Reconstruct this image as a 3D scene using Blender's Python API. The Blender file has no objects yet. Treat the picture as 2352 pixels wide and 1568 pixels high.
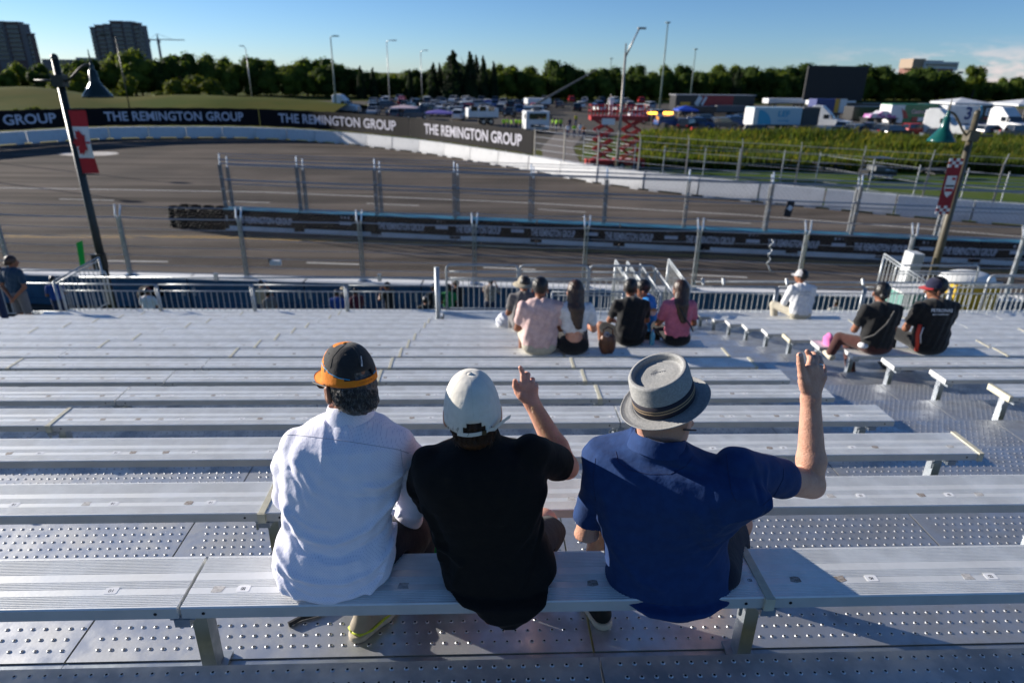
import bpy, bmesh, math, random
import numpy as np
from mathutils import Vector, Matrix, noise as mnoise

# ------------------------------------------------------------------ camera, light, exposure
scene = bpy.context.scene
col = scene.collection
H = 7.8                                  # eye height above the track
PITCH, ROLL, YAW = (math.radians(a) for a in (22.6, 1.05, 2.729))
FPX = 2588.93 * 0.57422                  # focal length in pixels of a 2352-wide frame
SUN_AZ, SUN_EL = -63.0, 16.0             # degrees, from +Y towards +X

fw = Vector((math.sin(YAW)*math.cos(PITCH), math.cos(YAW)*math.cos(PITCH), -math.sin(PITCH)))
rt = Vector((math.cos(YAW), -math.sin(YAW), 0.0))
up = rt.cross(fw)
rt, up = rt*math.cos(ROLL)+up*math.sin(ROLL), -rt*math.sin(ROLL)+up*math.cos(ROLL)
CAM = Vector((0, 0, H))

cd = bpy.data.cameras.new('camera')
cam = bpy.data.objects.new('camera', cd); col.objects.link(cam)
M = Matrix((rt, up, -fw)).transposed().to_4x4(); M.translation = CAM
cam.matrix_world = M
cd.sensor_width = 36.0
cd.lens = 36.0*FPX/2352.0
cd.clip_start = 0.05; cd.clip_end = 3000
cd.dof.use_dof = True; cd.dof.focus_distance = 2.12; cd.dof.aperture_fstop = 2.6
scene.camera = cam
scene.render.resolution_x, scene.render.resolution_y = 1024, 682

world = bpy.data.worlds.new('World'); scene.world = world; world.use_nodes = True
wn = world.node_tree; wn.nodes.clear()
def N(nt, t, **kw):
    n = nt.nodes.new(t)
    for k, v in kw.items():
        if k in n.inputs.keys(): n.inputs[k].default_value = v
        else: setattr(n, k, v)
    return n
sky = N(wn, 'ShaderNodeTexSky', sky_type='NISHITA', sun_disc=False, altitude=100.0, air_density=0.72, dust_density=0.10, ozone_density=5.4)
sky.sun_elevation = math.radians(SUN_EL); sky.sun_rotation = math.radians(SUN_AZ)
# a low bank of cloud on the right-hand horizon
geo = N(wn, 'ShaderNodeTexCoord'); sep = N(wn, 'ShaderNodeSeparateXYZ'); wn.links.new(geo.outputs['Generated'], sep.inputs[0])
mp = N(wn, 'ShaderNodeMapping'); mp.inputs['Scale'].default_value = (9, 9, 34); wn.links.new(geo.outputs['Generated'], mp.inputs[0])
nz = N(wn, 'ShaderNodeTexNoise', Scale=1.6, Detail=8.0, Roughness=0.6); wn.links.new(mp.outputs[0], nz.inputs['Vector'])
def mr(nt, src, a, b, c=0.0, d=1.0, smooth=True):
    n = nt.nodes.new('ShaderNodeMapRange'); n.interpolation_type = 'SMOOTHSTEP' if smooth else 'LINEAR'
    for i, v in zip((1, 2, 3, 4), (a, b, c, d)): n.inputs[i].default_value = v
    nt.links.new(src, n.inputs[0]); return n.outputs[0]
def mth(nt, op, a, b=None, c=None):
    n = nt.nodes.new('ShaderNodeMath'); n.operation = op
    for i, v in enumerate((a, b, c)):
        if v is None: continue
        if isinstance(v, (int, float)): n.inputs[i].default_value = v
        else: nt.links.new(v, n.inputs[i])
    return n.outputs[0]
cl = mr(wn, nz.outputs[0], 0.46, 0.66)
hi = mr(wn, sep.outputs[2], 0.052, 0.012)
az = mr(wn, sep.outputs[0], 0.38, 0.60)
cm = mth(wn, 'MULTIPLY', mth(wn, 'MULTIPLY', cl, hi), mth(wn, 'MULTIPLY', az, 0.85))
mixc = N(wn, 'ShaderNodeMixRGB', Color2=(7.0, 6.0, 5.9, 1)); wn.links.new(cm, mixc.inputs[0]); wn.links.new(sky.outputs[0], mixc.inputs[1])
bg = N(wn, 'ShaderNodeBackground', Strength=0.075); wn.links.new(mixc.outputs[0], bg.inputs[0])
wo = N(wn, 'ShaderNodeOutputWorld'); wn.links.new(bg.outputs[0], wo.inputs[0])

sd = bpy.data.lights.new('sun', 'SUN'); sd.energy = 5.0; sd.angle = math.radians(0.5); sd.color = (1.0, 0.93, 0.83)
sun = bpy.data.objects.new('sun', sd); col.objects.link(sun)
a, e = math.radians(SUN_AZ), math.radians(SUN_EL)
SUND = Vector((math.sin(a)*math.cos(e), math.cos(a)*math.cos(e), math.sin(e)))
sun.rotation_euler = SUND.to_track_quat('Z', 'Y').to_euler()
scene.view_settings.view_transform = 'Standard'; scene.view_settings.look = 'None'
scene.view_settings.exposure = 0.75; scene.view_settings.gamma = 1.0

# ------------------------------------------------------------------ helpers
RND = random.Random(7)
def ray(x, y): return fw + rt*((x-1176)/FPX) - up*((y-784)/FPX)
def G(x, y, z=0.0):                       # point of height z seen at (x, y)
    d = ray(x, y); return CAM + d*((z-H)/d.z)
def U(x, y, Y):                           # point of depth Y seen at (x, y)
    d = ray(x, y); return CAM + d*(Y/d.y)

def tag(o, label=None, cat=None, group=None, kind=None):
    if label: o['label'] = label
    if cat: o['category'] = cat
    if group: o['group'] = group
    if kind: o['kind'] = kind
    return o
def empty(name, loc, rz=0.0, label=None, cat=None, group=None, kind=None):
    o = bpy.data.objects.new(name, None); col.objects.link(o)
    o.location = loc; o.rotation_euler = (0, 0, rz); o.empty_display_size = 0.2
    return tag(o, label, cat, group, kind)
CH = {}
def link_child(c, p):
    c.parent = p; CH.setdefault(p.name, []).append(c)
def copy_tree(o, parent=None):
    c = o.copy(); col.objects.link(c)
    if parent is not None: link_child(c, parent)
    for ch in list(CH.get(o.name, [])): copy_tree(ch, c)
    return c
def place(o, loc, rz=0.0, sc=1.0, label=None, cat=None, group=None):
    o.location = loc; o.rotation_euler = (0, 0, rz)
    o.scale = (sc, sc, sc) if isinstance(sc, (int, float)) else sc
    return tag(o, label, cat, group)

class MB:
    def __init__(s): s.v = []; s.f = []; s.m = []; s.cur = 0
    def add(s, vs, fs):
        n = len(s.v); s.v += [tuple(v) for v in vs]
        for f in fs: s.f.append(tuple(i+n for i in f)); s.m.append(s.cur)
        return s
    def box(s, c, d, rz=0.0, ry=0.0, rx=0.0):
        R = Matrix.Rotation(rz, 3, 'Z') @ Matrix.Rotation(ry, 3, 'Y') @ Matrix.Rotation(rx, 3, 'X')
        vs = [Vector(c) + R @ Vector((i*d[0]/2, j*d[1]/2, k*d[2]/2)) for i in (-1, 1) for j in (-1, 1) for k in (-1, 1)]
        return s.add(vs, [(0,1,3,2),(4,6,7,5),(0,4,5,1),(2,3,7,6),(0,2,6,4),(1,5,7,3)])
    def tube(s, pts, r, n=8, caps=True, flat=None):
        pts = [Vector(p) for p in pts]; k = len(pts)
        rr = r if isinstance(r, (list, tuple)) else [r]*k
        vs = []; fs = []; prev = None
        for i, p in enumerate(pts):
            t = (pts[min(i+1, k-1)] - pts[max(i-1, 0)]).normalized()
            if prev is None:
                a = Vector((0, 0, 1)) if abs(t.z) < 0.9 else Vector((1, 0, 0))
                u = t.cross(a).normalized()
            else: u = (prev - t*prev.dot(t)).normalized()
            prev = u; w = t.cross(u)
            for j in range(n):
                an = 2*math.pi*j/n
                vs.append(p + (u*math.cos(an) + w*math.sin(an))*rr[i])
        for i in range(k-1):
            for j in range(n):
                q = (j+1) % n
                fs.append((i*n+j, i*n+q, (i+1)*n+q, (i+1)*n+j))
        if caps: fs.append(tuple(range(n-1, -1, -1))); fs.append(tuple((k-1)*n+j for j in range(n)))
        return s.add(vs, fs)
    def lathe(s, prof, c=(0,0,0), n=24, sx=1.0, sy=1.0, mat=None, cap=False):
        vs = []; fs = []
        for r, z in prof:
            for j in range(n):
                an = 2*math.pi*j/n
                v = Vector((r*math.cos(an)*sx, r*math.sin(an)*sy, z))
                if mat is not None: v = mat @ v
                vs.append(v + Vector(c))
        k = len(prof)
        for i in range(k-1):
            for j in range(n):
                q = (j+1) % n; fs.append((i*n+j, i*n+q, (i+1)*n+q, (i+1)*n+j))
        if cap: fs.append(tuple(range(n-1, -1, -1))); fs.append(tuple((k-1)*n+j for j in range(n)))
        return s.add(vs, fs)
    def extrude(s, poly, o, u, w, d):     # polygon (a,b) in plane o+a*u+b*w, pushed along d
        o, u, w, d = map(Vector, (o, u, w, d)); n = len(poly)
        vs = [o+u*a+w*b for a, b in poly] + [o+u*a+w*b+d for a, b in poly]
        fs = [tuple(range(n-1, -1, -1)), tuple(range(n, 2*n))] + [(i, (i+1) % n, n+(i+1) % n, n+i) for i in range(n)]
        return s.add(vs, fs)
    def build(s, name, mats, parent=None, smooth=False, label=None, cat=None, group=None, kind=None, loc=None):
        if not isinstance(mats, (list, tuple)): mats = [mats]
        vs = s.v
        org = Vector((0, 0, 0))
        if parent is not None:
            L = Vector((0, 0, 0)); p = parent
            while p is not None: L += Vector(p.location); p = p.parent
            rz = 0.0
            q = parent
            while q.parent is not None: q = q.parent
            rz = q.rotation_euler.z; cz, sz = math.cos(-rz), math.sin(-rz)
            vs = [((v[0]-L.x)*cz-(v[1]-L.y)*sz, (v[0]-L.x)*sz+(v[1]-L.y)*cz, v[2]-L.z) for v in vs]
        elif loc is not None:
            org = Vector(loc); vs = [(v[0]-org.x, v[1]-org.y, v[2]-org.z) for v in vs]
        me = bpy.data.meshes.new(name); me.from_pydata(vs, [], s.f)
        for m in mats: me.materials.append(m)
        if len(mats) > 1: me.polygons.foreach_set('material_index', s.m)
        if smooth: me.polygons.foreach_set('use_smooth', [True]*len(me.polygons))
        me.update()
        o = bpy.data.objects.new(name, me); col.objects.link(o); o.location = org
        if parent is not None: link_child(o, parent)
        return tag(o, label, cat, group, kind)

# ---- materials
MC = {}
def mat(name, rgb, rough=0.6, metal=0.0, bump=0.0, bscale=40.0, vary=0.0, vscale=6.0, rgb2=None, sheen=0.0, spec=0.5, emit=None, estr=0.0, rvar=0.0, thr=(0.35, 0.65), aniso=0, trans=0.0, detail=4.0):
    if name in MC: return MC[name]
    m = bpy.data.materials.new(name); m.use_nodes = True; nt = m.node_tree
    b = nt.nodes['Principled BSDF']
    b.inputs['Base Color'].default_value = (*rgb, 1); b.inputs['Roughness'].default_value = rough; b.inputs['Metallic'].default_value = metal
    b.inputs['Specular IOR Level'].default_value = spec
    if sheen: b.inputs['Sheen Weight'].default_value = sheen; b.inputs['Sheen Roughness'].default_value = 0.6
    if trans: b.inputs['Subsurface Weight'].default_value = trans; b.inputs['Subsurface Radius'].default_value = (0.02, 0.008, 0.004); b.inputs['Subsurface Scale'].default_value = 0.5
    if emit: b.inputs['Emission Color'].default_value = (*emit, 1); b.inputs['Emission Strength'].default_value = estr
    tc = nt.nodes.new('ShaderNodeTexCoord')
    if vary or rgb2 or rvar:
        n = N(nt, 'ShaderNodeTexNoise', Scale=vscale, Detail=detail+2, Roughness=0.6); nt.links.new(tc.outputs['Object'], n.inputs['Vector'])
        f = mr(nt, n.outputs[0], *thr)
        mx = nt.nodes.new('ShaderNodeMixRGB')
        r2 = rgb2 if rgb2 else tuple(c*(1-vary) for c in rgb)
        mx.inputs[1].default_value = (*rgb, 1); mx.inputs[2].default_value = (*r2, 1)
        nt.links.new(f, mx.inputs[0]); nt.links.new(mx.outputs[0], b.inputs['Base Color'])
        if rvar:
            nt.links.new(mr(nt, n.outputs[0], 0.3, 0.7, max(0.02, rough-rvar), min(1, rough+rvar)), b.inputs['Roughness'])
    if bump:
        n2 = N(nt, 'ShaderNodeTexNoise', Scale=bscale, Detail=detail); nt.links.new(tc.outputs['Object'], n2.inputs['Vector'])
        bp = N(nt, 'ShaderNodeBump', Strength=bump, Distance=0.01); nt.links.new(n2.outputs[0], bp.inputs['Height']); nt.links.new(bp.outputs[0], b.inputs['Normal'])
    MC[name] = m; return m
def bsdf(m): return m.node_tree.nodes['Principled BSDF']

alu = mat('aluminium_plank', (0.90, 0.90, 0.87), 0.47, 0.36, bump=0.05, bscale=60, vary=0.17, vscale=4.0, rvar=0.07)
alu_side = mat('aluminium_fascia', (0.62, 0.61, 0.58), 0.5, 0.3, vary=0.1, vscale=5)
capm = mat('cream_cap', (0.62, 0.58, 0.44), 0.5, 0.0, vary=0.15, vscale=20)
galv = mat('galvanised_steel', (0.52, 0.55, 0.58), 0.42, 0.85, bump=0.12, bscale=25, rgb2=(0.34, 0.38, 0.42), vscale=7.0, rvar=0.12)
galv_rail = mat('galvanised_rail', (0.46, 0.49, 0.51), 0.45, 0.5, vary=0.15, vscale=9)
tread_m = mat('tread_steel', (0.66, 0.67, 0.69), 0.44, 0.8, bump=0.2, bscale=9, rgb2=(0.40, 0.41, 0.43), vscale=7.0, rvar=0.10, thr=(0.3, 0.75))
nub_m = mat('tread_nub', (0.58, 0.59, 0.61), 0.42, 0.7)
fence_m = mat('fence_post_steel', (0.24, 0.25, 0.26), 0.5, 0.4, vary=0.25, vscale=6)
rust = mat('rusty_edge', (0.40, 0.36, 0.32), 0.6, 0.4, rgb2=(0.28, 0.11, 0.03), vscale=40, thr=(0.55, 0.7))
hole = mat('dark_hole', (0.01, 0.01, 0.012), 0.8)
white_s = mat('sticker_white', (0.85, 0.85, 0.85), 0.45)
grime = mat('sticker_residue', (0.42, 0.38, 0.34), 0.7, rgb2=(0.22, 0.18, 0.15), vscale=90)
grime2 = mat('sticker_residue_pale', (0.60, 0.58, 0.55), 0.6, rgb2=(0.40, 0.38, 0.36), vscale=70)
ink = mat('ink', (0.015, 0.015, 0.02), 0.6)
asph = mat('asphalt', (0.132, 0.110, 0.093), 0.95, spec=0.04, bump=0.3, bscale=12, rgb2=(0.100, 0.086, 0.075), vscale=0.16, detail=8.0)
def streaks(m, k=0.55):
    nt = m.node_tree; b = bsdf(m); tc = nt.nodes.new('ShaderNodeTexCoord'); mp_ = nt.nodes.new('ShaderNodeMapping'); mp_.inputs['Scale'].default_value = (0.035, 0.75, 1); nt.links.new(tc.outputs['Object'], mp_.inputs[0])
    n = N(nt, 'ShaderNodeTexNoise', Scale=1.0, Detail=6.0, Roughness=0.65, Distortion=0.4); nt.links.new(mp_.outputs[0], n.inputs['Vector']); f = mr(nt, n.outputs[0], 0.38, 0.66, 1.25, k)
    mx = nt.nodes.new('ShaderNodeMixRGB'); mx.blend_type = 'MULTIPLY'; mx.inputs[0].default_value = 1.0; nt.links.new(b.inputs['Base Color'].links[0].from_socket, mx.inputs[1]); nt.links.new(f, mx.inputs[2]); nt.links.new(mx.outputs[0], b.inputs['Base Color'])
streaks(asph)
paint_w = mat('road_paint_white', (0.62, 0.60, 0.56), 0.6, rgb2=(0.35, 0.33, 0.30), vscale=5, thr=(0.5, 0.75))
paint_y = mat('road_paint_yellow', (0.50, 0.30, 0.06), 0.6, rgb2=(0.25, 0.17, 0.07), vscale=3, thr=(0.45, 0.7))
grass = mat('grass', (0.060, 0.085, 0.018), 0.95, spec=0.05, bump=0.6, bscale=6, rgb2=(0.13, 0.115, 0.035), vscale=0.09, detail=8.0)
grass_d = mat('dry_grass', (0.110, 0.102, 0.020), 0.95, spec=0.03, bump=0.6, bscale=4, rgb2=(0.062, 0.085, 0.012), vscale=0.06, detail=8.0)
lawn = mat('lawn', (0.062, 0.105, 0.012), 0.95, spec=0.03, bump=0.5, bscale=8, rgb2=(0.085, 0.12, 0.03), vscale=0.2, detail=8.0)
gravel = mat('gravel', (0.11, 0.095, 0.08), 0.95, spec=0.05, bump=0.3, bscale=6, rgb2=(0.10, 0.095, 0.085), vscale=0.15, detail=8.0)
conc = mat('painted_concrete', (0.72, 0.72, 0.72), 0.65, bump=0.1, bscale=4, rgb2=(0.52, 0.52, 0.52), vscale=0.9, thr=(0.45, 0.8))
conc_blue = mat('blue_concrete', (0.025, 0.10, 0.19), 0.6, vary=0.3, vscale=2)
blue_top = mat('blue_top', (0.03, 0.19, 0.30), 0.5, vary=0.3, vscale=1.2)
banner_m = mat('black_banner', (0.009, 0.008, 0.010), 0.7, spec=0.15, bump=0.1, bscale=1.5)
letter_m = mat('banner_letters', (0.62, 0.60, 0.68), 0.6)
letter_d = mat('banner_letters_dim', (0.55, 0.55, 0.60), 0.6)
blackrub = mat('black_rubber', (0.007, 0.007, 0.008), 0.85, spec=0.1, bump=0.2, bscale=30)
dark_pole = mat('dark_painted_pole', (0.018, 0.022, 0.020), 0.4, vary=0.3, vscale=8)
brown_pole = mat('brown_pole', (0.10, 0.085, 0.055), 0.5, vary=0.3, vscale=6)
grey_pole = mat('grey_pole', (0.30, 0.28, 0.25), 0.5, 0.3)

# ------------------------------------------------------------------ ground, track, markings
def sheet(name, pts, z, m, kind='structure', parent=None):
    b = MB(); b.add([(x, y, z) for x, y in pts], [tuple(range(len(pts)))])
    return b.build(name, m, parent, kind=kind if parent is None else None)
sheet('ground', [(-1500, -300), (1500, -300), (1500, 1800), (-1500, 1800)], 0.0, grass)
OUT = [(-62, 28), (-58, 45), (-54, 60), (-48.97, 70.2), (-44.6, 76.4), (-40, 79.3), (-34.2, 80.7), (-30, 81.2), (-26.2, 80.8), (-21, 79.2), (-15.1, 75.8), (-10, 71.8), (-4.8, 67.1), (3.4, 57.3), (9, 50.1), (14.9, 45.2), (24.2, 39.6), (31.4, 36.1), (45, 30.5), (70, 22)]
def spline(P, n=8):
    out = []
    for i in range(len(P)-1):
        p0 = Vector(P[max(i-1, 0)]); p1 = Vector(P[i]); p2 = Vector(P[i+1]); p3 = Vector(P[min(i+2, len(P)-1)])
        for k in range(n):
            t = k/n
            out.append(0.5*((2*p1)+(-p0+p2)*t+(2*p0-5*p1+4*p2-p3)*t*t+(-p0+3*p1-3*p2+p3)*t**3))
    out.append(Vector(P[-1])); return out
OS = spline(OUT)
track_pts = [(-70, 21.0), (70, 17.0), (75, 22)] + [(p.x, p.y) for p in reversed(OS)]
sheet('track', track_pts, 0.012, asph)
def stripe(name, pts, w, m, z=0.018):
    b = MB(); n = len(pts); P = [Vector((*p, 0)) for p in pts]
    vs = []
    for i, p in enumerate(P):
        t = (P[min(i+1, n-1)]-P[max(i-1, 0)]).normalized(); s = Vector((-t.y, t.x, 0))*w/2
        vs += [(p.x-s.x, p.y-s.y, z), (p.x+s.x, p.y+s.y, z)]
    b.add(vs, [(2*i, 2*i+2, 2*i+3, 2*i+1) for i in range(n-1)])
    return b.build(name, m, None, kind='structure')
stripe('lane_line_white', [(-60, 44.5), (-32.5, 45.5), (-15, 44.9), (2.5, 42), (15.6, 38.7), (23.4, 35.8), (40, 29)], 0.16, paint_w)
for dy, nm in ((0, 'lane_line_yellow'), (0.32, 'lane_line_yellow')):
    stripe(nm, [(-60, 31.6+dy), (-23, 31.8+dy), (-13, 31.9+dy), (-2.3, 30.85+dy), (9.9, 28.93+dy), (15.6, 27.9+dy), (45, 22.5+dy)], 0.14, paint_y)
for a, b_ in [((136,458),(262,461)),((248,600),(386,602)),((704,604),(825,608)),((1585,632),(1716,638)),((515,463),(620,466)),((842,468),(962,473)),((1235,481),(1345,488)),((1625,507),(1725,514)),((1990,535),(2090,541)),((1110,615),(1230,620)),((2060,655),(2190,662))]:
    p, q = G(*a), G(*b_)
    stripe('lane_dash_white', [(p.x, p.y), (q.x, q.y)], 0.14, paint_w, 0.02)
# white painted patch on the track
pc = G(205, 354)
b = MB(); b.add([(pc.x+2.6*math.cos(t*0.2618)*(1+0.12*math.sin(t*3)), pc.y+1.7*math.sin(t*0.2618), 0.022) for t in range(24)], [tuple(range(24))])
b.build('track_patch', mat('pale_patch', (0.42, 0.36, 0.31), 0.8, rgb2=(0.6, 0.58, 0.55), vscale=0.8), kind='structure')
# parking field, road and lawns
sheet('parking_field', [(-40, 118), (-8, 84), (8, 72), (14, 84), (22, 99), (44, 97.5), (66, 96), (95, 92), (160, 84), (210, 140), (210, 205), (40, 200), (-45, 180)], 0.008, gravel)
sheet('road', [(5.2, 56.6), (9.0, 51.9), (8.9, 60), (10, 75), (15, 98), (11, 99), (6.5, 75)], 0.03, mat('road_gravel', (0.19, 0.16, 0.135), 0.95, vary=0.3, vscale=0.3))
sheet('lawn', [(9.6, 53.5), (14.9, 46.6), (24.2, 41.2), (45, 32.5), (80, 24), (120, 30), (120, 66), (60, 68), (17, 72), (10.3, 70)], 0.006, lawn)
sheet('service_road', [(17, 47.5), (24.5, 43), (45, 34), (80, 26), (82, 30), (47, 39), (27, 47), (19, 50.5)], 0.02, mat('old_asphalt', (0.10, 0.085, 0.07), 0.9, rgb2=(0.16, 0.13, 0.08), vscale=0.4))
sheet('verge', [(-70, 13.5), (70, 13.5), (70, 17.2), (-70, 21.4)], 0.01, lawn)

# ------------------------------------------------------------------ barrier blocks
def block_mesh(L=3.9, h=1.25, w=0.5, feet=True, taper=0.06):
    b = MB(); prof = [(-w/2, 0.12), (-w/2, h*0.3), (-w/2+taper, h), (w/2-taper, h), (w/2, h*0.3), (w/2, 0.12)]
    b.extrude(prof, (-L/2, 0, 0), (0, 1, 0), (0, 0, 1), (L, 0, 0))
    b.box((-L*0.32, 0, 0.06), (0.7, w*0.9, 0.12)); b.box((L*0.32, 0, 0.06), (0.7, w*0.9, 0.12))
    return b
def along(pts, step, start=0.0):
    out = []; acc = -start
    P = [Vector((p[0], p[1], 0)) for p in pts]
    for i in range(len(P)-1):
        d = (P[i+1]-P[i]); L = d.length; s = 0.0
        while acc + (L - s) >= 0 and s <= L:
            if acc < 0:
                if s - acc > L: acc += L - s; s = L + 1; break
                s -= acc; acc = 0
            out.append((P[i]+d*(s/L), math.atan2(d.y, d.x))); acc = -step
        if s <= L: acc += L - s
    return out
proto = None
for k, (p, an) in enumerate(along(OS, 4.0, 1.0)):
    if p.x < -56 or p.x > 50: continue
    if proto is None:
        t = empty('barrier_block', p, 0.0); block_mesh().build('concrete', conc, None)
        c = col.objects[-1]; c.name = 'concrete'; link_child(c, t)
        lm = MB(); 
        for s in (-1.2, 1.2): lm.tube([(s-0.12, 0, 1.24), (s-0.1, 0, 1.32), (s+0.1, 0, 1.32), (s+0.12, 0, 1.24)], 0.015, 5)
        lo = lm.build('lifting_loop', galv_rail, None); link_child(lo, t)
        proto = t; o = t
    else: o = copy_tree(proto)
    place(o, (p.x, p.y, 0.012), an, 1.0, 'white concrete barrier block in the curving outer wall of the track', 'barrier', 'white blocks of the outer track wall')

# the near wall and the island wall are straight
NA, NB = Vector((-34, 23.6, 0)), Vector((34, 18.6, 0))
IA, IB = Vector((-13.2, 33.75, 0)), Vector((42, 24.9, 0))
def walls(A, B, mats, label, cat, group, h=1.1, w=0.55, step=4.0, skew=True):
    d = B-A; L = d.length; u = d/L; an = math.atan2(d.y, d.x); n = int(L/step)
    pr = None
    for k in range(n):
        p = A + u*(k+0.5)*step
        if pr is None:
            t = empty('barrier_block', p, 0); b = MB(); ww = w; hl = (step-0.06)/2
            b.cur = 0; b.box((0, 0, h/2+0.06), (2*hl, ww, h-0.12-0.02))
            b.cur = 1; b.box((0, 0, h-0.005), (2*hl, ww+0.01, 0.03))
            b.cur = 2; b.box((0, 0, 0.075), (2*hl, ww-0.05, 0.09)); b.box((0, -ww/2-0.03, 0.19), (2*hl-0.5, 0.05, 0.20))
            b.cur = 3; b.box((-1.2, 0, 0.015), (0.6, ww-0.1, 0.03)); b.box((1.2, 0, 0.015), (0.6, ww-0.1, 0.03))
            o = b.build('concrete', mats, None); link_child(o, t)
            f = MB(); 
            for s in (-hl+0.15, hl-0.15): f.box((s, -ww/2-0.012, h*0.6), (0.10, 0.02, 0.30))
            q = f.build('joint_plate', galv_rail, None); link_child(q, t)
            pr = t; o = t
        else: o = copy_tree(pr)
        place(o, (p.x, p.y, 0.012), an, 1.0, label, cat, group)
walls(NA, NB, [conc_blue, conc, conc_blue, hole], 'blue fronted barrier block with a white top in the wall nearest the grandstand', 'barrier', 'blue and white blocks of the near track wall')
walls(IA, IB, [banner_m, blue_top, conc, hole], 'barrier block with a blue top behind the black banner of the island wall', 'barrier', 'blue topped blocks of the island wall', h=1.1, w=0.6)
# ------------------------------------------------------------------ writing
def text_geo(body, size=1.0, bold=0.0, align='CENTER'):
    cu = bpy.data.curves.new('t', 'FONT'); cu.body = body; cu.size = size; cu.offset = bold; cu.resolution_u = 3
    cu.align_x = align; cu.align_y = 'CENTER'
    o = bpy.data.objects.new('t', cu); col.objects.link(o)
    bpy.context.view_layer.update()
    me = bpy.data.meshes.new_from_object(o.evaluated_get(bpy.context.evaluated_depsgraph_get()))
    vs = [tuple(v.co) for v in me.vertices]; fs = [tuple(p.vertices) for p in me.polygons]
    bpy.data.objects.remove(o); bpy.data.curves.remove(cu); bpy.data.meshes.remove(me)
    return vs, fs
def text_on(body, size, m, parent, o, u, w, xs=1.0, bold=0.0, name='lettering', out=0.003, fit=None):
    vs, fs = text_geo(body, size, bold)
    x0, x1 = min(v[0] for v in vs), max(v[0] for v in vs)
    if fit: xs = fit/(x1-x0)
    c = (x0+x1)/2
    o, u, w = map(Vector, (o, u, w)); u.normalize(); w.normalize(); n = u.cross(w)
    b = MB(); b.add([o+u*((v[0]-c)*xs)+w*v[1]+n*out for v in vs], fs)
    return b.build(name, m, parent)

# ------------------------------------------------------------------ the long black banners on the outer wall
SL = [0.0]
for i in range(1, len(OS)): SL.append(SL[-1]+(OS[i]-OS[i-1]).length)
def on_curve(s):
    i = max(0, min(len(OS)-2, next((k for k in range(1, len(SL)) if SL[k] >= s), len(SL)-1)-1))
    t = (s-SL[i])/(SL[i+1]-SL[i]); p = OS[i].lerp(OS[i+1], t)
    d0 = (OS[min(i+1, len(OS)-1)]-OS[max(i-1, 0)]).normalized(); d1 = (OS[min(i+2, len(OS)-1)]-OS[i]).normalized()
    d = d0.lerp(d1, t).normalized(); return p, d
def proj(P):
    v = Vector(P)-CAM; z = v.dot(fw); return 1176+FPX*v.dot(rt)/z, 784-FPX*v.dot(up)/z
def s_at(px):
    lo, hi_ = 40.0, SL[-1]-60
    for _ in range(40):
        mid = (lo+hi_)/2; p, d = on_curve(mid)
        if proj((p.x, p.y, 2.3))[0] < px: lo = mid
        else: hi_ = mid
    return lo
def banner(s0, s1, t0, t1, label):
    t = empty('banner', (*on_curve((s0+s1)/2)[0], 1.4), 0, label, 'banner')
    n = max(8, int((s1-s0)/0.8)); b = MB(); vs = []
    for off in (0.0, 0.05):
        for i in range(n+1):
            p, d = on_curve(s0+(s1-s0)*i/n); nn = Vector((d.y, -d.x)); q = p+nn*(0.06-off)
            sag = 0.03*math.sin(i*1.7)
            vs += [(q.x, q.y, 1.42+sag), (q.x, q.y, 3.32+sag*0.8)]
    fs = []; m_ = 2*(n+1)
    for i in range(n):
        fs.append((2*i, 2*i+2, 2*i+3, 2*i+1)); fs.append((m_+2*i, m_+2*i+1, m_+2*i+3, m_+2*i+2))
        fs.append((2*i+1, 2*i+3, m_+2*i+3, m_+2*i+1)); fs.append((2*i, m_+2*i, m_+2*i+2, 2*i+2))
    b.add(vs, fs); b.build('cloth', banner_m, t)
    vv, ff = text_geo('THE REMINGTON GROUP', 1.36, 0.030)
    x0, x1 = min(v[0] for v in vv), max(v[0] for v in vv)
    out = []
    for v in vv:
        s = t0+(t1-t0)*(v[0]-x0)/(x1-x0); p, d = on_curve(s); nn = Vector((d.y, -d.x)); q = p+nn*0.085
        out.append((q.x, q.y, 2.36+v[1]))
    MB().add(out, ff).build('lettering', letter_m, t)
    return t
sa = {px: s_at(px) for px in (165, 240, 560, 597, 641, 911, 942, 976, 1200, 1225)}
L1 = sa[560]-sa[240]
banner(sa[165]-34, sa[165]-0.1, sa[165]-4-L1, sa[165]-1.5, 'black banner with large pale letters, cut off by the left edge of the picture')
banner(sa[165], sa[597]-0.1, sa[240], sa[560], 'black banner with large pale letters right of the maple leaf flag')
banner(sa[597], sa[942]-0.1, sa[641], sa[911], 'black banner with large pale letters, middle of the outer wall, below the white cab')
banner(sa[942], sa[1225], sa[976], sa[1200], 'black banner with bright sunlit letters at the end next to the red scissor lift')

# ------------------------------------------------------------------ catch fences
def fence_post(kind):
    b = MB()
    if kind == 'near':
        for s in (-0.045, 0.045): b.box((s, 0, 1.0), (0.035, 0.09, 2.0))
        b.box((0, 0, 0.05), (0.3, 0.3, 0.02))
        p = MB()
        for s in (-0.075, 0.075): p.tube([(s*0.6, 0, 1.95), (s, -0.02, 2.1), (s*1.3, 0.10, 2.42)], 0.028, 6)
        br = MB()
        for z in (0.25, 0.9, 1.5): br.box((0, -0.05, z), (0.13, 0.02, 0.05))
        return b, p, br
    b.box((-0.05, 0, 1.1), (0.045, 0.12, 2.2)); b.box((0.05, 0, 1.1), (0.045, 0.12, 2.2))
    p = MB(); p.tube([(0, 0, 2.15), (0, 0.05, 2.45), (-0.02, 0.12, 2.72)], 0.035, 6)
    br = MB()
    for z in (0.35, 1.0, 1.6): br.box((0, -0.055, z), (0.16, 0.03, 0.07))
    return b, p, br
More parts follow.
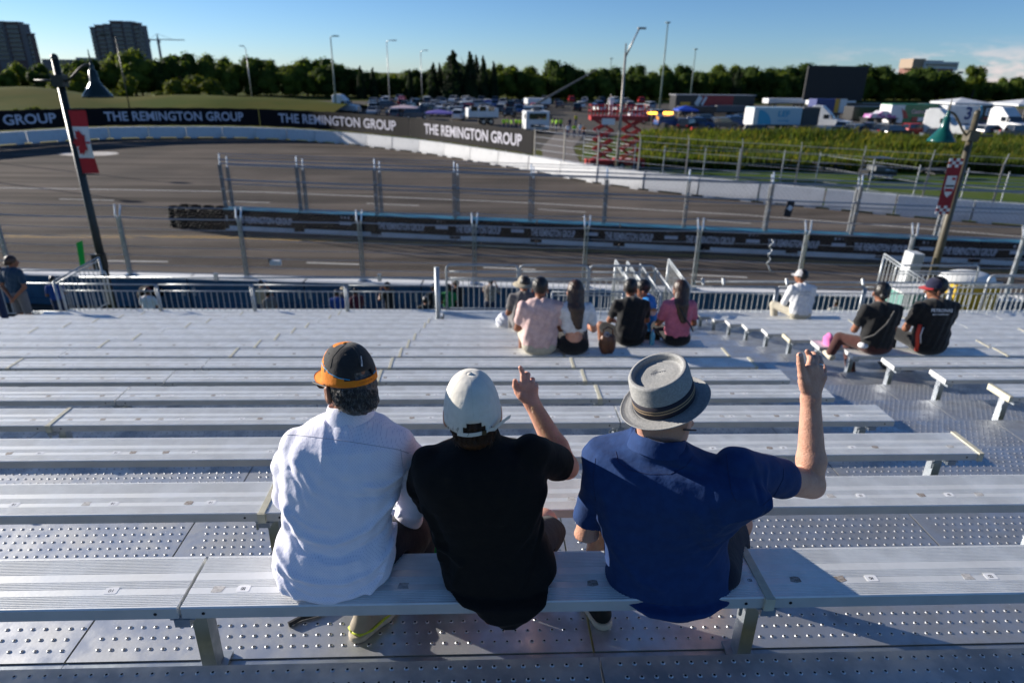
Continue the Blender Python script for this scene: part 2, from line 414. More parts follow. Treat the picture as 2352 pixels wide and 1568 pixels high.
def wires(A, B, z0, z1, sp, r, parent, name='wire_netting', m=None):
    d = B-A; L = d.length; u = d/L; h = z1-z0; b = MB()
    k = -h
    while k < L:
        for sgn in (1, -1):
            a0, a1 = (k, k+h) if sgn > 0 else (k+h, k)
            pa, pz, qa, qz = a0, z0, a1, z1
            def clip(a, z, oa, oz):
                if a < 0: t = (0-a)/(oa-a); return 0, z+(oz-z)*t
                if a > L: t = (L-a)/(oa-a); return L, z+(oz-z)*t
                return a, z
            pa, pz = clip(pa, pz, qa, qz); qa, qz = clip(qa, qz, pa, pz)
            if abs(qa-pa) < 1e-3: continue
            P = A+u*pa; Q = A+u*qa
            b.tube([(P.x, P.y, pz), (Q.x, Q.y, qz)], r, 3, False)
        k += sp
    o = b.build(name, m or galv_rail, parent); o['kind'] = 'stuff'; return o
wire_m = mat('wire', (0.13, 0.13, 0.14), 0.6, 0.2)
cable_m = mat('cable', (0.46, 0.48, 0.52), 0.4, 0.6)
def catch_fence(A, B, xs, base, kind, label, group, tops, netz, sp=0.15, wr=0.0016, sag=0.03, rings=False):
    d = (B-A); u = d.normalized(); an = math.atan2(d.y, d.x)
    t = empty('catch_fence', (A.x, A.y, base), 0, label, 'fence', group)
    pts = [A + u*((x-A.x)/u.x) for x in xs]
    p0 = None
    for p in pts:
        if p0 is None:
            bb, pp, br = fence_post(kind); o = bb.build('post', fence_m if kind != 'near' else galv, None); k1 = pp.build('prong', mat('bright_galv', (0.75, 0.77, 0.80), 0.35, 0.6), None); k2 = br.build('clamp', galv_rail, None)
            link_child(k1, o); link_child(k2, o)
            link_child(o, t); p0 = o
        else: o = copy_tree(p0, t)
        o.location = (p.x-t.location.x, p.y-t.location.y, 0); o.rotation_euler = (0, 0, an)
    for z, r in tops:
        P = []
        for i in range(len(pts)-1):
            for k in range(6):
                q = pts[i].lerp(pts[i+1], k/6); P.append((q.x, q.y, base+z-sag*4*(k/6)*(1-k/6)))
        P.append((pts[-1].x, pts[-1].y, base+z))
        MB().tube(P, r, 5).build('cable', cable_m, t)
    wires(pts[0], pts[-1], base+netz[0], base+netz[1], sp, wr, t, m=wire_m)
    return t
NX = [-24.0, -20.2, -16.35, -12.15, -8.1, -4.1, -0.3, 3.38, 7.05, 10.5, 13.9, 17.4, 21.0]
catch_fence(NA, NB, NX, 1.1, 'near', 'nearest catch fence, forked steel posts and sagging cables on the blue fronted wall', 'catch fences along the track', [(2.40, 0.014), (2.02, 0.022), (1.66, 0.011), (1.36, 0.011), (1.04, 0.011), (0.74, 0.011), (0.42, 0.011), (0.16, 0.02)], (0.1, 2.36))
IX = [-13.15, -9.2, -5.3, -1.42, 2.25, 5.75, 9.5, 13.2, 17.0, 20.8, 24.6, 28.4, 32.2, 36]
catch_fence(IA, IB, IX, 1.1, 'far', 'catch fence standing on the island wall, the row nearer the black banner', 'catch fences along the track', [(2.72, 0.016), (2.42, 0.03), (2.25, 0.03), (1.45, 0.034), (0.12, 0.02)], (0.1, 2.5), sp=0.22, wr=0.0014, sag=0.01)
off = Vector((0.05, 0.62, 0))
catch_fence(IA+off, IB+off, [x+0.12+0.01*i for i, x in enumerate(IX)], 0.9, 'far', 'rear row of the catch fence behind the island wall', 'catch fences along the track', [(2.72, 0.014), (2.3, 0.028), (1.35, 0.028), (0.2, 0.02)], (0.1, 2.5), sp=0.22, wr=0.0014, sag=0.01)
# fence on the outer wall beyond the banners
s0 = sa[1225]+0.2
t = empty('catch_fence', (*on_curve(s0)[0], 1.25), 0, 'catch fence on the outer wall right of the last banner, with forked posts', 'fence', 'catch fences along the track')
pp0 = None; PTS = []
s = s0
while s < SL[-1]-12:
    p, d = on_curve(s); PTS.append((p, d)); s += 3.6
for p, d in PTS:
    if pp0 is None:
        b = MB(); b.box((0, 0, 1.1), (0.09, 0.09, 2.2)); o = b.build('post', grey_pole, None)
        k1 = MB().tube([(0, 0, 2.1), (0.02, -0.12, 2.5), (0.0, -0.35, 2.75)], 0.03, 6).build('prong', galv_rail, None); link_child(k1, o); link_child(o, t); pp0 = o
    else: o = copy_tree(pp0, t)
    o.location = (p.x-t.location.x, p.y-t.location.y, 0); o.rotation_euler = (0, 0, math.atan2(d.y, d.x))
for z in (0.1, 0.6, 1.1, 1.6, 2.1, 2.5):
    MB().tube([(p.x, p.y, 1.25+z) for p, d in PTS], 0.016, 5).build('cable', cable_m, t)
for i in range(len(PTS)-1):
    pass
# thin posts of the field fence further out
t = empty('field_fence', (12, 50, 0), 0, 'light fence of thin pale posts between the service road and the lawn', 'fence')
FP = [G(x, y) for x, y in ((1520, 412), (1612, 418), (1690, 420), (1790, 424), (1870, 430), (1990, 452), (2092, 470), (2200, 480), (2290, 492), (2380, 500))]
for p in FP: MB().tube([(p.x, p.y, 0), (p.x, p.y, 2.6)], 0.04, 6).build('post', galv_rail, t)
for z in (0.5, 1.5, 2.4): MB().tube([(p.x, p.y, z) for p in FP], 0.018, 4).build('rail', galv_rail, t)
# open farm gate beside the road
g0, g1 = G(1338, 372), G(1455, 392)
t = empty('farm_gate', g0, 0, 'open tubular metal gate beside the gravel road', 'gate')
for z in (0.3, 0.9, 1.5, 2.1): MB().tube([(g0.x, g0.y, z), (g1.x, g1.y, z)], 0.03, 5).build('bar', galv_rail, t)
for k in range(4):
    p = g0.lerp(g1, k/3); MB().tube([(p.x, p.y, 0), (p.x, p.y, 2.3)], 0.045, 6).build('post', galv_rail, t)

# ------------------------------------------------------------------ black banner of the island wall, with writing and crests
iu = (IB-IA).normalized(); inn = Vector((iu.y, -iu.x, 0))
def ipt(s, z, off): q = IA+iu*s+inn*off; return (q.x, q.y, z)
def crest(parent, s):
    b = MB(); ring = [(0.34*math.sin(a*0.2618), 0.30*math.cos(a*0.2618)*(1.0 if math.cos(a*0.2618) > 0 else 1.25)) for a in range(24)]
    c = Vector(ipt(s, 0.62, 0.33)); 
    for k, (sc, w) in enumerate(((1.0, 0.05), (0.72, 0.04))):
        n = len(ring); vs = []
        for x, z in ring: vs.append(c+iu*x*sc+Vector((0, 0, z*sc)))
        for x, z in ring: vs.append(c+iu*x*(sc-w*3)+Vector((0, 0, z*(sc-w*3))))
        b.add(vs, [(i, (i+1) % n, n+(i+1) % n, n+i) for i in range(n)])
    for x in (-0.18, 0.0, 0.18): b.box(c+iu*x+Vector((0, 0, 0.34)), (0.10, 0.01, 0.10), rz=math.atan2(iu.y, iu.x))
    b.box(c+Vector((0, 0, 0.06)), (0.62, 0.012, 0.16), rz=math.atan2(iu.y, iu.x))
    b.build('crest', letter_d, parent)
xs_i = [x for x in IX]
for i in range(len(xs_i)-1):
    if i > 10: break
    s0 = (xs_i[i]-IA.x)/iu.x; s1 = (xs_i[i+1]-IA.x)/iu.x
    if i == 0: s0 = 0.25
    t = empty('banner', ipt((s0+s1)/2, 0.25, 0.3), 0, 'black banner panel on the island wall with pale lettering and a ring crest' , 'banner', 'banner panels of the island wall')
    if i == 0: t['label'] = 'black banner panel on the island wall, next to the tyre stack'
    b = MB(); c = Vector(ipt((s0+s1)/2, 0.62, 0.325)); b.box(c+Vector((0, 0, 0.03)), (s1-s0-0.03, 0.02, 0.76), rz=math.atan2(iu.y, iu.x)); b.build('cloth', banner_m, t)
    if i == 0: t1, t2, cs = s0+0.35, s1-0.35, None
    else: t1, t2, cs = (s0+1.75, s1-0.25, s0+0.75)
    if i == 1: t1, t2, cs = None, None, s0+2.3
    if i == 1:
        crest(t, s0+2.4)
    else:
        if i >= 2:
            crest(t, s1-0.2-0.6) if False else None
        c2 = ipt(s0+(s1-s0)*(0.5 if i == 0 else 0.33), 0.62, 0.33)
        text_on('THE REMINGTON GROUP', 0.46, letter_d, t, c2, (iu.x, iu.y, 0), (0, 0, 1), fit=(s1-s0)*(0.8 if i == 0 else 0.60), bold=0.014, out=0.012)
        if i >= 2: crest(t, s0+(s1-s0)*0.85)

# ------------------------------------------------------------------ tyre stacks
def tyre(parent, c, r=0.32, w=0.2, m=blackrub, name='tyre'):
    prof = []
    for k in range(9):
        a_ = 2*math.pi*k/8; prof.append((r-0.07+0.07*math.cos(a_)*1.0, w/2*math.sin(a_)*1.05))
    return MB().lathe(prof, c, 18).build(name, m, parent, smooth=True)
base_s = [(-0.45, 0.05), (-1.1, 0.0), (-1.75, 0.05), (-2.4, 0.1), (-2.95, 0.3), (-0.6, 0.7), (-1.3, 0.72), (-2.0, 0.75), (-2.6, 0.8)]
for k, (s, o_) in enumerate(base_s):
    q = IA+iu*s - inn*(o_)+inn*0.15
    t = empty('tyre_stack', (q.x, q.y, 0.02), 0, 'column of stacked black tyres at the left end of the island wall', 'tyres', 'tyre columns at the end of the island wall')
    for j in range(5): tyre(t, (q.x+RND.uniform(-.03, .03), q.y+RND.uniform(-.03, .03), 0.13+j*0.21))

# ------------------------------------------------------------------ grandstand
ROW_D, ROW_R, SEAT_Y, SEAT_Z, PW = 0.76, 0.2113, 1.631, H-1.606, 0.243
def rY(n): return SEAT_Y+(n-1)*ROW_D
def rZ(n): return SEAT_Z-(n-1)*ROW_R
JX = [-0.98+1.935*k for k in range(-6, 3)]     # plank joints, left block ends at 2.93
XL_END, XR_START = 2.925, 4.44
def plank_mesh(L):
    # grooved extrusion: grooved bands and flat bands alternate across the seat
    prof = [(0.0, -0.045), (0.0, -0.004), (0.004, 0.0)]; y = 0.004
    for lo, hi_ in ((0.010, 0.062), (0.088, 0.122), (0.158, 0.233)):
        while y < hi_:
            if y < lo: y = lo; prof.append((y, 0)); continue
            prof += [(y, 0), (y+0.0012, -0.0022), (y+0.0034, -0.0022), (y+0.0046, 0)]; y += 0.0075
        prof.append((y, 0))
    prof += [(PW-0.003, 0), (PW, -0.004), (PW, -0.045)]
    n = len(prof); b = MB()
    vs = [(0, y, z) for y, z in prof]+[(L, y, z) for y, z in prof]
    for i in range(n-1):
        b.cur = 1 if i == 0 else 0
        b.add([vs[i], vs[i+1], vs[n+i+1], vs[n+i]], [(0, 3, 2, 1)])
    b.cur = 0; b.add([vs[0], vs[n-1], vs[2*n-1], vs[n]], [(0, 1, 2, 3)])
    for e in (0, n):
        ring = list(range(n)); b.add([vs[e+i] for i in ring], [tuple(ring) if e else tuple(reversed(ring))])
    for k, x in enumerate((0.07, L-0.07)):
        b.cur = 2; b.tube([(x, 0.002, -0.024), (x, -0.002, -0.024)], 0.0055, 8)
    return b
PL = {}
def plank(L, parent, x, n):
    key = round(L, 2)
    if key not in PL:
        PL[key] = plank_mesh(L).build('seat_plank', [alu, alu_side, hole], None); o = PL[key]; link_child(o, parent)
    else: o = PL[key].copy(); col.objects.link(o); link_child(o, parent)
    o.location = (x-parent.location.x, rY(n)-parent.location.y, rZ(n)-parent.location.z); return o
CP = {}
def part_copy(key, make, parent, loc, rz=0.0):
    if key not in CP:
        o = make(); CP[key] = o
    else: o = CP[key].copy(); col.objects.link(o)
    link_child(o, parent)
    if key in CP and CP[key] is not o:
        for ch in list(CH.get(CP[key].name, [])): copy_tree(ch, o)
    L = Vector(loc)-Vector(parent.location); o.location = L; o.rotation_euler = (0, 0, rz); return o
def mk_cap():
    b = MB(); b.box((0, PW/2, 0.001), (0.028, PW+0.008, 0.006)); b.box((0, -0.006, -0.022), (0.034, 0.012, 0.05)); return b.build('end_cap', capm, None)
def mk_cap_end():
    return MB().box((0, PW/2, -0.022), (0.03, PW+0.012, 0.054)).build('end_cap', capm, None)
def mk_leg():
    b = MB(); b.box((0, 0.125, -0.235), (0.05, 0.06, 0.33)); b.box((0, 0.12, -0.393), (0.10, 0.12, 0.012))
    o = b.build('leg', galv, None)
    k = MB(); k.box((0, 0.12, -0.062), (0.05, 0.25, 0.03)); k.box((0, 0.12, -0.05), (0.08, 0.235, 0.008)); k = k.build('seat_bracket', galv, None); link_child(k, o)
    h = MB().tube([(-0.02, 0.07, -0.10), (-0.055, 0.065, -0.10), (-0.06, 0.065, -0.105), (-0.06, 0.065, -0.14)], 0.006, 6).build('clip', galv, None); link_child(h, o)
    return o
def rrect(w, h, r=0.006, n=4):
    out = []
    for cx, cy, a0 in ((w/2-r, h/2-r, 0), (-w/2+r, h/2-r, 90), (-w/2+r, -h/2+r, 180), (w/2-r, -h/2+r, 270)):
        for k in range(n+1):
            a_ = math.radians(a0+90*k/n); out.append((cx+r*math.cos(a_), cy+r*math.sin(a_)))
    return out
def mk_sticker():
    b = MB(); P = rrect(0.042, 0.030); b.extrude(P, (0, 0, 0), (1, 0, 0), (0, 1, 0), (0, 0, 0.0006)); return b.build('seat_number', white_s, None)
def mk_res(m, seed):
    r = random.Random(seed); P = [(x+r.uniform(-.003, .003), y+r.uniform(-.003, .003)) for x, y in ((-.018, -.013), (-.004, -.015), (.018, -.012), (.017, .002), (.019, .013), (0.0, .014), (-.017, .013))]
    b = MB(); b.extrude(P, (0, 0, 0), (1, 0, 0), (0, 1, 0), (0, 0, 0.0004)); return b.build('sticker_residue', m, None)
ORD = ['', 'first', 'second', 'third', 'fourth', 'fifth', 'sixth', 'seventh', 'eighth', 'ninth', 'tenth', 'eleventh', 'twelfth', 'thirteenth', 'fourteenth', 'fifteenth', 'sixteenth']
GAPS = {(1, -0.98), (4, 0.955), (5, -2.915), (6, -2.915), (7, -2.915), (3, 0.955), (8, -4.85), (6, -4.85)}
NUMS = {}
def bench(n, x0, x1, joints, label, group, left_cap=True):
    t = empty('bleacher_bench', ((x0+x1)/2, rY(n)+0.12, rZ(n)-0.40), 0, label, 'bench', group)
    ed = [x0]+[j for j in joints if x0+0.1 < j < x1-0.1]+[x1]
    for a_, b_ in zip(ed[:-1], ed[1:]):
        plank(b_-a_-0.012, t, a_+0.006, n)
    for j in ed[1:-1]:
        gap = any(n == g[0] and abs(j-g[1]) < 0.03 for g in GAPS) or (n > 8 and RND.random() < 0.4)
        if not gap: part_copy('cap', mk_cap, t, (j, rY(n), rZ(n)))
        if n <= 9: part_copy('leg', mk_leg, t, (j+0.005, rY(n), rZ(n)))
    if x1 < 3.5: 
        if n in (3, 7, 8): part_copy('capend', mk_cap_end, t, (x1+0.005, rY(n), rZ(n)))
        part_copy('leg', mk_leg, t, (x1-0.16, rY(n), rZ(n)))
    if left_cap:
        if n in (5, 10, 16): part_copy('capend', mk_cap_end, t, (x0-0.005, rY(n), rZ(n)))
        part_copy('leg', mk_leg, t, (x0+0.06, rY(n), rZ(n)))
    # seat numbers, one every 0.43 m
    for k in range(-30, 20):
        x = 0.92+0.43*k
        if not (x0+0.05 < x < x1-0.05): continue
        px, py = proj((x, rY(n), rZ(n)))
        if px < -30 or px > 2400: continue
        if n > 1 or abs(x) > 0.6:
            if RND.random() < 0.93 or n < 3:
                s = part_copy('sticker', mk_sticker, t, (x+(RND.uniform(-.02, .02) if n > 2 else 0), rY(n)+0.081, rZ(n)+0.0002), RND.uniform(-.05, .05))
                num = 5-k
                if n <= 4 and num > 0:
                    key = num
                    if key not in NUMS:
                        vs, fs = text_geo(str(num), 0.019, 0.0)
                        NUMS[key] = MB().add([(-v[0], -v[1], 0.0009) for v in vs], fs).build('numeral', ink, None); o = NUMS[key]
                    else: o = NUMS[key].copy(); col.objects.link(o)
                    link_child(o, s)
        if n <= 9 and RND.random() < 0.75:
            kk = RND.choice((1, 2, 3, 4)); part_copy('res%d' % kk, lambda: mk_res(grime if kk < 3 else grime2, kk), t, (x-0.10+RND.uniform(-.05, .02), rY(n)+0.081, rZ(n)+0.0002), RND.uniform(-.1, .1))
        if n <= 5 and RND.random() < 0.4:
            kk = RND.choice((1, 2, 3, 4)); part_copy('res%d' % kk, lambda: mk_res(grime if kk < 3 else grime2, kk), t, (x+0.12+RND.uniform(-.02, .04), rY(n)+0.082, rZ(n)+0.0002), RND.uniform(-.1, .1))
    return t
for n in range(1, 17):
    nm = 'the %s row from the camera' % ORD[n] if n > 1 else 'the nearest row, where the three men sit'
    if n <= 13: bench(n, JX[0] if n > 7 else JX[2], XL_END, JX, 'long ribbed aluminium bench left of the aisle, %s' % nm, 'bleacher benches left of the aisle', False)
    else: bench(n, -8.72, -0.82, JX, 'long ribbed aluminium bench left of the aisle, %s' % nm, 'bleacher benches left of the aisle', False)
    if n >= 5: bench(n, XR_START, XR_START+1.935*5+0.01, [XR_START+1.935*k+(0.4 if n % 2 else 0) for k in range(1, 5)], 'blue grey aluminium bench right of the aisle, %s' % nm, 'bleacher benches right of the aisle', True)

# perforated steel treads, one under every row
deck = empty('grandstand_deck', (0, 1.6, 5.5), 0, 'stepped deck of perforated galvanised steel treads under the bleacher benches', 'deck')
for n in range(0, 17):
    z = rZ(n)-0.40; ya, yb = rY(n)-0.02, rY(n+1)-0.057
    b = MB(); XA, XB = (-11.5, 14.3) if n > 6 else (-5.2, 6.6)
    if n > 13: XA = -8.9
    seams = [-1.52+1.935*k for k in range(-6, 9)]
    if n == 0: seams = [s-0.03 for s in seams]
    ed = [XA]+[s for s in seams if XA+.1 < s < XB-.1]+[XB]
    sgs = [(a_, b_) for a_, b_ in zip(ed[:-1], ed[1:])]
    if n > 13: sgs = [(a_, b_) for a_, b_ in sgs if (b_ < -0.3) or a_ > 4.0]
    for a_, b_ in sgs:
        L = b_-a_-0.008; cx = (a_+b_)/2
        m1 = MB(); fl = 0.175
        m1.box((cx, (ya+fl+yb)/2, z-0.02), (L, yb-ya-fl, 0.04))
        m1.cur = 1; m1.box((cx, ya+fl/2-0.001, z-0.023), (L+0.006, fl-0.004, 0.036))
        m1.cur = 0
        if n <= 6:
            m1b = MB(); sp = 0.0475; nx = int((L-0.03)/sp); x_0 = cx-(nx-1)*sp/2
            y = yb-0.028; rr = 0
            px0 = proj((a_, ya, z))[0]; px1 = proj((b_, ya, z))[0]
            while y > ya+fl+0.012 and px1 > -60 and px0 < 2420:
                for k in range(nx):
                    x = x_0+k*sp+(sp*0.28*rr % sp)
                    if x > cx+L/2-0.015: continue
                    m1b.cur = 0
                    m1b.lathe([(0.0084, 0.0), (0.0066, 0.0022), (0.0054, 0.0031), (0.0044, 0.0031)], (x, y, z+0.0001), 8 if n < 3 else 6)
                    m1b.cur = 1; m1b.add([(x+0.0045*math.cos(q*1.047), y+0.0045*math.sin(q*1.047), z+0.0028) for q in range(6)], [(0, 1, 2, 3, 4, 5)])
                y -= 0.052; rr += 1
            m1.build('tread', [tread_m, rust if (n == 2 and a_ < -0.5) else galv], deck)
            if m1b.v:
                o = m1b.build('tread_nubs', [nub_m, hole], deck, smooth=True); o['kind'] = 'stuff'
        else:
            m1.build('tread', [tread_m, galv], deck)
# side stringers and risers of the deck
for x in (-5.3, 3.7):
    pass
# ------------------------------------------------------------------ front platforms and guard rails
BAL = {}
def rail_panel(p, q, z0, h, label, group='guard rails at the front of the grandstand', bars=(1.0,), bal=(0.08, 0.86), sp=0.115, r=0.018, slope=0.0, hoop=False, name='guard_rail', z1=None, legs=True):
    p, q = Vector((p[0], p[1], z0)), Vector((q[0], q[1], z0 if z1 is None else z1)); d = q-p; L = d.length; u = d.normalized()
    t = empty(name, p, 0, label, 'railing', group)
    zc = Vector((0, 0, 1))
    for f in bars:
        a_, b_ = p+zc*h*f, q+zc*h*f
        if hoop and f == bars[0]:
            MB().tube([p+zc*0.02, p+zc*(h-0.09), p+u*0.02+zc*(h-0.03), p+u*0.07+zc*h, q-u*0.07+zc*h, q-u*0.02+zc*(h-0.03), q+zc*(h-0.09), q+zc*0.02], r*1.15, 8).build('hoop_rail', galv_rail, t, smooth=True)
        else: MB().tube([a_, b_], r, 8).build('rail', galv_rail, t, smooth=True)
    for f in bal: MB().tube([p+zc*h*f, q+zc*h*f], r*0.75, 6).build('baluster_rail', galv_rail, t, smooth=True)
    if legs and not hoop:
        for e_ in (p, q): MB().tube([e_, e_+zc*h*max(bars)], r*1.3, 8).build('post', galv_rail, t, smooth=True)
    n = max(1, int(L/sp)); key = round(h*(bal[1]-bal[0]), 3)
    for k in range(1, n):
        c = p.lerp(q, k/n)+zc*h*bal[0]
        if key not in BAL:
            BAL[key] = MB().tube([(0, 0, 0), (0, 0, key)], 0.0085, 5).build('baluster', galv_rail, None); o = BAL[key]
        else: o = BAL[key].copy(); col.objects.link(o)
        link_child(o, t); o.location = c-Vector(t.location)
    return t
RZ = 2.60
k = 0
names = ['leftmost', 'second from the left', 'third from the left', 'just left of the middle platform']
xs = [-8.75, -6.8, -4.85, -2.9, -0.92]
for i in range(4):
    rail_panel((xs[i]+0.02, 13.15), (xs[i+1]-0.02, 13.15), RZ, 1.0, 'grey baluster guard rail in front of the left benches, %s' % names[i])
for i in range(4):
    x0 = XR_START+0.0+i*1.95
    rail_panel((x0, 13.15), (x0+1.9, 13.15), RZ, 1.0, 'grey baluster guard rail in front of the right hand benches, %s' % ['leftmost', 'second from the left', 'third from the left', 'beside the yellow bin'][i])
# long spare rail bolted along the top of the left panels
t = empty('rail_pipe', (-4.8, 13.3, 3.75), 0, 'long horizontal pipe running just above the left guard rails', 'pipe')
MB().tube([(-8.4, 13.3, 3.70), (-0.95, 13.3, 3.72)], 0.022, 8).build('pipe', galv_rail, t, smooth=True)
for x in (-5.6, -2.2): MB().box((x, 13.28, 3.73), (0.07, 0.06, 0.16)).build('clamp', galv, t)
t = empty('rail_pipe', (8, 13.3, 3.75), 0, 'long horizontal pipe running just above the right guard rails', 'pipe')
MB().tube([(4.6, 13.3, 3.66), (11.5, 13.3, 3.66)], 0.022, 8).build('pipe', galv_rail, t, smooth=True)
for x in (4.75, 5.2, 6.6, 8.3): MB().tube([(x, 13.22, 3.62), (x, 13.3, 3.74)], 0.03, 8).build('clamp', galv_rail, t)
# middle platform with hooped rails
PZ = 3.04
pl = empty('front_platform', (1.5, 12.3, PZ), 0, 'pale steel mesh platform in front of the pink shirted man, inside hooped rails', 'platform')
MB().box((1.55, 12.30, PZ-0.03), (4.75, 1.75, 0.06)).build('floor', mat('platform_mesh', (0.62, 0.66, 0.70), 0.5, 0.5, bump=0.3, bscale=120, vary=0.15), pl)
MB().box((1.55, 11.40, PZ-0.12), (4.75, 0.03, 0.18)).build('edge_beam', galv, pl)
MB().tube([(-0.86, 11.55, PZ-0.35), (-0.86, 11.55, PZ+1.42)], 0.045, 10).build('corner_post', galv_rail, pl, smooth=True)
hp = [(-0.78, 0.72), (0.76, 2.2), (2.24, 3.62)]
for i, (a_, b_) in enumerate(hp):
    rail_panel((a_, 13.12), (b_, 13.12), PZ, 1.02, 'hooped guard rail on the middle platform, %s panel' % ['left', 'centre', 'right'][i], bars=(1.0, 0.86, 0.72), bal=(0.06, 0.68), hoop=True, r=0.02)
rail_panel((1.35, 12.05), (2.75, 12.05), 2.85, 0.98, 'low baluster rail behind the woman in the white top', bars=(1.0,), bal=(0.05, 0.93), sp=0.13)
# stair rails running down from the middle platform
for i, (xa, ya) in enumerate(((2.86, 12.6), (3.12, 12.6), (3.38, 12.5), (3.66, 12.3))):
    rail_panel((xa, ya+0.9), (xa+0.16, ya-0.35), 3.1-0.03*i, 0.98, 'short sloping stair rail right of the middle platform, %s of four' % ['leftmost', 'second', 'third', 'rightmost'][i], bars=(1.0,), bal=(0.05, 0.93), sp=0.10, z1=2.85-0.03*i, group='sloping stair rails')
rail_panel((4.05, 13.6), (4.22, 12.5), 3.02, 1.06, 'tall sloping baluster panel at the aisle end', bars=(1.0,), bal=(0.05, 0.94), sp=0.09, z1=2.75, group='sloping stair rails')
# stair at the left end
rail_panel((-8.1, 13.6), (-8.55, 12.7), 3.0, 1.05, 'sloping baluster panel of the stair at the far left', bars=(1.0,), bal=(0.05, 0.94), sp=0.09, z1=2.75, group='sloping stair rails')
rail_panel((-12.5, 13.9), (-10.15, 13.9), 2.62, 1.05, 'hooped guard rail behind the two people at the far left', bars=(1.0, 0.86, 0.72), bal=(0.06, 0.68), hoop=True, r=0.02)
rail_panel((-10.1, 13.9), (-8.2, 13.9), 2.62, 1.05, 'hooped guard rail left of the sloping stair panel', bars=(1.0, 0.72), bal=(0.06, 0.1), hoop=True, r=0.02)
pf = empty('front_platform', (-10.9, 12.5, 2.6), 0, 'steel mesh platform under the two people at the far left', 'platform')
MB().box((-11.0, 12.75, 2.57), (4.4, 2.3, 0.06)).build('floor', mat('platform_mesh', (0.6, 0.6, 0.6)), pf)
# stair at the right end
rail_panel((9.25, 14.2), (9.55, 12.9), 2.95, 1.12, 'sloping stair rail next to the white topped yellow bin', bars=(1.0,), bal=(0.05, 0.94), sp=0.1, z1=2.65, group='sloping stair rails')
rail_panel((9.6, 14.2), (11.6, 14.2), 2.75, 1.05, 'hooped guard rail behind the yellow bin', bars=(1.0, 0.86), bal=(0.06, 0.8), hoop=True, r=0.02)
rail_panel((11.25, 13.4), (13.4, 13.4), 2.7, 1.1, 'hooped guard rail at the right edge of the picture', bars=(1.0, 0.8), bal=(0.06, 0.76), hoop=True, r=0.024)
pf = empty('front_platform', (11.5, 13.9, 2.6), 0, 'steel platform floor under the rails at the far right', 'platform')
MB().box((11.4, 13.8, 2.60), (3.9, 1.2, 0.06)).build('floor', mat('platform_mesh', (0.6, 0.6, 0.6)), pf)
# ------------------------------------------------------------------ implicit surfaces for bodies and clothes
def surf(fn, lo, hi, res):
    lo = np.array(lo, float); hi = np.array(hi, float)
    n = np.maximum(4, np.ceil((hi-lo)/res).astype(int)+1)
    ax = [lo[i]+np.arange(n[i])*res for i in range(3)]
    X, Y, Z = np.meshgrid(*ax, indexing='ij'); V = fn(X, Y, Z).astype(np.float32)
    V[0], V[-1], V[:, 0], V[:, -1], V[:, :, 0], V[:, :, -1] = 1, 1, 1, 1, 1, 1
    S = V < 0
    c = np.zeros((n[0]-1, n[1]-1, n[2]-1), np.int8); tot = np.zeros(c.shape+(3,)); cnt = np.zeros(c.shape)
    def sl(a, b): return slice(a, (n[0]-1)+a), b
    for axis in range(3):
        for a in (0, 1):
            for b in (0, 1):
                o0 = [0, 0, 0]; o1 = [0, 0, 0]
                oth = [i for i in range(3) if i != axis]
                o0[oth[0]] = a; o0[oth[1]] = b; o1 = list(o0); o1[axis] = 1
                v0 = V[tuple(slice(o, o+n[i]-1) for i, o in enumerate(o0))]; v1 = V[tuple(slice(o, o+n[i]-1) for i, o in enumerate(o1))]
                cr = (v0 < 0) != (v1 < 0)
                t = np.where(cr, v0/np.where(cr, v0-v1, 1), 0)
                for i in range(3):
                    tot[..., i] += np.where(cr, o0[i] + (t if i == axis else 0), 0)
                cnt += cr
    act = cnt > 0; idx = -np.ones(c.shape, np.int64); idx[act] = np.arange(act.sum())
    P = tot[act]/cnt[act][:, None]; P += np.argwhere(act); verts = lo+P*res
    F = []
    for axis in range(3):
        u, v = (axis+1) % 3, (axis+2) % 3
        s0 = [slice(None)]*3; s1 = [slice(None)]*3; s0[axis] = slice(0, -1); s1[axis] = slice(1, None)
        A, B = S[tuple(s0)], S[tuple(s1)]
        E = np.argwhere(A != B)
        E = E[(E[:, u] > 0) & (E[:, v] > 0) & (E[:, u] < n[u]-1) & (E[:, v] < n[v]-1)]
        fl = A[tuple(E.T)]
        def at(du, dv):
            q = E.copy(); q[:, u] -= du; q[:, v] -= dv; return idx[tuple(q.T)]
        q = np.stack([at(1, 1), at(0, 1), at(0, 0), at(1, 0)], 1)
        q[~fl] = q[~fl][:, ::-1]
        F.append(q)
    return verts, np.concatenate(F)
def surf_obj(name, fn, lo, hi, res, m, parent, smooth=True, **kw):
    v, f = surf(fn, lo, hi, res)
    b = MB(); b.v = [tuple(p) for p in v]; b.f = [tuple(int(i) for i in q) for q in f]; b.m = [0]*len(b.f)
    return b.build(name, m, parent, smooth=smooth, **kw)
def smin(a, b, k):
    h = np.clip(0.5+0.5*(b-a)/k, 0, 1); return b+(a-b)*h-k*h*(1-h)
def rc(X, Y, Z, a, b, ra, rb):
    a = np.array(a, float); b = np.array(b, float); d = b-a; L = (d*d).sum()+1e-12
    h = np.clip(((X-a[0])*d[0]+(Y-a[1])*d[1]+(Z-a[2])*d[2])/L, 0, 1)
    return np.sqrt((X-a[0]-h*d[0])**2+(Y-a[1]-h*d[1])**2+(Z-a[2]-h*d[2])**2)-(ra+(rb-ra)*h)
def chain(X, Y, Z, pts, rs, k=0.006):
    d = None
    for i in range(len(pts)-1):
        e = rc(X, Y, Z, pts[i], pts[i+1], rs[i], rs[i+1]); d = e if d is None else smin(d, e, k)
    return d
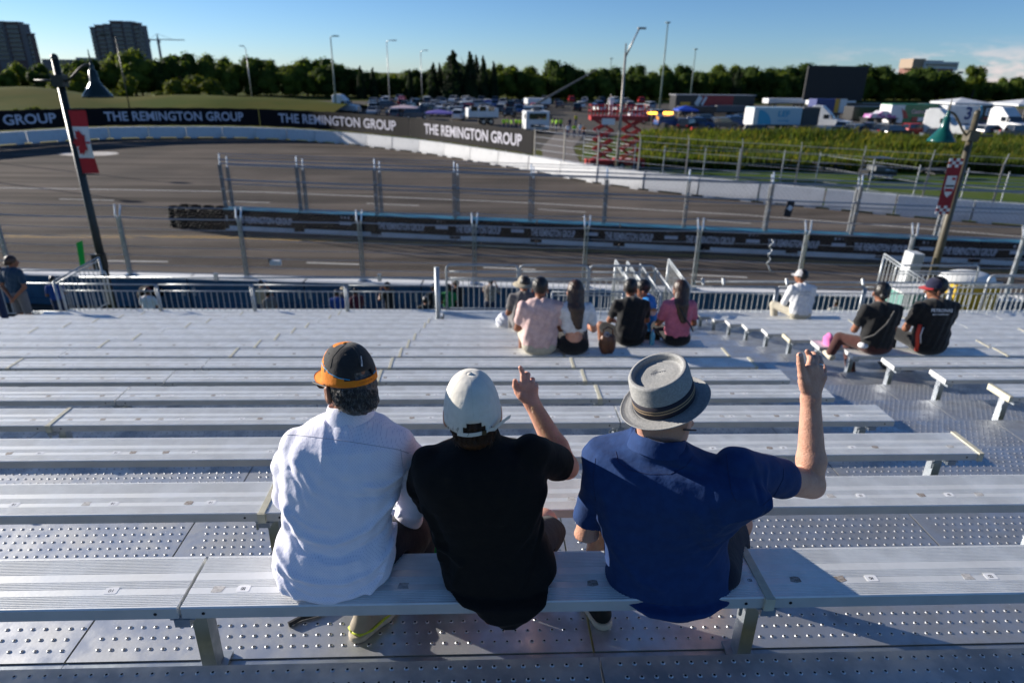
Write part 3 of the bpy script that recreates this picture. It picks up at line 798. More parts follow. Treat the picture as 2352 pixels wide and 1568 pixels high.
def ell(X, Y, Z, c, r, R=None):
    x, y, z = X-c[0], Y-c[1], Z-c[2]
    if R is not None:
        x, y, z = R[0][0]*x+R[1][0]*y+R[2][0]*z, R[0][1]*x+R[1][1]*y+R[2][1]*z, R[0][2]*x+R[1][2]*y+R[2][2]*z
    k0 = np.sqrt((x/r[0])**2+(y/r[1])**2+(z/r[2])**2); k1 = np.sqrt((x/r[0]**2)**2+(y/r[1]**2)**2+(z/r[2]**2)**2)+1e-9
    return k0*(k0-1)/k1
def rings(X, Y, Z, R, p=2.3):
    R = sorted(R); zs = [r[0] for r in R]
    cx, cy, hx, hy = (np.interp(Z, zs, [r[i] for r in R]) for i in (1, 2, 3, 4))
    q = (np.abs((X-cx)/hx)**p+np.abs((Y-cy)/hy)**p)**(1/p)
    d = (q-1)*np.minimum(hx, hy)
    return np.maximum(d, np.maximum(zs[0]-Z, Z-zs[-1]))
def smooth_rings(R, n=5):
    R = sorted(R); out = []
    for i in range(len(R)-1):
        p = [R[max(i-1, 0)], R[i], R[i+1], R[min(i+2, len(R)-1)]]
        for k in range(n):
            t = k/n; z = R[i][0]+(R[i+1][0]-R[i][0])*t
            row = [z]
            for j in range(1, 5):
                a, b, c, d = (q[j] for q in p)
                row.append(0.5*((2*b)+(-a+c)*t+(2*a-5*b+4*c-d)*t*t+(-a+3*b-3*c+d)*t**3))
            row[3] = max(row[3], 0.004); row[4] = max(row[4], 0.004); out.append(tuple(row))
    out.append(R[-1]); return out
def px_rings(L, dY=0.0):
    R = []; zl = 99
    for y, xl, xr, Yc, hy in L:
        Yc -= dY*min(1, max(0, (1395-y)/300.0)); p, q = U(xl, y, Yc), U(xr, y, Yc); w = 0.0 if y < 1330 else 1.0
        p2, q2 = U(xl, y, Yc-hy*w), U(xr, y, Yc-hy*w); z = min((p2.z+q2.z)/2, zl-0.008); zl = z
        R.append((z, (p.x+q.x)/2, Yc, abs(q.x-p.x)/2, hy))
    return smooth_rings(R)
def folds(X, Z, F, Yp):
    """raised or sunk strokes: each (pixel polyline, width m, amplitude m)"""
    D = np.zeros_like(X)
    for pts, w, a in F:
        P = [U(x, y, Yp) for x, y in pts]; dm = None
        for i in range(len(P)-1):
            ax_, az_, bx, bz = P[i].x, P[i].z, P[i+1].x, P[i+1].z
            dx, dz = bx-ax_, bz-az_; L = dx*dx+dz*dz+1e-12
            h = np.clip(((X-ax_)*dx+(Z-az_)*dz)/L, 0, 1); e = (X-ax_-h*dx)**2+(Z-az_-h*dz)**2
            tp = 1.0
            dm = e if dm is None else np.minimum(dm, e)
        D += a*np.exp(-dm/(w*w))
    return D
from mathutils.bvhtree import BVHTree
def bvh_of(objs):
    vs = []; fs = []
    for o in objs:
        L = Vector((0, 0, 0)); p = o; 
        while p is not None: L += Vector(p.location); p = p.parent
        n = len(vs); vs += [Vector(v.co)+L for v in o.data.vertices]; fs += [tuple(i+n for i in q.vertices) for q in o.data.polygons]
    return BVHTree.FromPolygons(vs, fs)
def hit(T, x, y, out=0.0005):
    h, nrm, i, d = T.ray_cast(CAM, ray(x, y).normalized())
    if h is None: return None
    if nrm.dot(ray(x, y)) > 0: nrm = -nrm
    return h+nrm*out
def seam(T, pts, m, parent, r=0.0009, name='seam', step=6, out=0.0003):
    P = []
    for i in range(len(pts)-1):
        n = max(1, int(math.hypot(pts[i+1][0]-pts[i][0], pts[i+1][1]-pts[i][1])/step))
        for k in range(n+(1 if i == len(pts)-2 else 0)):
            h = hit(T, pts[i][0]+(pts[i+1][0]-pts[i][0])*k/n, pts[i][1]+(pts[i+1][1]-pts[i][1])*k/n, out)
            if h is not None: P.append(h)
    if len(P) > 1: return MB().tube(P, r, 5).build(name, m, parent, smooth=True)
def u3(x, y, Y): p = U(x, y, Y); return (p.x, p.y, p.z)
def shifted(dY):
    return lambda x, y, Y: u3(x, y, Y-dY)
v2, v3 = shifted(0.10), shifted(0.115)

def skin(name, rgb, rgb2):
    return mat(name, rgb, 0.48, bump=0.25, bscale=160, rgb2=rgb2, vscale=25, thr=(0.4, 0.75), trans=0.08, spec=0.35)
skin_fair = skin('skin_fair', (0.70, 0.36, 0.25), (0.62, 0.28, 0.18))
skin_ruddy = skin('skin_ruddy', (0.60, 0.33, 0.235), (0.54, 0.27, 0.185))
skin_tan = skin('skin_tan', (0.30, 0.13, 0.075), (0.22, 0.09, 0.05))
nail_m = mat('nail', (0.70, 0.42, 0.34), 0.3)
def cloth(name, rgb, rgb2=None, dots=None, vs=30, sheen=0.15, rough=0.85, bump=0.45):
    if name in MC: return MC[name]
    m = mat(name, rgb, rough, bump=bump, bscale=22, rgb2=rgb2 or tuple(c*0.85 for c in rgb), vscale=vs, sheen=sheen, spec=0.2)
    if dots:
        nt = m.node_tree; b = bsdf(m); tc = nt.nodes.new('ShaderNodeTexCoord'); s = nt.nodes.new('ShaderNodeSeparateXYZ'); nt.links.new(tc.outputs['Object'], s.inputs[0])
        sp, r = dots
        zz = mth(nt, 'DIVIDE', mth(nt, 'ADD', s.outputs[2], mth(nt, 'MULTIPLY', s.outputs[1], -0.35)), sp*0.5); row = mth(nt, 'FLOOR', zz)
        fx = mth(nt, 'SUBTRACT', mth(nt, 'FRACT', mth(nt, 'ADD', mth(nt, 'DIVIDE', s.outputs[0], sp), mth(nt, 'MULTIPLY', row, 0.5))), 0.5)
        fz = mth(nt, 'MULTIPLY', mth(nt, 'SUBTRACT', mth(nt, 'FRACT', zz), 0.5), 0.5)
        dd = mth(nt, 'SQRT', mth(nt, 'ADD', mth(nt, 'MULTIPLY', fx, fx), mth(nt, 'MULTIPLY', fz, fz)))
        k = mth(nt, 'LESS_THAN', dd, r)
        mx = nt.nodes.new('ShaderNodeMixRGB'); l = b.inputs['Base Color'].links[0].from_socket
        nt.links.new(l, mx.inputs[1]); mx.inputs[2].default_value = (0.62, 0.62, 0.76, 1); nt.links.new(k, mx.inputs[0]); nt.links.new(mx.outputs[0], b.inputs['Base Color'])
    return m
shirt_white = cloth('dotted_white_cotton', (0.86, 0.85, 0.95), (0.83, 0.82, 0.93), dots=(0.0088, 0.12))
shirt_black = cloth('black_pique', (0.007, 0.0065, 0.006), (0.009, 0.008, 0.007), sheen=0.02)
shirt_blue = cloth('navy_blue_pique', (0.012, 0.043, 0.150), (0.010, 0.035, 0.125), sheen=0.05)
trouser_navy = cloth('navy_trousers', (0.006, 0.007, 0.016), sheen=0.1)
short_black = cloth('black_shorts', (0.006, 0.006, 0.008), sheen=0.1)
short_navy = cloth('navy_shorts', (0.008, 0.012, 0.028), sheen=0.1)
seam_blue = mat('seam_blue', (0.008, 0.02, 0.08), 0.9)
seam_white = mat('seam_white', (0.42, 0.42, 0.50), 0.9)
hair_grey = mat('grey_hair', (0.055, 0.052, 0.05), 0.5, bump=0.9, bscale=70, rgb2=(0.24, 0.23, 0.22), vscale=60, thr=(0.5, 0.72), spec=0.6)
hair_brown = mat('brown_hair', (0.085, 0.035, 0.014), 0.42, bump=0.6, bscale=60, rgb2=(0.04, 0.017, 0.008), vscale=50, spec=0.7)
hair_black = mat('black_hair', (0.010, 0.008, 0.007), 0.4, bump=0.6, bscale=60, spec=0.6)
hair_dark = mat('dark_brown_hair', (0.030, 0.013, 0.008), 0.42, bump=0.6, bscale=50, rgb2=(0.06, 0.025, 0.012), vscale=20, spec=0.6)
orange = cloth('orange_cap_cloth', (0.80, 0.24, 0.018), (0.74, 0.21, 0.015), sheen=0.05)
capblack = cloth('charcoal_cap_cloth', (0.030, 0.028, 0.028), (0.024, 0.022, 0.022), sheen=0.15)
capwhite = cloth('cream_cap_cloth', (0.78, 0.74, 0.66), (0.72, 0.68, 0.60), sheen=0.1)
cyan_m = mat('cyan_piping', (0.02, 0.38, 0.65), 0.5)

def head_R(yaw, pitch=0.0, roll=0.0):     # columns: right, forward, up
    return (Matrix.Rotation(yaw, 3, 'Z') @ Matrix.Rotation(roll, 3, 'Y') @ Matrix.Rotation(pitch, 3, 'X'))
def hv(c, R, v): return tuple(Vector(c)+R @ Vector(v))
def head_fn(c, R, s=1.0):
    def f(X, Y, Z):
        r = [list(R[i]) for i in range(3)]
        d = ell(X, Y, Z, hv(c, R, (0, -0.010*s, 0.015*s)), (0.078*s, 0.096*s, 0.105*s), r)
        d = smin(d, ell(X, Y, Z, hv(c, R, (0, 0.030*s, -0.045*s)), (0.060*s, 0.066*s, 0.078*s), r), 0.02)      # face
        d = smin(d, ell(X, Y, Z, hv(c, R, (0, 0.060*s, -0.095*s)), (0.030*s, 0.028*s, 0.026*s), r), 0.02)      # chin
        d = smin(d, rc(X, Y, Z, hv(c, R, (0, 0.088*s, -0.012*s)), hv(c, R, (0, 0.112*s, -0.040*s)), 0.009*s, 0.014*s), 0.01)  # nose
        d = smin(d, ell(X, Y, Z, hv(c, R, (0, 0.088*s, -0.072*s)), (0.024*s, 0.012*s, 0.010*s), r), 0.006)     # lips
        for sx in (-1, 1):
            d = np.maximum(d, -ell(X, Y, Z, hv(c, R, (sx*0.032*s, 0.098*s, -0.010*s)), (0.017*s, 0.010*s, 0.010*s), r))  # eye sockets
            d = smin(d, ell(X, Y, Z, hv(c, R, (sx*0.032*s, 0.084*s, -0.010*s)), (0.012*s, 0.012*s, 0.012*s), r), 0.003)
            e = ell(X, Y, Z, hv(c, R, (sx*0.088*s, -0.006*s, -0.034*s)), (0.011*s, 0.020*s, 0.035*s), r)
            e = np.maximum(e, -ell(X, Y, Z, hv(c, R, (sx*0.099*s, -0.002*s, -0.030*s)), (0.006*s, 0.010*s, 0.018*s), r))
            d = smin(d, e, 0.006)
        return d
    return f
def bounds(pts, pad):
    a = np.array(pts); return a.min(0)-pad, a.max(0)+pad
def crown_mesh(c, R, rx, ry, rz, z0, bulge=1.0, n=48, m=16, lift=0.0):
    """cap crown as a dome: rings from the sweatband up to the button, thickness added by an inner shell"""
    vs = []; fs = []
    for i in range(m+1):
        t = i/m; a = t*math.pi/2; rr = math.cos(a)**0.72; z = z0+(rz-z0)*math.sin(a)**1.05
        for j in range(n):
            an = 2*math.pi*j/n; pn = 1.0+0.010*abs(math.sin(an*3))*math.sin(a*2)
            vs.append(hv(c, R, (rx*rr*math.cos(an)*pn, ry*rr*math.sin(an)*pn, z)))
    for i in range(m):
        for j in range(n): q = (j+1) % n; fs.append((i*n+j, i*n+q, (i+1)*n+q, (i+1)*n+j))
    return vs, fs
def brim(parent, c, R, rx, ry, z0, m, length=0.075, w=0.085, droop=0.018, name='brim'):
    b = MB(); vs = []; nu, nv = 12, 6
    for side in (0.0, -0.003):
        for i in range(nu+1):
            u_ = -1+2*i/nu; an = u_*1.12
            bx, by = rx*math.sin(an), ry*math.cos(an)
            for j in range(nv+1):
                v_ = j/nv; ext = length*math.sqrt(max(0, 1-(abs(u_)**2.4)))*v_
                vs.append(hv(c, R, (bx*(1+0.10*v_*(1-abs(u_))), by+ext, z0+side-droop*v_*0.5-0.012*(abs(u_)**2)*v_)))
    k = (nu+1)*(nv+1); fs = []
    for s in (0, 1):
        for i in range(nu):
            for j in range(nv):
                q = (s*k+i*(nv+1)+j, s*k+(i+1)*(nv+1)+j, s*k+(i+1)*(nv+1)+j+1, s*k+i*(nv+1)+j+1); fs.append(q if s else q[::-1])
    for i in range(nu): fs.append((i*(nv+1)+nv, (i+1)*(nv+1)+nv, k+(i+1)*(nv+1)+nv, k+i*(nv+1)+nv))
    return b.add(vs, fs).build(name, m, parent, smooth=True)
def hair_tufts(parent, T, samples, m, L=0.022, r=0.0011, curl=0.006, name='hair_strands', down=1.0, seed=1):
    rr = random.Random(seed); b = MB()
    for (x, y) in samples:
        h, nrm, i, d = T.ray_cast(CAM, ray(x, y).normalized())
        if h is None: continue
        if nrm.dot(ray(x, y)) > 0: nrm = -nrm
        g = Vector((rr.uniform(-.6, .6), rr.uniform(-.2, .2), -down)); g = (g-nrm*g.dot(nrm)).normalized()
        sd = nrm.cross(g); P = []; l = L*rr.uniform(.6, 1.3); ph = rr.uniform(0, 6.28)
        for k in range(6):
            t = k/5; P.append(h+g*l*t+nrm*(0.001+0.006*math.sin(t*2.4)*rr.uniform(.5, 1))+sd*curl*math.sin(ph+t*4))
        b.tube(P, [r, r, r, r*.9, r*.6, r*.2], 3, False)
    o = b.build(name, m, parent, smooth=True); o['kind'] = 'stuff'; return o

# ------------------------------------------------------------------ the man in the dotted white shirt
def person(name, loc, label, cat='person', group=None, rz=0.0): return empty(name, loc, rz, label, cat, group)
SZ = SEAT_Z
P1 = person('person', (u3(770, 1330, 1.74)[0], 1.74, SZ), 'man in a dotted white shirt and black and orange cap, left of the three')
hc1 = u3(800, 868, 1.915); R1 = head_R(math.radians(42), math.radians(-8))
R_t1 = px_rings([(955, 742, 862, 1.895, 0.070), (972, 705, 893, 1.885, 0.085), (986, 684, 912, 1.875, 0.098), (1002, 664, 932, 1.865, 0.108), (1040, 650, 940, 1.855, 0.122), (1100, 643, 925, 1.835, 0.128), (1160, 647, 908, 1.82, 0.128),
    (1205, 650, 900, 1.805, 0.126), (1240, 634, 908, 1.79, 0.138), (1275, 628, 908, 1.78, 0.142), (1310, 636, 898, 1.765, 0.135), (1345, 655, 874, 1.745, 0.115), (1372, 690, 838, 1.715, 0.085), (1388, 735, 808, 1.69, 0.055)])
F1 = [([(648, 1175), (690, 1218), (770, 1232), (850, 1208), (902, 1172)], 0.012, 0.012), ([(640, 1205), (700, 1250), (790, 1258), (880, 1232), (905, 1205)], 0.010, -0.009),
      ([(630, 1262), (690, 1292), (790, 1300), (860, 1288), (900, 1262)], 0.010, 0.010), ([(640, 1300), (720, 1325), (800, 1330), (880, 1305)], 0.008, -0.007), ([(650, 1330), (720, 1355), (800, 1358), (860, 1335)], 0.009, 0.006),
      ([(840, 1120), (880, 1128), (920, 1120)], 0.008, 0.006), ([(820, 1140), (870, 1148), (915, 1138)], 0.006, -0.004), ([(660, 1080), (690, 1095), (720, 1130)], 0.010, 0.006), ([(655, 1100), (680, 1120), (700, 1160)], 0.007, -0.005),
      ([(720, 1010), (735, 1060), (730, 1110)], 0.008, 0.005), ([(745, 1015), (760, 1070)], 0.007, -0.004), ([(780, 1010), (800, 1050), (790, 1100)], 0.010, 0.005), ([(640, 1285), (700, 1345), (760, 1372)], 0.008, 0.005), ([(905, 1250), (880, 1310), (840, 1350)], 0.007, 0.006),
      ([(690, 1240), (760, 1268), (830, 1262)], 0.006, 0.005), ([(670, 1180), (720, 1200), (760, 1205)], 0.007, 0.005)]
def fn(X, Y, Z):
    d = rings(X, Y, Z, R_t1, 2.25)
    arm = chain(X, Y, Z, [u3(915, 1020, 1.87), u3(945, 1060, 1.89), u3(944, 1160, 1.94), u3(938, 1190, 2.02), u3(900, 1190, 2.16)], [0.058, 0.056, 0.050, 0.050, 0.042], 0.02)
    arm2 = chain(X, Y, Z, [u3(684, 1020, 1.87), u3(663, 1070, 1.89), u3(660, 1140, 1.94), u3(690, 1170, 2.05), u3(740, 1160, 2.18)], [0.056, 0.052, 0.046, 0.046, 0.040], 0.02)
    d = smin(d, arm, 0.016); d = smin(d, arm2, 0.016)
    d = d - folds(X, Z, F1, 1.72)*(Y < 1.9) - 0.0026*np.sin(X*60+Z*35+2*np.sin(Z*21))*np.sin(Z*48-X*22+1.7*np.sin(X*25))
    return d
lo, hi_ = bounds([u3(600, 950, 1.9), u3(1000, 1000, 1.9), u3(640, 1400, 1.6), u3(900, 1190, 2.2), (0, 1.62, 6.2)][:4], 0.05)
sh1 = surf_obj('shirt', fn, (lo[0], 1.56, SZ-0.035), (hi_[0]+.02, 2.24, u3(700, 940, 1.9)[2]+0.02), 0.0055, shirt_white, P1)
# collar: a stand collar folded over
def collar(parent, px, Yc, hx, hy, h, m, tilt=0.0, flare=0.012, yaw=0.0, zoff=0.0, open_=0.0):
    c = U(px[0], px[1], Yc); b = MB(); n = 40; R = head_R(yaw, math.radians(-12), tilt)
    prof = [(1.20, -0.020, 1), (1.16, -0.010, 1), (1.13, 0.0, 1), (1.06, h*0.6, 1), (1.0, h, 1), (0.95, h+0.002, 1), (0.93, h*0.8, 1), (0.95, -0.02, 1)]
    vs = []; fs = []
    for k, (s, z, _) in enumerate(prof):
        for j in range(n):
            an = 2*math.pi*j/n; bk = 0.5-0.5*math.sin(an)   # 1 at the back of the neck
            vs.append(hv(c, R, (hx*s*math.cos(an), hy*s*math.sin(an), z+0.010*bk+0.002*math.sin(an*5))))
    for k in range(len(prof)-1):
        for j in range(n): q = (j+1) % n; fs.append((k*n+j, k*n+q, (k+1)*n+q, (k+1)*n+j))
    return b.add(vs, fs).build('collar', m, parent, smooth=True)
collar(P1, (805, 962), 1.905, 0.073, 0.072, 0.040, shirt_white, yaw=math.radians(10), tilt=math.radians(4))
T = bvh_of([sh1])
seam(T, [(640, 1002), (668, 998), (720, 1003), (790, 1012), (860, 1023), (915, 1032), (938, 1040)], seam_white, P1, r=0.0011)
seam(T, [(920, 1030), (926, 1080), (918, 1140), (905, 1180)], seam_white, P1, r=0.0009)
# body of the man: neck, head, forearms
neck1 = u3(803, 965, 1.90)
hf1 = head_fn(hc1, R1, 0.93)
def fn(X, Y, Z):
    d = smin(hf1(X, Y, Z), rc(X, Y, Z, tuple(Vector(neck1)-Vector((0, 0, .05))), hv(hc1, R1, (0, -0.012, -0.06)), 0.060, 0.056), 0.02)
    d = smin(d, ell(X, Y, Z, tuple(Vector(neck1)-Vector((0, 0, .22))), (0.10, 0.07, 0.17)), 0.05)
    for sgn, e_, w_ in ((1, u3(938, 1190, 2.03), u3(850, 1190, 2.28)), (-1, u3(690, 1172, 2.05), u3(790, 1165, 2.28))):
        d = smin(d, rc(X, Y, Z, tuple(Vector(neck1)+Vector((sgn*0.10, 0, -0.14))), e_, 0.035, 0.036), 0.03)
        d = smin(d, rc(X, Y, Z, e_, w_, 0.036, 0.026), 0.012)
        d = smin(d, rc(X, Y, Z, w_, tuple(Vector(w_)+Vector((-sgn*0.06, 0.05, -0.01))), 0.030, 0.018), 0.012)
    for q in range(4): pass
    return d
body1 = surf_obj('body', fn, (hc1[0]-0.28, 1.75, SZ+0.22), (hc1[0]+0.26, 2.36, hc1[2]+0.13), 0.0055, skin_tan, P1)
def fn(X, Y, Z):
    Rl = [list(R1[i]) for i in range(3)]
    d = ell(X, Y, Z, hv(hc1, R1, (0, -0.020, -0.008)), (0.077, 0.086, 0.104), Rl)
    d = smin(d, ell(X, Y, Z, hv(hc1, R1, (0, -0.055, -0.070)), (0.062, 0.048, 0.040), Rl), 0.02)
    x, y, z = X-hc1[0], Y-hc1[1], Z-hc1[2]
    ly = R1[0][1]*x+R1[1][1]*y+R1[2][1]*z
    d = d - 0.0045*np.sin(X*190+Z*60)*np.sin(Z*170-Y*80)*np.sin(Y*150+X*40)
    return np.maximum(d, ly-0.020)
hr1 = surf_obj('hair', fn, (hc1[0]-0.12, hc1[1]-0.14, hc1[2]-0.15), (hc1[0]+0.12, hc1[1]+0.10, hc1[2]+0.10), 0.004, hair_grey, P1)
T = bvh_of([hr1])
rr = random.Random(3)
smp = [(rr.uniform(738, 864), rr.uniform(893, 938)) for _ in range(1500)]
lite = mat('grey_strand', (0.30, 0.29, 0.28), 0.4, spec=0.6)
hair_tufts(P1, T, smp[:1250], hair_grey, L=0.014, curl=0.0024, r=0.0007, seed=4)
hair_tufts(P1, T, smp[1250:1500], lite, L=0.014, curl=0.0024, r=0.0006, seed=5, name='grey_strands')
# cap: black crown with an orange lower band and front
capc = hv(hc1, R1, (0, -0.010, 0.0))
rx, ry, z0, rz_ = 0.081, 0.100, 0.002, 0.118
vs, fs = crown_mesh(capc, R1, rx, ry, rz_, z0)
b = MB(); n_ = 48
for k, f in enumerate(fs):
    i, j = k//n_, k % n_; an = 2*math.pi*(j+0.5)/n_; front = math.sin(an)   # +1 is the front
    lim = 2.2 if front < 0 else 2.2+11*max(0, front)**0.8
    if front < 0: lim = 2.0+3.2*max(0, front+0.75)
    orange_here = i < lim or (i > 12 and front > 0.1)
    hole_here = front < -0.80 and i < 4 and abs(math.cos(an)) < 0.42 and i >= 0
    if hole_here: continue
    b.f.append(f); b.m.append(1 if orange_here else 0)
b.v = vs
cap1 = b.build('cap', [capblack, orange], P1, smooth=True); 
sm = cap1.modifiers.new('thick', 'SOLIDIFY'); sm.thickness = 0.0022; sm.offset = 1
# strap across the opening, piping, button, eyelets
st = []
for k in range(13):
    an = math.radians(-90-30+60*k/12); st.append(hv(capc, R1, (rx*1.012*math.cos(an), ry*1.012*math.sin(an), z0+0.010)))
def ribbon(P, w, upv, th=0.002):
    b = MB(); vs = []; upv = Vector(upv); n = len(P)
    c = sum((Vector(p) for p in P), Vector((0, 0, 0)))/n
    for p in P:
        p = Vector(p); o_ = (p-c).normalized()*th
        vs += [p-upv*w/2, p+upv*w/2, p+upv*w/2+o_, p-upv*w/2+o_]
    fs = []
    for i in range(n-1):
        for q in range(4): r_ = (q+1) % 4; fs.append((4*i+q, 4*i+r_, 4*i+4+r_, 4*i+4+q))
    fs += [(0, 1, 2, 3), (4*n-1, 4*n-2, 4*n-3, 4*n-4)]
    return b.add(vs, fs)
upv = R1 @ Vector((0, 0, 1))
s_ = ribbon(st, 0.020, upv).build('strap', orange, P1, smooth=False)
b = MB()
for k in range(3, 10):
    p = Vector(st[k]); o_ = (p-Vector(capc)).normalized(); b = MB(); b.lathe([(0.0022, 0), (0.0018, 0.0008), (0.0008, 0.001)], (0, 0, 0), 8, mat=o_.to_track_quat('Z', 'Y').to_matrix())
    b.v = [tuple(Vector(v)+p+o_*0.0022) for v in b.v]; b.build('strap_dimple', mat('orange_dark', (0.55, 0.14, 0.01), 0.6), s_)
MB().lathe([(0.009, 0), (0.008, 0.004), (0.004, 0.006), (0.0, 0.0065)], (0, 0, 0), 14, mat=None).build('tmp', orange)
tmp = bpy.data.objects['tmp']; vs = [hv(capc, R1, (v.co.x, v.co.y, rz_-0.001+v.co.z)) for v in tmp.data.vertices]; fs = [tuple(p.vertices) for p in tmp.data.polygons]
bpy.data.objects.remove(tmp); MB().add(vs, fs).build('button', orange, P1, smooth=True)
brim(P1, capc, R1, rx, ry, z0+0.004, orange, length=0.082)
T = bvh_of([cap1])
seam(T, [(737, 822), (745, 842), (760, 858), (780, 868), (804, 872)], cyan_m, P1, r=0.0014, name='piping', step=3, out=0.003)
seam(T, [(846, 868), (856, 858), (860, 852)], cyan_m, P1, r=0.0014, name='piping', step=3, out=0.003)
stitch = mat('stitch_dark', (0.07, 0.065, 0.06), 0.8)
seam(T, [(797, 789), (780, 803), (766, 820), (760, 845)], stitch, P1, r=0.0008, name='stitch', step=3, out=0.0026)
seam(T, [(799, 789), (812, 800), (822, 815), (826, 835)], stitch, P1, r=0.0008, name='stitch', step=3, out=0.0026)
seam(T, [(805, 788), (819, 799), (829, 812)], stitch, P1, r=0.0008, name='stitch', step=3, out=0.0026)
for x, y in ((757, 812), (794, 815), (840, 810)):
    h = hit(T, x, y, 0.002)
    if h is not None: MB().lathe([(0.0036, 0), (0.003, 0.0012), (0.0015, 0.0012)], h, 10, mat=None).build('eyelet', stitch, P1)
h = hit(T, 829, 830, 0.0032); h2 = hit(T, 828, 820, 0.0032); h3 = hit(T, 836, 830, 0.0032)
if h is not None and h2 is not None and h3 is not None:
    u_ = (h2-h).normalized(); w_ = (h-h3).normalized(); w_ = (w_-u_*w_.dot(u_)).normalized(); nn_ = u_.cross(w_)
    tg = MB(); tg.add([h+u_*a_+w_*b_ for a_, b_ in ((-.020, -.006), (.020, -.006), (.020, .006), (-.020, .006))], [(0, 1, 2, 3)]); tg.build('tag', ink, P1)
    text_on('McLaren', 0.0085, mat('tag_white', (0.8, 0.8, 0.8), 0.5), P1, h, u_, w_, out=0.0008 if nn_.dot(CAM-h) > 0 else -0.0008, fit=0.034, bold=0.0002)
# sunglasses arm at the temple
MB().tube([hv(hc1, R1, (-0.081, 0.0, -0.004)), hv(hc1, R1, (-0.082, 0.05, -0.006)), hv(hc1, R1, (-0.076, 0.10, -0.012))], 0.0028, 6).build('sunglasses', ink, P1)
MB().lathe([(0.001, 0), (0.022, 0.001), (0.026, 0.0)], (0, 0, 0), 16, mat=None).build('tmp', ink)
tmp = bpy.data.objects['tmp']; vs = [hv(hc1, R1, (-0.045+v.co.x*0.8, 0.098+v.co.z*3, -0.022+v.co.y*0.8)) for v in tmp.data.vertices]; fs = [tuple(p.vertices) for p in tmp.data.polygons]
bpy.data.objects.remove(tmp); MB().add(vs, fs).build('lens', ink, P1)
# trousers and shoe
def fn(X, Y, Z):
    d = ell(X, Y, Z, (u3(772, 1330, 1.76)[0], 1.76, SZ+0.07), (0.160, 0.105, 0.075))
    hx_ = u3(772, 1330, 1.76)[0]
    d = smin(d, rc(X, Y, Z, u3(845, 1318, 1.79), u3(935, 1240, 2.02), 0.080, 0.080), 0.02)
    d = smin(d, chain(X, Y, Z, [(hx_+0.09, 1.80, SZ+0.08), u3(965, 1212, 2.12), (u3(965, 1212, 2.12)[0]-0.02, 2.10, SZ-0.36)], [0.092, 0.068, 0.055], 0.03), 0.03)
    d = smin(d, chain(X, Y, Z, [(hx_-0.07, 1.80, SZ+0.08), (hx_-0.10, 2.15, SZ+0.06), (hx_-0.06, 2.18, SZ-0.34)], [0.09, 0.068, 0.055], 0.03), 0.03)
    return np.maximum(d, -(np.maximum(np.maximum(1.60-Y, Y-1.885), Z-(SZ+0.004))))
hx_ = u3(772, 1330, 1.76)[0]
surf_obj('trousers', fn, (hx_-0.26, 1.6, SZ-0.40), (hx_+0.42, 2.3, SZ+0.2), 0.008, trouser_navy, P1)
sole_w = mat('shoe_sole', (0.60, 0.52, 0.40), 0.7, vary=0.3, vscale=20); lime = mat('lime_shoe', (0.55, 0.62, 0.05), 0.6); beige = mat('beige_shoe', (0.42, 0.36, 0.28), 0.8, vary=0.2)
def shoe(parent, heel, toe, up_c, sole_c, acc=None, s=1.0, name='shoe'):
    h, t_ = Vector(heel), Vector(toe); d = (t_-h).normalized(); sd = d.cross(Vector((0, 0, 1)))
    q = lambda a, b_, c: tuple(h+d*a*s+sd*b_*s+Vector((0, 0, c*s)))
    def f(X, Y, Z):
        e = rc(X, Y, Z, q(0.035, 0, 0.045), q(0.15, 0, 0.032), 0.036*s, 0.036*s); e = smin(e, rc(X, Y, Z, q(0.15, 0, 0.03), q(0.235, -0.006, 0.022), 0.037*s, 0.030*s), 0.02)
        e = smin(e, rc(X, Y, Z, q(0.045, 0, 0.05), q(0.055, 0, 0.10), 0.034*s, 0.032*s), 0.015)
        return np.maximum(e, (h.z+0.022*s)-Z)
    lo, hi_ = bounds([q(0, 0, 0), q(0.27, 0, 0), q(0.1, 0.03, 0.13)], 0.045)
    o = surf_obj(name, f, lo, hi_, 0.006, up_c, parent)
    def f2(X, Y, Z):
        e = rc(X, Y, Z, q(0.030, 0, 0.012), q(0.15, 0, 0.012), 0.040*s, 0.040*s); e = smin(e, rc(X, Y, Z, q(0.15, 0, 0.012), q(0.238, -0.006, 0.012), 0.042*s, 0.034*s), 0.02)
        return np.maximum(np.maximum(e, Z-(h.z+0.028*s)), (h.z+0.001)-Z)
    so = surf_obj('sole', f2, lo, hi_, 0.005, sole_c, None); link_child(so, o)
    so.data.transform(Matrix.Translation(-Vector(parent.location)))
    if acc:
        P = [q(0.0, 0.0, 0.045), q(0.01, 0.030, 0.04), q(0.06, 0.040, 0.030), q(0.12, 0.040, 0.034), q(0.19, 0.036, 0.030)]; a_ = MB().tube(P, 0.006*s, 6).build('stripe', acc, None, smooth=True); link_child(a_, o); a_.data.transform(Matrix.Translation(-Vector(parent.location)))
        P = [q(0.0, 0.0, 0.045), q(0.01, -0.030, 0.04), q(0.06, -0.040, 0.030), q(0.12, -0.040, 0.034)]; a_ = MB().tube(P, 0.006*s, 6).build('stripe', acc, None, smooth=True); link_child(a_, o); a_.data.transform(Matrix.Translation(-Vector(parent.location)))
    return o
tz = rZ(1)-0.40
h1 = G(812, 1462, tz+0.01)
shoe(P1, (h1.x, h1.y-0.01, tz), (h1.x+0.17, h1.y+0.2, tz), beige, sole_w, lime)

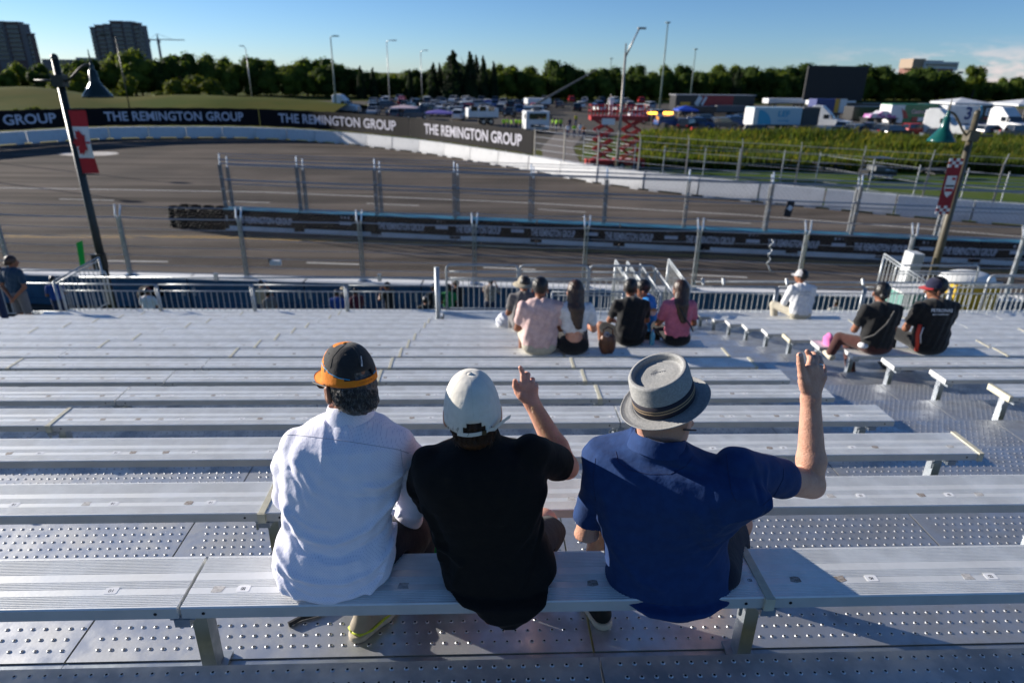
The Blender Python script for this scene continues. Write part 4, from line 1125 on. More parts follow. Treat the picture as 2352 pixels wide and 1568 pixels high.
# ------------------------------------------------------------------ the man in black with the white cap
P2 = person('person', (u3(1140, 1330, 1.74)[0], 1.74, SZ), 'man in a black polo and cream white cap, right hand raised, middle of the three')
hc2 = v2(1084, 932, 1.895); R2 = head_R(math.radians(4), math.radians(5), math.radians(-3))
R_t2 = px_rings([(1008, 1050, 1146, 1.885, 0.062), (1022, 1030, 1172, 1.875, 0.085), (1038, 990, 1215, 1.865, 0.100), (1056, 962, 1238, 1.86, 0.112), (1090, 950, 1250, 1.85, 0.122), (1140, 962, 1252, 1.835, 0.126), (1185, 985, 1248, 1.82, 0.122),
    (1225, 1004, 1252, 1.805, 0.118), (1270, 1008, 1272, 1.79, 0.128), (1305, 1012, 1276, 1.775, 0.130), (1340, 1018, 1266, 1.755, 0.125), (1372, 1036, 1258, 1.69, 0.10), (1395, 1054, 1254, 1.625, 0.052), (1415, 1084, 1238, 1.608, 0.036), (1435, 1118, 1212, 1.600, 0.026), (1447, 1150, 1190, 1.597, 0.016)], 0.10)
el2, wr2 = v2(1301, 1072, 2.06), v2(1222, 925, 2.15)
sh2_ = v2(1222, 1040, 1.87)
F2 = [([(960, 1190), (1010, 1230), (1060, 1245)], 0.012, 0.008), ([(975, 1150), (1000, 1200), (1010, 1260)], 0.010, 0.008), ([(1000, 1150), (1030, 1220), (1035, 1280)], 0.012, -0.006), ([(1015, 1330), (1040, 1300), (1060, 1240)], 0.010, 0.007),
      ([(1250, 1120), (1215, 1180), (1170, 1230)], 0.012, 0.007), ([(1255, 1160), (1225, 1230), (1200, 1290)], 0.010, -0.006), ([(1190, 1040), (1180, 1090), (1150, 1150)], 0.014, 0.006), ([(1080, 1040), (1090, 1100)], 0.012, 0.004), ([(1260, 1300), (1200, 1340), (1120, 1350)], 0.012, 0.006), ([(1030, 1350), (1100, 1390), (1180, 1400)], 0.010, 0.005)]
def fn(X, Y, Z):
    d = rings(X, Y, Z, R_t2, 2.25)
    e_ = Vector(sh2_).lerp(Vector(el2), 0.72)
    slv = rc(X, Y, Z, sh2_, tuple(e_), 0.062, 0.061)
    dirv = (Vector(el2)-Vector(sh2_)).normalized(); cut = (X-e_.x)*dirv.x+(Y-e_.y)*dirv.y+(Z-e_.z)*dirv.z
    slv = np.maximum(slv, cut-0.012)
    l_ = chain(X, Y, Z, [v2(985, 1060, 1.87), v2(972, 1110, 1.95), v2(985, 1150, 2.02)], [0.055, 0.054, 0.050], 0.02)
    d = smin(d, slv, 0.022); d = smin(d, l_, 0.018)
    return d - folds(X, Z, F2, 1.74)*(Y < 1.95) - 0.0024*np.sin(X*55-Z*30+2*np.sin(Z*19))*np.sin(Z*40+X*20+1.5*np.sin(X*21))
sh2 = surf_obj('shirt', fn, (v2(930, 1100, 1.85)[0]-.02, 1.55, SZ-0.13), (v2(1320, 1060, 2.0)[0]+.03, 2.16, v2(1100, 995, 1.88)[2]+0.03), 0.0055, shirt_black, P2)
collar(P2, (1098, 1010), 1.80, 0.066, 0.066, 0.030, shirt_black, yaw=math.radians(4), tilt=math.radians(-4))
hf2 = head_fn(hc2, R2, 0.96)
neck2 = v2(1095, 1010, 1.885)
def hand(X, Y, Z, wrist, palm_pts, fingers, thumb):
    d = None
    for a_, b_, ra, rb in palm_pts:
        e = rc(X, Y, Z, a_, b_, ra, rb); d = e if d is None else smin(d, e, 0.010)
    for P, R_ in fingers: d = smin(d, chain(X, Y, Z, P, R_, 0.003), 0.0045)
    P, R_ = thumb; d = smin(d, chain(X, Y, Z, P, R_, 0.004), 0.008)
    return d
W2 = 2.15
kn = [v2(1200, 886, W2+.01), v2(1210, 880, W2+.015), v2(1221, 882, W2+.015), v2(1230, 890, W2+.01)]
palm2 = [(wr2, kn[0], 0.021, 0.0125), (wr2, kn[1], 0.021, 0.0125), (wr2, kn[2], 0.021, 0.012), (wr2, kn[3], 0.020, 0.011), (wr2, v2(1198, 908, W2), 0.020, 0.017)]
fing2 = [([kn[0], v2(1201, 864, W2+.025), v2(1199, 852, W2+.035), v2(1195, 844, W2+.032)], [0.0105, 0.0095, 0.0085, 0.0075]),
         ([kn[1], v2(1212, 860, W2+.035), v2(1209, 858, W2+.065), v2(1205, 868, W2+.075)], [0.0105, 0.0098, 0.0085, 0.0075]),
         ([kn[2], v2(1223, 872, W2+.045), v2(1220, 880, W2+.070), v2(1214, 888, W2+.06)], [0.010, 0.0095, 0.0085, 0.0075]),
         ([kn[3], v2(1231, 883, W2+.040), v2(1228, 892, W2+.06), v2(1222, 897, W2+.05)], [0.0095, 0.0085, 0.0075, 0.007])]
thumb2 = ([v2(1205, 912, W2), v2(1190, 900, W2+.01), v2(1184, 886, W2+.018), v2(1183, 875, W2+.02)], [0.017, 0.0135, 0.0115, 0.009])
def fn(X, Y, Z):
    d = chain(X, Y, Z, [sh2_, el2], [0.045, 0.044], 0.01)
    d = smin(d, chain(X, Y, Z, [el2, tuple(Vector(el2).lerp(Vector(wr2), 0.3)), wr2], [0.041, 0.043, 0.0275], 0.02), 0.012)
    return smin(d, hand(X, Y, Z, wr2, palm2, fing2, thumb2), 0.014)
def two_res(parts, m, parent, name='body'):
    b = MB()
    for f_, lo, hi_, res in parts:
        v, q = surf(f_, lo, hi_, res); b.add([tuple(p) for p in v], [tuple(int(i) for i in t_) for t_ in q])
    return b.build(name, m, parent, smooth=True)
def hn2(X, Y, Z):
    d = smin(hf2(X, Y, Z), rc(X, Y, Z, tuple(Vector(neck2)-Vector((0, 0, .05))), hv(hc2, R2, (0, -0.010, -0.06)), 0.056, 0.054), 0.02)
    return smin(d, ell(X, Y, Z, tuple(Vector(neck2)-Vector((0, 0, .16))), (0.13, 0.06, 0.11)), 0.04)
lo, hi_ = bounds([sh2_, el2, wr2, v2(1180, 838, W2), v2(1240, 880, W2+.09)], 0.055)
k2x, k2y, k2z = u3(1254, 1192, 2.13)
def lg2(X, Y, Z):
    hx2 = u3(1140, 1330, 1.74)[0]
    d = chain(X, Y, Z, [(hx2+0.09, 1.82, SZ+0.08), (k2x-.01, 2.13, k2z-.02), (k2x+0.0, 2.08, SZ-0.33)], [0.07, 0.054, 0.036], 0.03)
    d = smin(d, chain(X, Y, Z, [(hx2-0.08, 1.82, SZ+0.08), (hx2-0.13, 2.15, SZ+0.02), (hx2-.1, 2.14, SZ-0.33)], [0.07, 0.054, 0.036], 0.03), 0.03)
    return d
b2 = two_res([(fn, lo, hi_, 0.0032), (hn2, (hc2[0]-.16, 1.72, hc2[2]-.30), (hc2[0]+.16, 2.06, hc2[2]+.14), 0.0055), (lg2, (hx_+0.2, 1.7, SZ-0.4), (k2x+.1, 2.28, SZ+0.2), 0.009)], skin_fair, P2)
# light hairs on the forearm
def arm_hair(parent, T, quad, n, m, seed, L=0.008, r=0.00035):
    rr = random.Random(seed); b = MB()
    for _ in range(n):
        s, t = rr.random(), rr.random()
        x = (quad[0][0]*(1-s)+quad[1][0]*s)*(1-t)+(quad[3][0]*(1-s)+quad[2][0]*s)*t; y = (quad[0][1]*(1-s)+quad[1][1]*s)*(1-t)+(quad[3][1]*(1-s)+quad[2][1]*s)*t
        h, nrm, i, d = T.ray_cast(CAM, ray(x, y).normalized())
        if h is None or h.y > 2.4: continue
        if nrm.dot(ray(x, y)) > 0: nrm = -nrm
        g = Vector((rr.uniform(-.5, .9), rr.uniform(-.3, .3), rr.uniform(-1, .2))); g = (g-nrm*g.dot(nrm)*0.6).normalized()
        b.tube([h, h+(g+nrm*0.6)*L*0.5, h+(g*1.0+nrm*0.5)*L], [r, r*.8, r*.3], 3, False)
    o = b.build('arm_hair', m, parent); o['kind'] = 'stuff'
blond = mat('blond_arm_hair', (0.75, 0.50, 0.25), 0.4, spec=0.6)
T = bvh_of([b2])
arm_hair(P2, T, [(1215, 930), (1250, 925), (1325, 1060), (1275, 1055)], 900, blond, 11)
def fn(X, Y, Z):
    hx2 = u3(1140, 1330, 1.74)[0]
    d = ell(X, Y, Z, (hx2, 1.76, SZ+0.075), (0.162, 0.10, 0.075))
    d = smin(d, chain(X, Y, Z, [(hx2+0.09, 1.80, SZ+0.08), (k2x, 2.07, k2z-0.025)], [0.090, 0.076], 0.03), 0.03)
    d = smin(d, chain(X, Y, Z, [(hx2-0.08, 1.80, SZ+0.08), (hx2-0.12, 2.08, SZ+0.04)], [0.09, 0.074], 0.03), 0.03)
    d = np.maximum(d, Y-2.085)
    return np.maximum(d, -(np.maximum(np.maximum(1.60-Y, Y-1.885), Z-(SZ+0.004))))
hx2 = u3(1140, 1330, 1.74)[0]
surf_obj('shorts', fn, (hx2-0.32, 1.6, SZ-0.08), (hx2+0.36, 2.15, SZ+0.22), 0.008, short_black, P2)
def fn(X, Y, Z):
    Rl = [list(R2[i]) for i in range(3)]
    d = ell(X, Y, Z, hv(hc2, R2, (0, -0.018, -0.010)), (0.080, 0.090, 0.095), Rl)
    d = smin(d, ell(X, Y, Z, hv(hc2, R2, (0, -0.052, -0.075)), (0.060, 0.046, 0.046), Rl), 0.02)
    x, y, z = X-hc2[0], Y-hc2[1], Z-hc2[2]; ly = R2[0][1]*x+R2[1][1]*y+R2[2][1]*z
    return np.maximum(d-0.0015*np.sin(X*420), ly+0.002)
hr2 = surf_obj('hair', fn, (hc2[0]-0.11, hc2[1]-0.14, hc2[2]-0.15), (hc2[0]+0.11, hc2[1]+0.08, hc2[2]+0.08), 0.004, hair_brown, P2)
T = bvh_of([hr2]); rr = random.Random(9)
hair_tufts(P2, T, [(rr.uniform(1036, 1142), rr.uniform(968, 1012)) for _ in range(700)], hair_brown, L=0.026, curl=0.002, r=0.0009, seed=6)
capc2 = hv(hc2, R2, (0, -0.010, 0.0)); rx2, ry2, rzz2 = 0.088, 0.106, 0.120
vs, fs = crown_mesh(capc2, R2, rx2, ry2, rzz2, -0.028)
b = MB(); b.v = vs
for k, f in enumerate(fs):
    i, j = k//n_, k % n_; an = 2*math.pi*(j+0.5)/n_
    if math.sin(an) < -0.80 and abs(math.cos(an)) < (0.42, 0.40, 0.32)[min(i, 2)] and i < 3: continue
    b.f.append(f); b.m.append(0)
cap2 = b.build('cap', capwhite, P2, smooth=True); sm = cap2.modifiers.new('thick', 'SOLIDIFY'); sm.thickness = 0.0024; sm.offset = 1
brim(P2, capc2, R2, rx2, ry2, -0.020, capwhite)
st = []
for k in range(13):
    an = math.radians(-90-34+62*k/12); st.append(hv(capc2, R2, (rx2*1.015*math.cos(an), ry2*1.015*math.sin(an), -0.029+0.008*k/12)))
tail = [hv(capc2, R2, (0.060, -0.098, -0.018)), hv(capc2, R2, (0.078, -0.086, -0.010)), hv(capc2, R2, (0.098, -0.072, -0.004)), hv(capc2, R2, (0.112, -0.062, -0.002))]
upv = R2 @ Vector((0.1, 0, 1))
ribbon(st+tail, 0.013, upv).build('strap', capwhite, P2)
bk = Vector(st[10]); MB().box(bk+Vector((0.002, -0.003, 0)), (0.013, 0.004, 0.016), rz=math.radians(20)).build('buckle', mat('buckle', (0.12, 0.12, 0.12), 0.25, 0.9), P2)
tmpv = MB().lathe([(0.009, 0), (0.0085, 0.004), (0.005, 0.0065), (0.0, 0.007)], (0, 0, 0), 14)
MB().add([hv(capc2, R2, (v[0], v[1], rzz2-0.001+v[2])) for v in tmpv.v], tmpv.f).build('button', capwhite, P2, smooth=True)
stw = mat('stitch_cream', (0.62, 0.59, 0.53), 0.8)
for a_ in (30, 90, 150, 210, 270, 330):
    P = []
    for k in range(2, 16):
        a2 = (k/16)*math.pi/2; rr_ = math.cos(a2)**0.72; z = -0.028+(rzz2+0.028)*math.sin(a2)**1.05
        if a_ == 270 and k < 4: continue
        P.append(hv(capc2, R2, ((rx2+0.0026)*rr_*math.cos(math.radians(a_)), (ry2+0.0026)*rr_*math.sin(math.radians(a_)), z+0.002)))
    MB().tube(P, 0.0006, 5).build('stitch', stw, P2)

# ------------------------------------------------------------------ the man in the blue polo and straw hat
hx3 = u3(1540, 1330, 1.74)[0]
P3 = person('person', (u3(1540, 1330, 1.74)[0], 1.74, SZ), 'man in a blue polo and grey straw hat, right of the three')
hc3 = v3(1528, 960, 1.875); R3 = head_R(math.radians(-62), math.radians(-10), math.radians(0))
R_t3 = px_rings([(1006, 1456, 1570, 1.88, 0.092), (1020, 1442, 1592, 1.88, 0.098), (1034, 1400, 1640, 1.885, 0.098), (1050, 1366, 1700, 1.86, 0.110), (1075, 1350, 1722, 1.85, 0.122), (1110, 1347, 1718, 1.84, 0.132), (1160, 1362, 1688, 1.83, 0.134), (1200, 1374, 1672, 1.82, 0.132), (1240, 1386, 1666, 1.808, 0.130),
    (1280, 1392, 1670, 1.79, 0.134), (1320, 1393, 1684, 1.775, 0.138), (1352, 1404, 1684, 1.755, 0.130), (1378, 1424, 1672, 1.685, 0.10), (1398, 1460, 1644, 1.622, 0.050), (1414, 1486, 1626, 1.605, 0.034), (1426, 1515, 1606, 1.600, 0.024), (1433, 1545, 1580, 1.597, 0.014)], 0.115)
el3, wr3 = v3(1862, 1112, 1.98), v3(1862, 915, 2.06); sh3_ = v3(1690, 1078, 1.80)
F3 = [([(1640, 1050), (1630, 1100), (1610, 1150)], 0.012, 0.006), ([(1600, 1045), (1590, 1090), (1600, 1130)], 0.010, -0.005), ([(1570, 1100), (1590, 1160), (1620, 1190)], 0.010, 0.005), ([(1540, 1110), (1560, 1170), (1590, 1210)], 0.009, -0.004), ([(1660, 1160), (1640, 1200), (1600, 1240)], 0.012, 0.006),
      ([(1560, 1090), (1570, 1130)], 0.008, 0.004), ([(1400, 1230), (1450, 1280), (1500, 1290)], 0.014, 0.005), ([(1395, 1330), (1450, 1370), (1540, 1390)], 0.012, 0.005), ([(1680, 1330), (1620, 1370), (1560, 1390)], 0.012, -0.004), ([(1380, 1120), (1400, 1200)], 0.012, 0.004), ([(1740, 1050), (1720, 1090), (1700, 1130)], 0.010, 0.005), ([(1700, 1040), (1690, 1090)], 0.010, -0.005)]
def fn(X, Y, Z):
    xo = u3(1512, 1014, 1.755)[0]; wz = np.clip((Z-SZ-0.20)/0.22, 0, 1)
    Xr = X; Yr = Y+0.42*(X-xo)*wz
    d = rings(Xr, Yr, Z, R_t3, 2.25)
    e_ = Vector(sh3_).lerp(Vector(el3), 0.57); dirv = (Vector(el3)-Vector(sh3_)).normalized()
    slv = rc(X, Y, Z, sh3_, tuple(e_), 0.072, 0.067)
    cut = (X-e_.x)*dirv.x+(Y-e_.y)*dirv.y+(Z-e_.z)*dirv.z
    slv = np.maximum(slv, cut-0.030)
    l0, l1 = v3(1386, 1080, 1.90), v3(1350, 1188, 1.92)
    l_ = rc(X, Y, Z, l0, l1, 0.058, 0.052); dv = (Vector(l1)-Vector(l0)).normalized(); l_ = np.maximum(l_, (X-l1[0])*dv.x+(Y-l1[1])*dv.y+(Z-l1[2])*dv.z-0.012)
    d = smin(d, slv, 0.024); d = smin(d, l_, 0.020)
    return d - folds(X, Z, F3, 1.74)*(Y < 1.95) - 0.0020*np.sin(X*50-Z*30+2*np.sin(Z*17))*np.sin(Z*44+X*20+1.5*np.sin(X*23))
sh3 = surf_obj('shirt', fn, (v3(1300, 1180, 1.9)[0]-.02, 1.55, SZ-0.13), (v3(1815, 1100, 1.98)[0]+.03, 2.14, v3(1500, 1010, 1.87)[2]+0.03), 0.0055, shirt_blue, P3)
collar(P3, (1511, 1020), 1.755, 0.080, 0.092, 0.028, shirt_blue, yaw=math.radians(-14), tilt=math.radians(3))
T = bvh_of([sh3])
seam(T, [(1414, 1036), (1420, 1060), (1445, 1078), (1490, 1089), (1540, 1089), (1575, 1070), (1592, 1048)], seam_blue, P3, r=0.0011)
seam(T, [(1668, 1040), (1672, 1080), (1680, 1130), (1690, 1150)], seam_blue, P3, r=0.0010)
seam(T, [(1368, 1052), (1362, 1100), (1368, 1150)], seam_blue, P3, r=0.0010)
seam(T, [(1800, 1075), (1798, 1100), (1780, 1135), (1752, 1160)], seam_blue, P3, r=0.0012)
hf3 = head_fn(hc3, R3); neck3 = u3(1510, 1022, 1.875)
W3 = 2.06
kn = [v3(1857, 846, W3+.01), v3(1870, 842, W3+.015), v3(1882, 850, W3+.015), v3(1891, 866, W3+.008)]
palm3 = [(wr3, kn[0], 0.026, 0.0145), (wr3, kn[1], 0.026, 0.0145), (wr3, kn[2], 0.026, 0.0140), (wr3, kn[3], 0.025, 0.013), (wr3, v3(1846, 876, W3), 0.024, 0.018)]
fing3 = [([kn[0], v3(1862, 826, W3+.03), v3(1859, 815, W3+.05), v3(1854, 807, W3+.05)], [0.0118, 0.0112, 0.010, 0.0085]),
         ([kn[1], v3(1874, 824, W3+.04), v3(1870, 814, W3+.065), v3(1865, 812, W3+.085)], [0.0118, 0.0112, 0.010, 0.0085]),
         ([kn[2], v3(1884, 832, W3+.04), v3(1882, 822, W3+.066), v3(1876, 822, W3+.088)], [0.0112, 0.0106, 0.0095, 0.0082]),
         ([kn[3], v3(1893, 850, W3+.035), v3(1892, 842, W3+.058), v3(1887, 840, W3+.078)], [0.0102, 0.0096, 0.0085, 0.0075])]
thumb3 = ([v3(1850, 890, W3), v3(1843, 862, W3), v3(1839, 835, W3+.006), v3(1837, 816, W3+.008)], [0.019, 0.0150, 0.0128, 0.0108])
def fn(X, Y, Z):
    d = chain(X, Y, Z, [sh3_, el3], [0.056, 0.050], 0.01)
    d = smin(d, chain(X, Y, Z, [el3, tuple(Vector(el3).lerp(Vector(wr3), 0.28)+Vector((0.002, 0, 0))), wr3], [0.043, 0.047, 0.0315], 0.02), 0.010)
    d = smin(d, ell(X, Y, Z, v3(1872, 1124, 1.975), (0.028, 0.026, 0.022)), 0.012)
    return smin(d, hand(X, Y, Z, wr3, palm3, fing3, thumb3), 0.014)
def hn3(X, Y, Z):
    d = smin(hf3(X, Y, Z), rc(X, Y, Z, tuple(Vector(neck3)-Vector((0, 0, .05))), hv(hc3, R3, (0, -0.012, -0.06)), 0.066, 0.062), 0.02)
    d = smin(d, ell(X, Y, Z, tuple(Vector(neck3)-Vector((0, 0, .17))), (0.14, 0.07, 0.12)), 0.04)
    l0, l1 = v3(1375, 1110, 1.91), v3(1346, 1232, 1.93)
    d = smin(d, rc(X, Y, Z, l0, l1, 0.040, 0.041), 0.02); return smin(d, rc(X, Y, Z, l1, v3(1430, 1210, 2.16), 0.041, 0.028), 0.012)
lo, hi_ = bounds([sh3_, el3, wr3, v3(1830, 800, W3), v3(1900, 860, W3+.1)], 0.06)
k3 = u3(1692, 1192, 2.13)
hx3 = u3(1540, 1330, 1.74)[0]
def lg3(X, Y, Z):
    d = chain(X, Y, Z, [(hx3+0.09, 1.84, SZ+0.08), (k3[0], 2.13, k3[2]-.02), (k3[0]-.02, 2.10, SZ-0.34)], [0.075, 0.058, 0.040], 0.03)
    return smin(d, chain(X, Y, Z, [(hx3-0.08, 1.82, SZ+0.08), (hx3-0.16, 2.10, SZ+0.02), (hx3-0.22, 2.02, SZ-0.32)], [0.075, 0.058, 0.040], 0.03), 0.03)
b3 = two_res([(fn, lo, hi_, 0.0034), (hn3, (hc3[0]-.28, 1.70, hc3[2]-.50), (hc3[0]+.17, 2.24, hc3[2]+.14), 0.006), (lg3, (hx3-0.32, 1.7, SZ-0.4), (k3[0]+.1, 2.28, SZ+0.2), 0.009)], skin_ruddy, P3)
T = bvh_of([b3])
arm_hair(P3, T, [(1838, 905), (1888, 905), (1896, 1130), (1826, 1080)], 260, mat('brown_arm_hair', (0.42, 0.24, 0.15), 0.6), 12, r=0.00022)
for x, y, w_ in ((1838, 815, 0.0062),):
    h = hit(T, x, y, 0.0003)
    if h is not None:
        q = MB(); P = rrect(0.0125, 0.013, 0.0045); dv = (CAM-h).normalized(); uu = Vector((1, 0, 0)); ww = dv.cross(uu).normalized()
        q.extrude(P, h, uu, ww, dv*0.0006); q.build('fingernail', nail_m, P3)
rg = MB(); pr_ = Vector(kn[2]).lerp(Vector(v3(1884, 832, W3+.04)), 0.55); dd_ = (Vector(v3(1884, 832, W3+.04))-Vector(kn[2])).normalized()
rg.lathe([(0.0112, -0.0022), (0.0124, -0.0012), (0.0124, 0.0012), (0.0112, 0.0022)], pr_, 18, mat=dd_.to_track_quat('Z', 'Y').to_matrix()); rg.build('ring', mat('silver', (0.8, 0.8, 0.78), 0.2, 1.0), P3, smooth=True)
def fn(X, Y, Z):
    d = ell(X, Y, Z, (hx3, 1.76, SZ+0.075), (0.175, 0.10, 0.075))
    d = smin(d, rc(X, Y, Z, u3(1640, 1320, 1.74), u3(1668, 1240, 2.0), 0.088, 0.084), 0.02)
    d = smin(d, chain(X, Y, Z, [(hx3+0.10, 1.82, SZ+0.08), (k3[0]+0.01, 2.07, k3[2]-0.03)], [0.094, 0.082], 0.03), 0.03)
    d = smin(d, chain(X, Y, Z, [(hx3-0.09, 1.80, SZ+0.08), (hx3-0.15, 2.04, SZ+0.05)], [0.09, 0.076], 0.03), 0.03)
    d = np.maximum(d, Y-2.08)
    return np.maximum(d, -(np.maximum(np.maximum(1.60-Y, Y-1.885), Z-(SZ+0.004))))
surf_obj('shorts', fn, (hx3-0.36, 1.6, SZ-0.08), (hx3+0.36, 2.16, SZ+0.22), 0.008, short_navy, P3)
h3 = G(1398, 1440, tz+0.01)
shoe(P3, (h3.x-0.01, h3.y+0.0, tz), (h3.x-0.10, h3.y+0.24, tz), mat('black_shoe', (0.012, 0.012, 0.012), 0.7), mat('white_sole', (0.62, 0.58, 0.5), 0.6))
# short grey hair and beard
MB().tube([hv(hc3, R3, (0.080, 0.0, 0.0)), hv(hc3, R3, (0.081, 0.03, -0.004)), hv(hc3, R3, (0.076, 0.062, -0.010))], 0.0028, 6).build('sunglasses', ink, P3)
# straw hat: telescope crown, stingy brim, striped band
straw = mat('grey_straw', (0.36, 0.355, 0.345), 0.7, rgb2=(0.28, 0.28, 0.275), vscale=150, thr=(0.35, 0.6), bump=0.1, bscale=180)
nt = straw.node_tree
HR = head_R(math.radians(-38)); tilt = Matrix.Rotation(math.radians(-19), 3, 'Y') @ Matrix.Rotation(math.radians(5), 3, 'X')
HRm = tilt @ HR
hatc = Vector(v3(1526, 915, 1.865))
def hat_lathe(prof, n=72):
    b = MB(); vs = []; fs = []
    for r, z, sx, sy in prof:
        for j in range(n):
            an = 2*math.pi*j/n; dip = 0.0
            x, y = r*sx*math.cos(an), r*sy*math.sin(an)
            if r > 0.105: dip = -0.020*((r-0.10)/0.05)*max(0, math.sin(an))**2 + 0.010*((r-0.10)/0.05)*max(0, -math.sin(an))**2
            vs.append(tuple(hatc+HRm @ Vector((x, y, z+dip))))
    k = len(prof)
    for i in range(k-1):
        for j in range(n): q = (j+1) % n; fs.append((i*n+j, i*n+q, (i+1)*n+q, (i+1)*n+j))
    return b.add(vs, fs)
SX, SY = 0.93, 1.06
def ridged(pts, amp=0.0022, step=0.0062):
    out = []
    for i in range(len(pts)-1):
        (r0, z0), (r1, z1) = pts[i], pts[i+1]; L = math.hypot(r1-r0, z1-z0); n = max(1, int(L/step)); nx, nz_ = (z1-z0)/L, -(r1-r0)/L
        for k in range(n):
            t = k/n
            out.append((r0+(r1-r0)*t, z0+(z1-z0)*t, SX, SY)); t2 = t+0.75/n
            out.append((r0+(r1-r0)*t2+nx*amp, z0+(z1-z0)*t2+nz_*amp, SX, SY))
    out.append((*pts[-1], SX, SY)); return out
crown_prof = ridged([(0.098, 0.0), (0.0965, 0.03), (0.095, 0.075), (0.092, 0.102), (0.088, 0.107), (0.081, 0.107), (0.078, 0.100), (0.076, 0.090), (0.067, 0.088), (0.045, 0.093), (0.022, 0.097), (0.002, 0.097)])
hat_lathe(crown_prof).build('hat_crown', straw, P3, smooth=True)
brim_prof = ridged([(0.097, 0.0), (0.106, 0.0), (0.118, -0.003), (0.132, -0.006), (0.144, -0.004)])+[(0.146, -0.006, SX, SY)]+[(0.144, -0.008, SX, SY), (0.12, -0.008, SX, SY), (0.095, -0.004, SX, SY)]
hat_lathe(brim_prof).build('hat_brim', straw, P3, smooth=True)
band_n = mat('hat_band_navy', (0.012, 0.012, 0.025), 0.8); band_t = mat('hat_band_tan', (0.28, 0.20, 0.12), 0.8)
hb = hat_lathe([(0.0985, 0.001, SX, SY), (0.1005, 0.002, SX, SY), (0.0995, 0.043, SX, SY), (0.0955, 0.044, SX, SY)]).build('hat_band', band_n, P3, smooth=True)
for z in (0.016, 0.025):
    o = hat_lathe([(0.1008-z*.03, z, SX, SY), (0.1012-z*.03, z+.0005, SX, SY), (0.1010-z*.03, z+0.0045, SX, SY), (0.1004-z*.03, z+0.005, SX, SY)]).build('band_stripe', band_t, None, smooth=True)
    o.data.transform(Matrix.Translation(-Vector(P3.location))); link_child(o, hb)
P = [hatc+HRm @ Vector((x*SX, 0.012*math.sin(x*60), 0.0985)) for x in (-0.022, -0.01, 0, 0.01, 0.022)]
MB().tube(P, 0.0016, 5).build('hat_ridge', straw, P3)
# small things under and beside the seats
green_m = cloth('green_bag_cloth', (0.01, 0.28, 0.06))
q = G(1000, 1262, rZ(1)-0.2); gb = empty('carry_bag', (q.x, q.y+0.1, tz), 0, 'small bright green bag on the tread between the first two men', 'bag')
b = MB(); b.lathe([(0.10, 0), (0.115, 0.10), (0.11, 0.22), (0.07, 0.33), (0.02, 0.36)], (q.x-0.03, q.y+0.12, tz), 14, 1.1, 0.5, cap=True); b.build('pouch', green_m, gb, smooth=True)
MB().tube([(q.x-0.09, q.y+.12, tz+.3), (q.x-0.08, q.y+.12, tz+.40), (q.x, q.y+.12, tz+.40), (q.x+.03, q.y+.12, tz+.3)], 0.006, 6).build('handle', green_m, gb)
q = G(690, 1428, tz); st_ = empty('bag_strap', (q.x, q.y, tz), 0, 'crumpled black strap on the tread behind the left man', 'strap')
MB().tube([(q.x-.04, q.y-.02, tz+.01), (q.x, q.y+.01, tz+.012), (q.x+.06, q.y+.03, tz+.012), (q.x+.12, q.y+.08, tz+.01)], 0.010, 6).build('webbing', ink, st_)
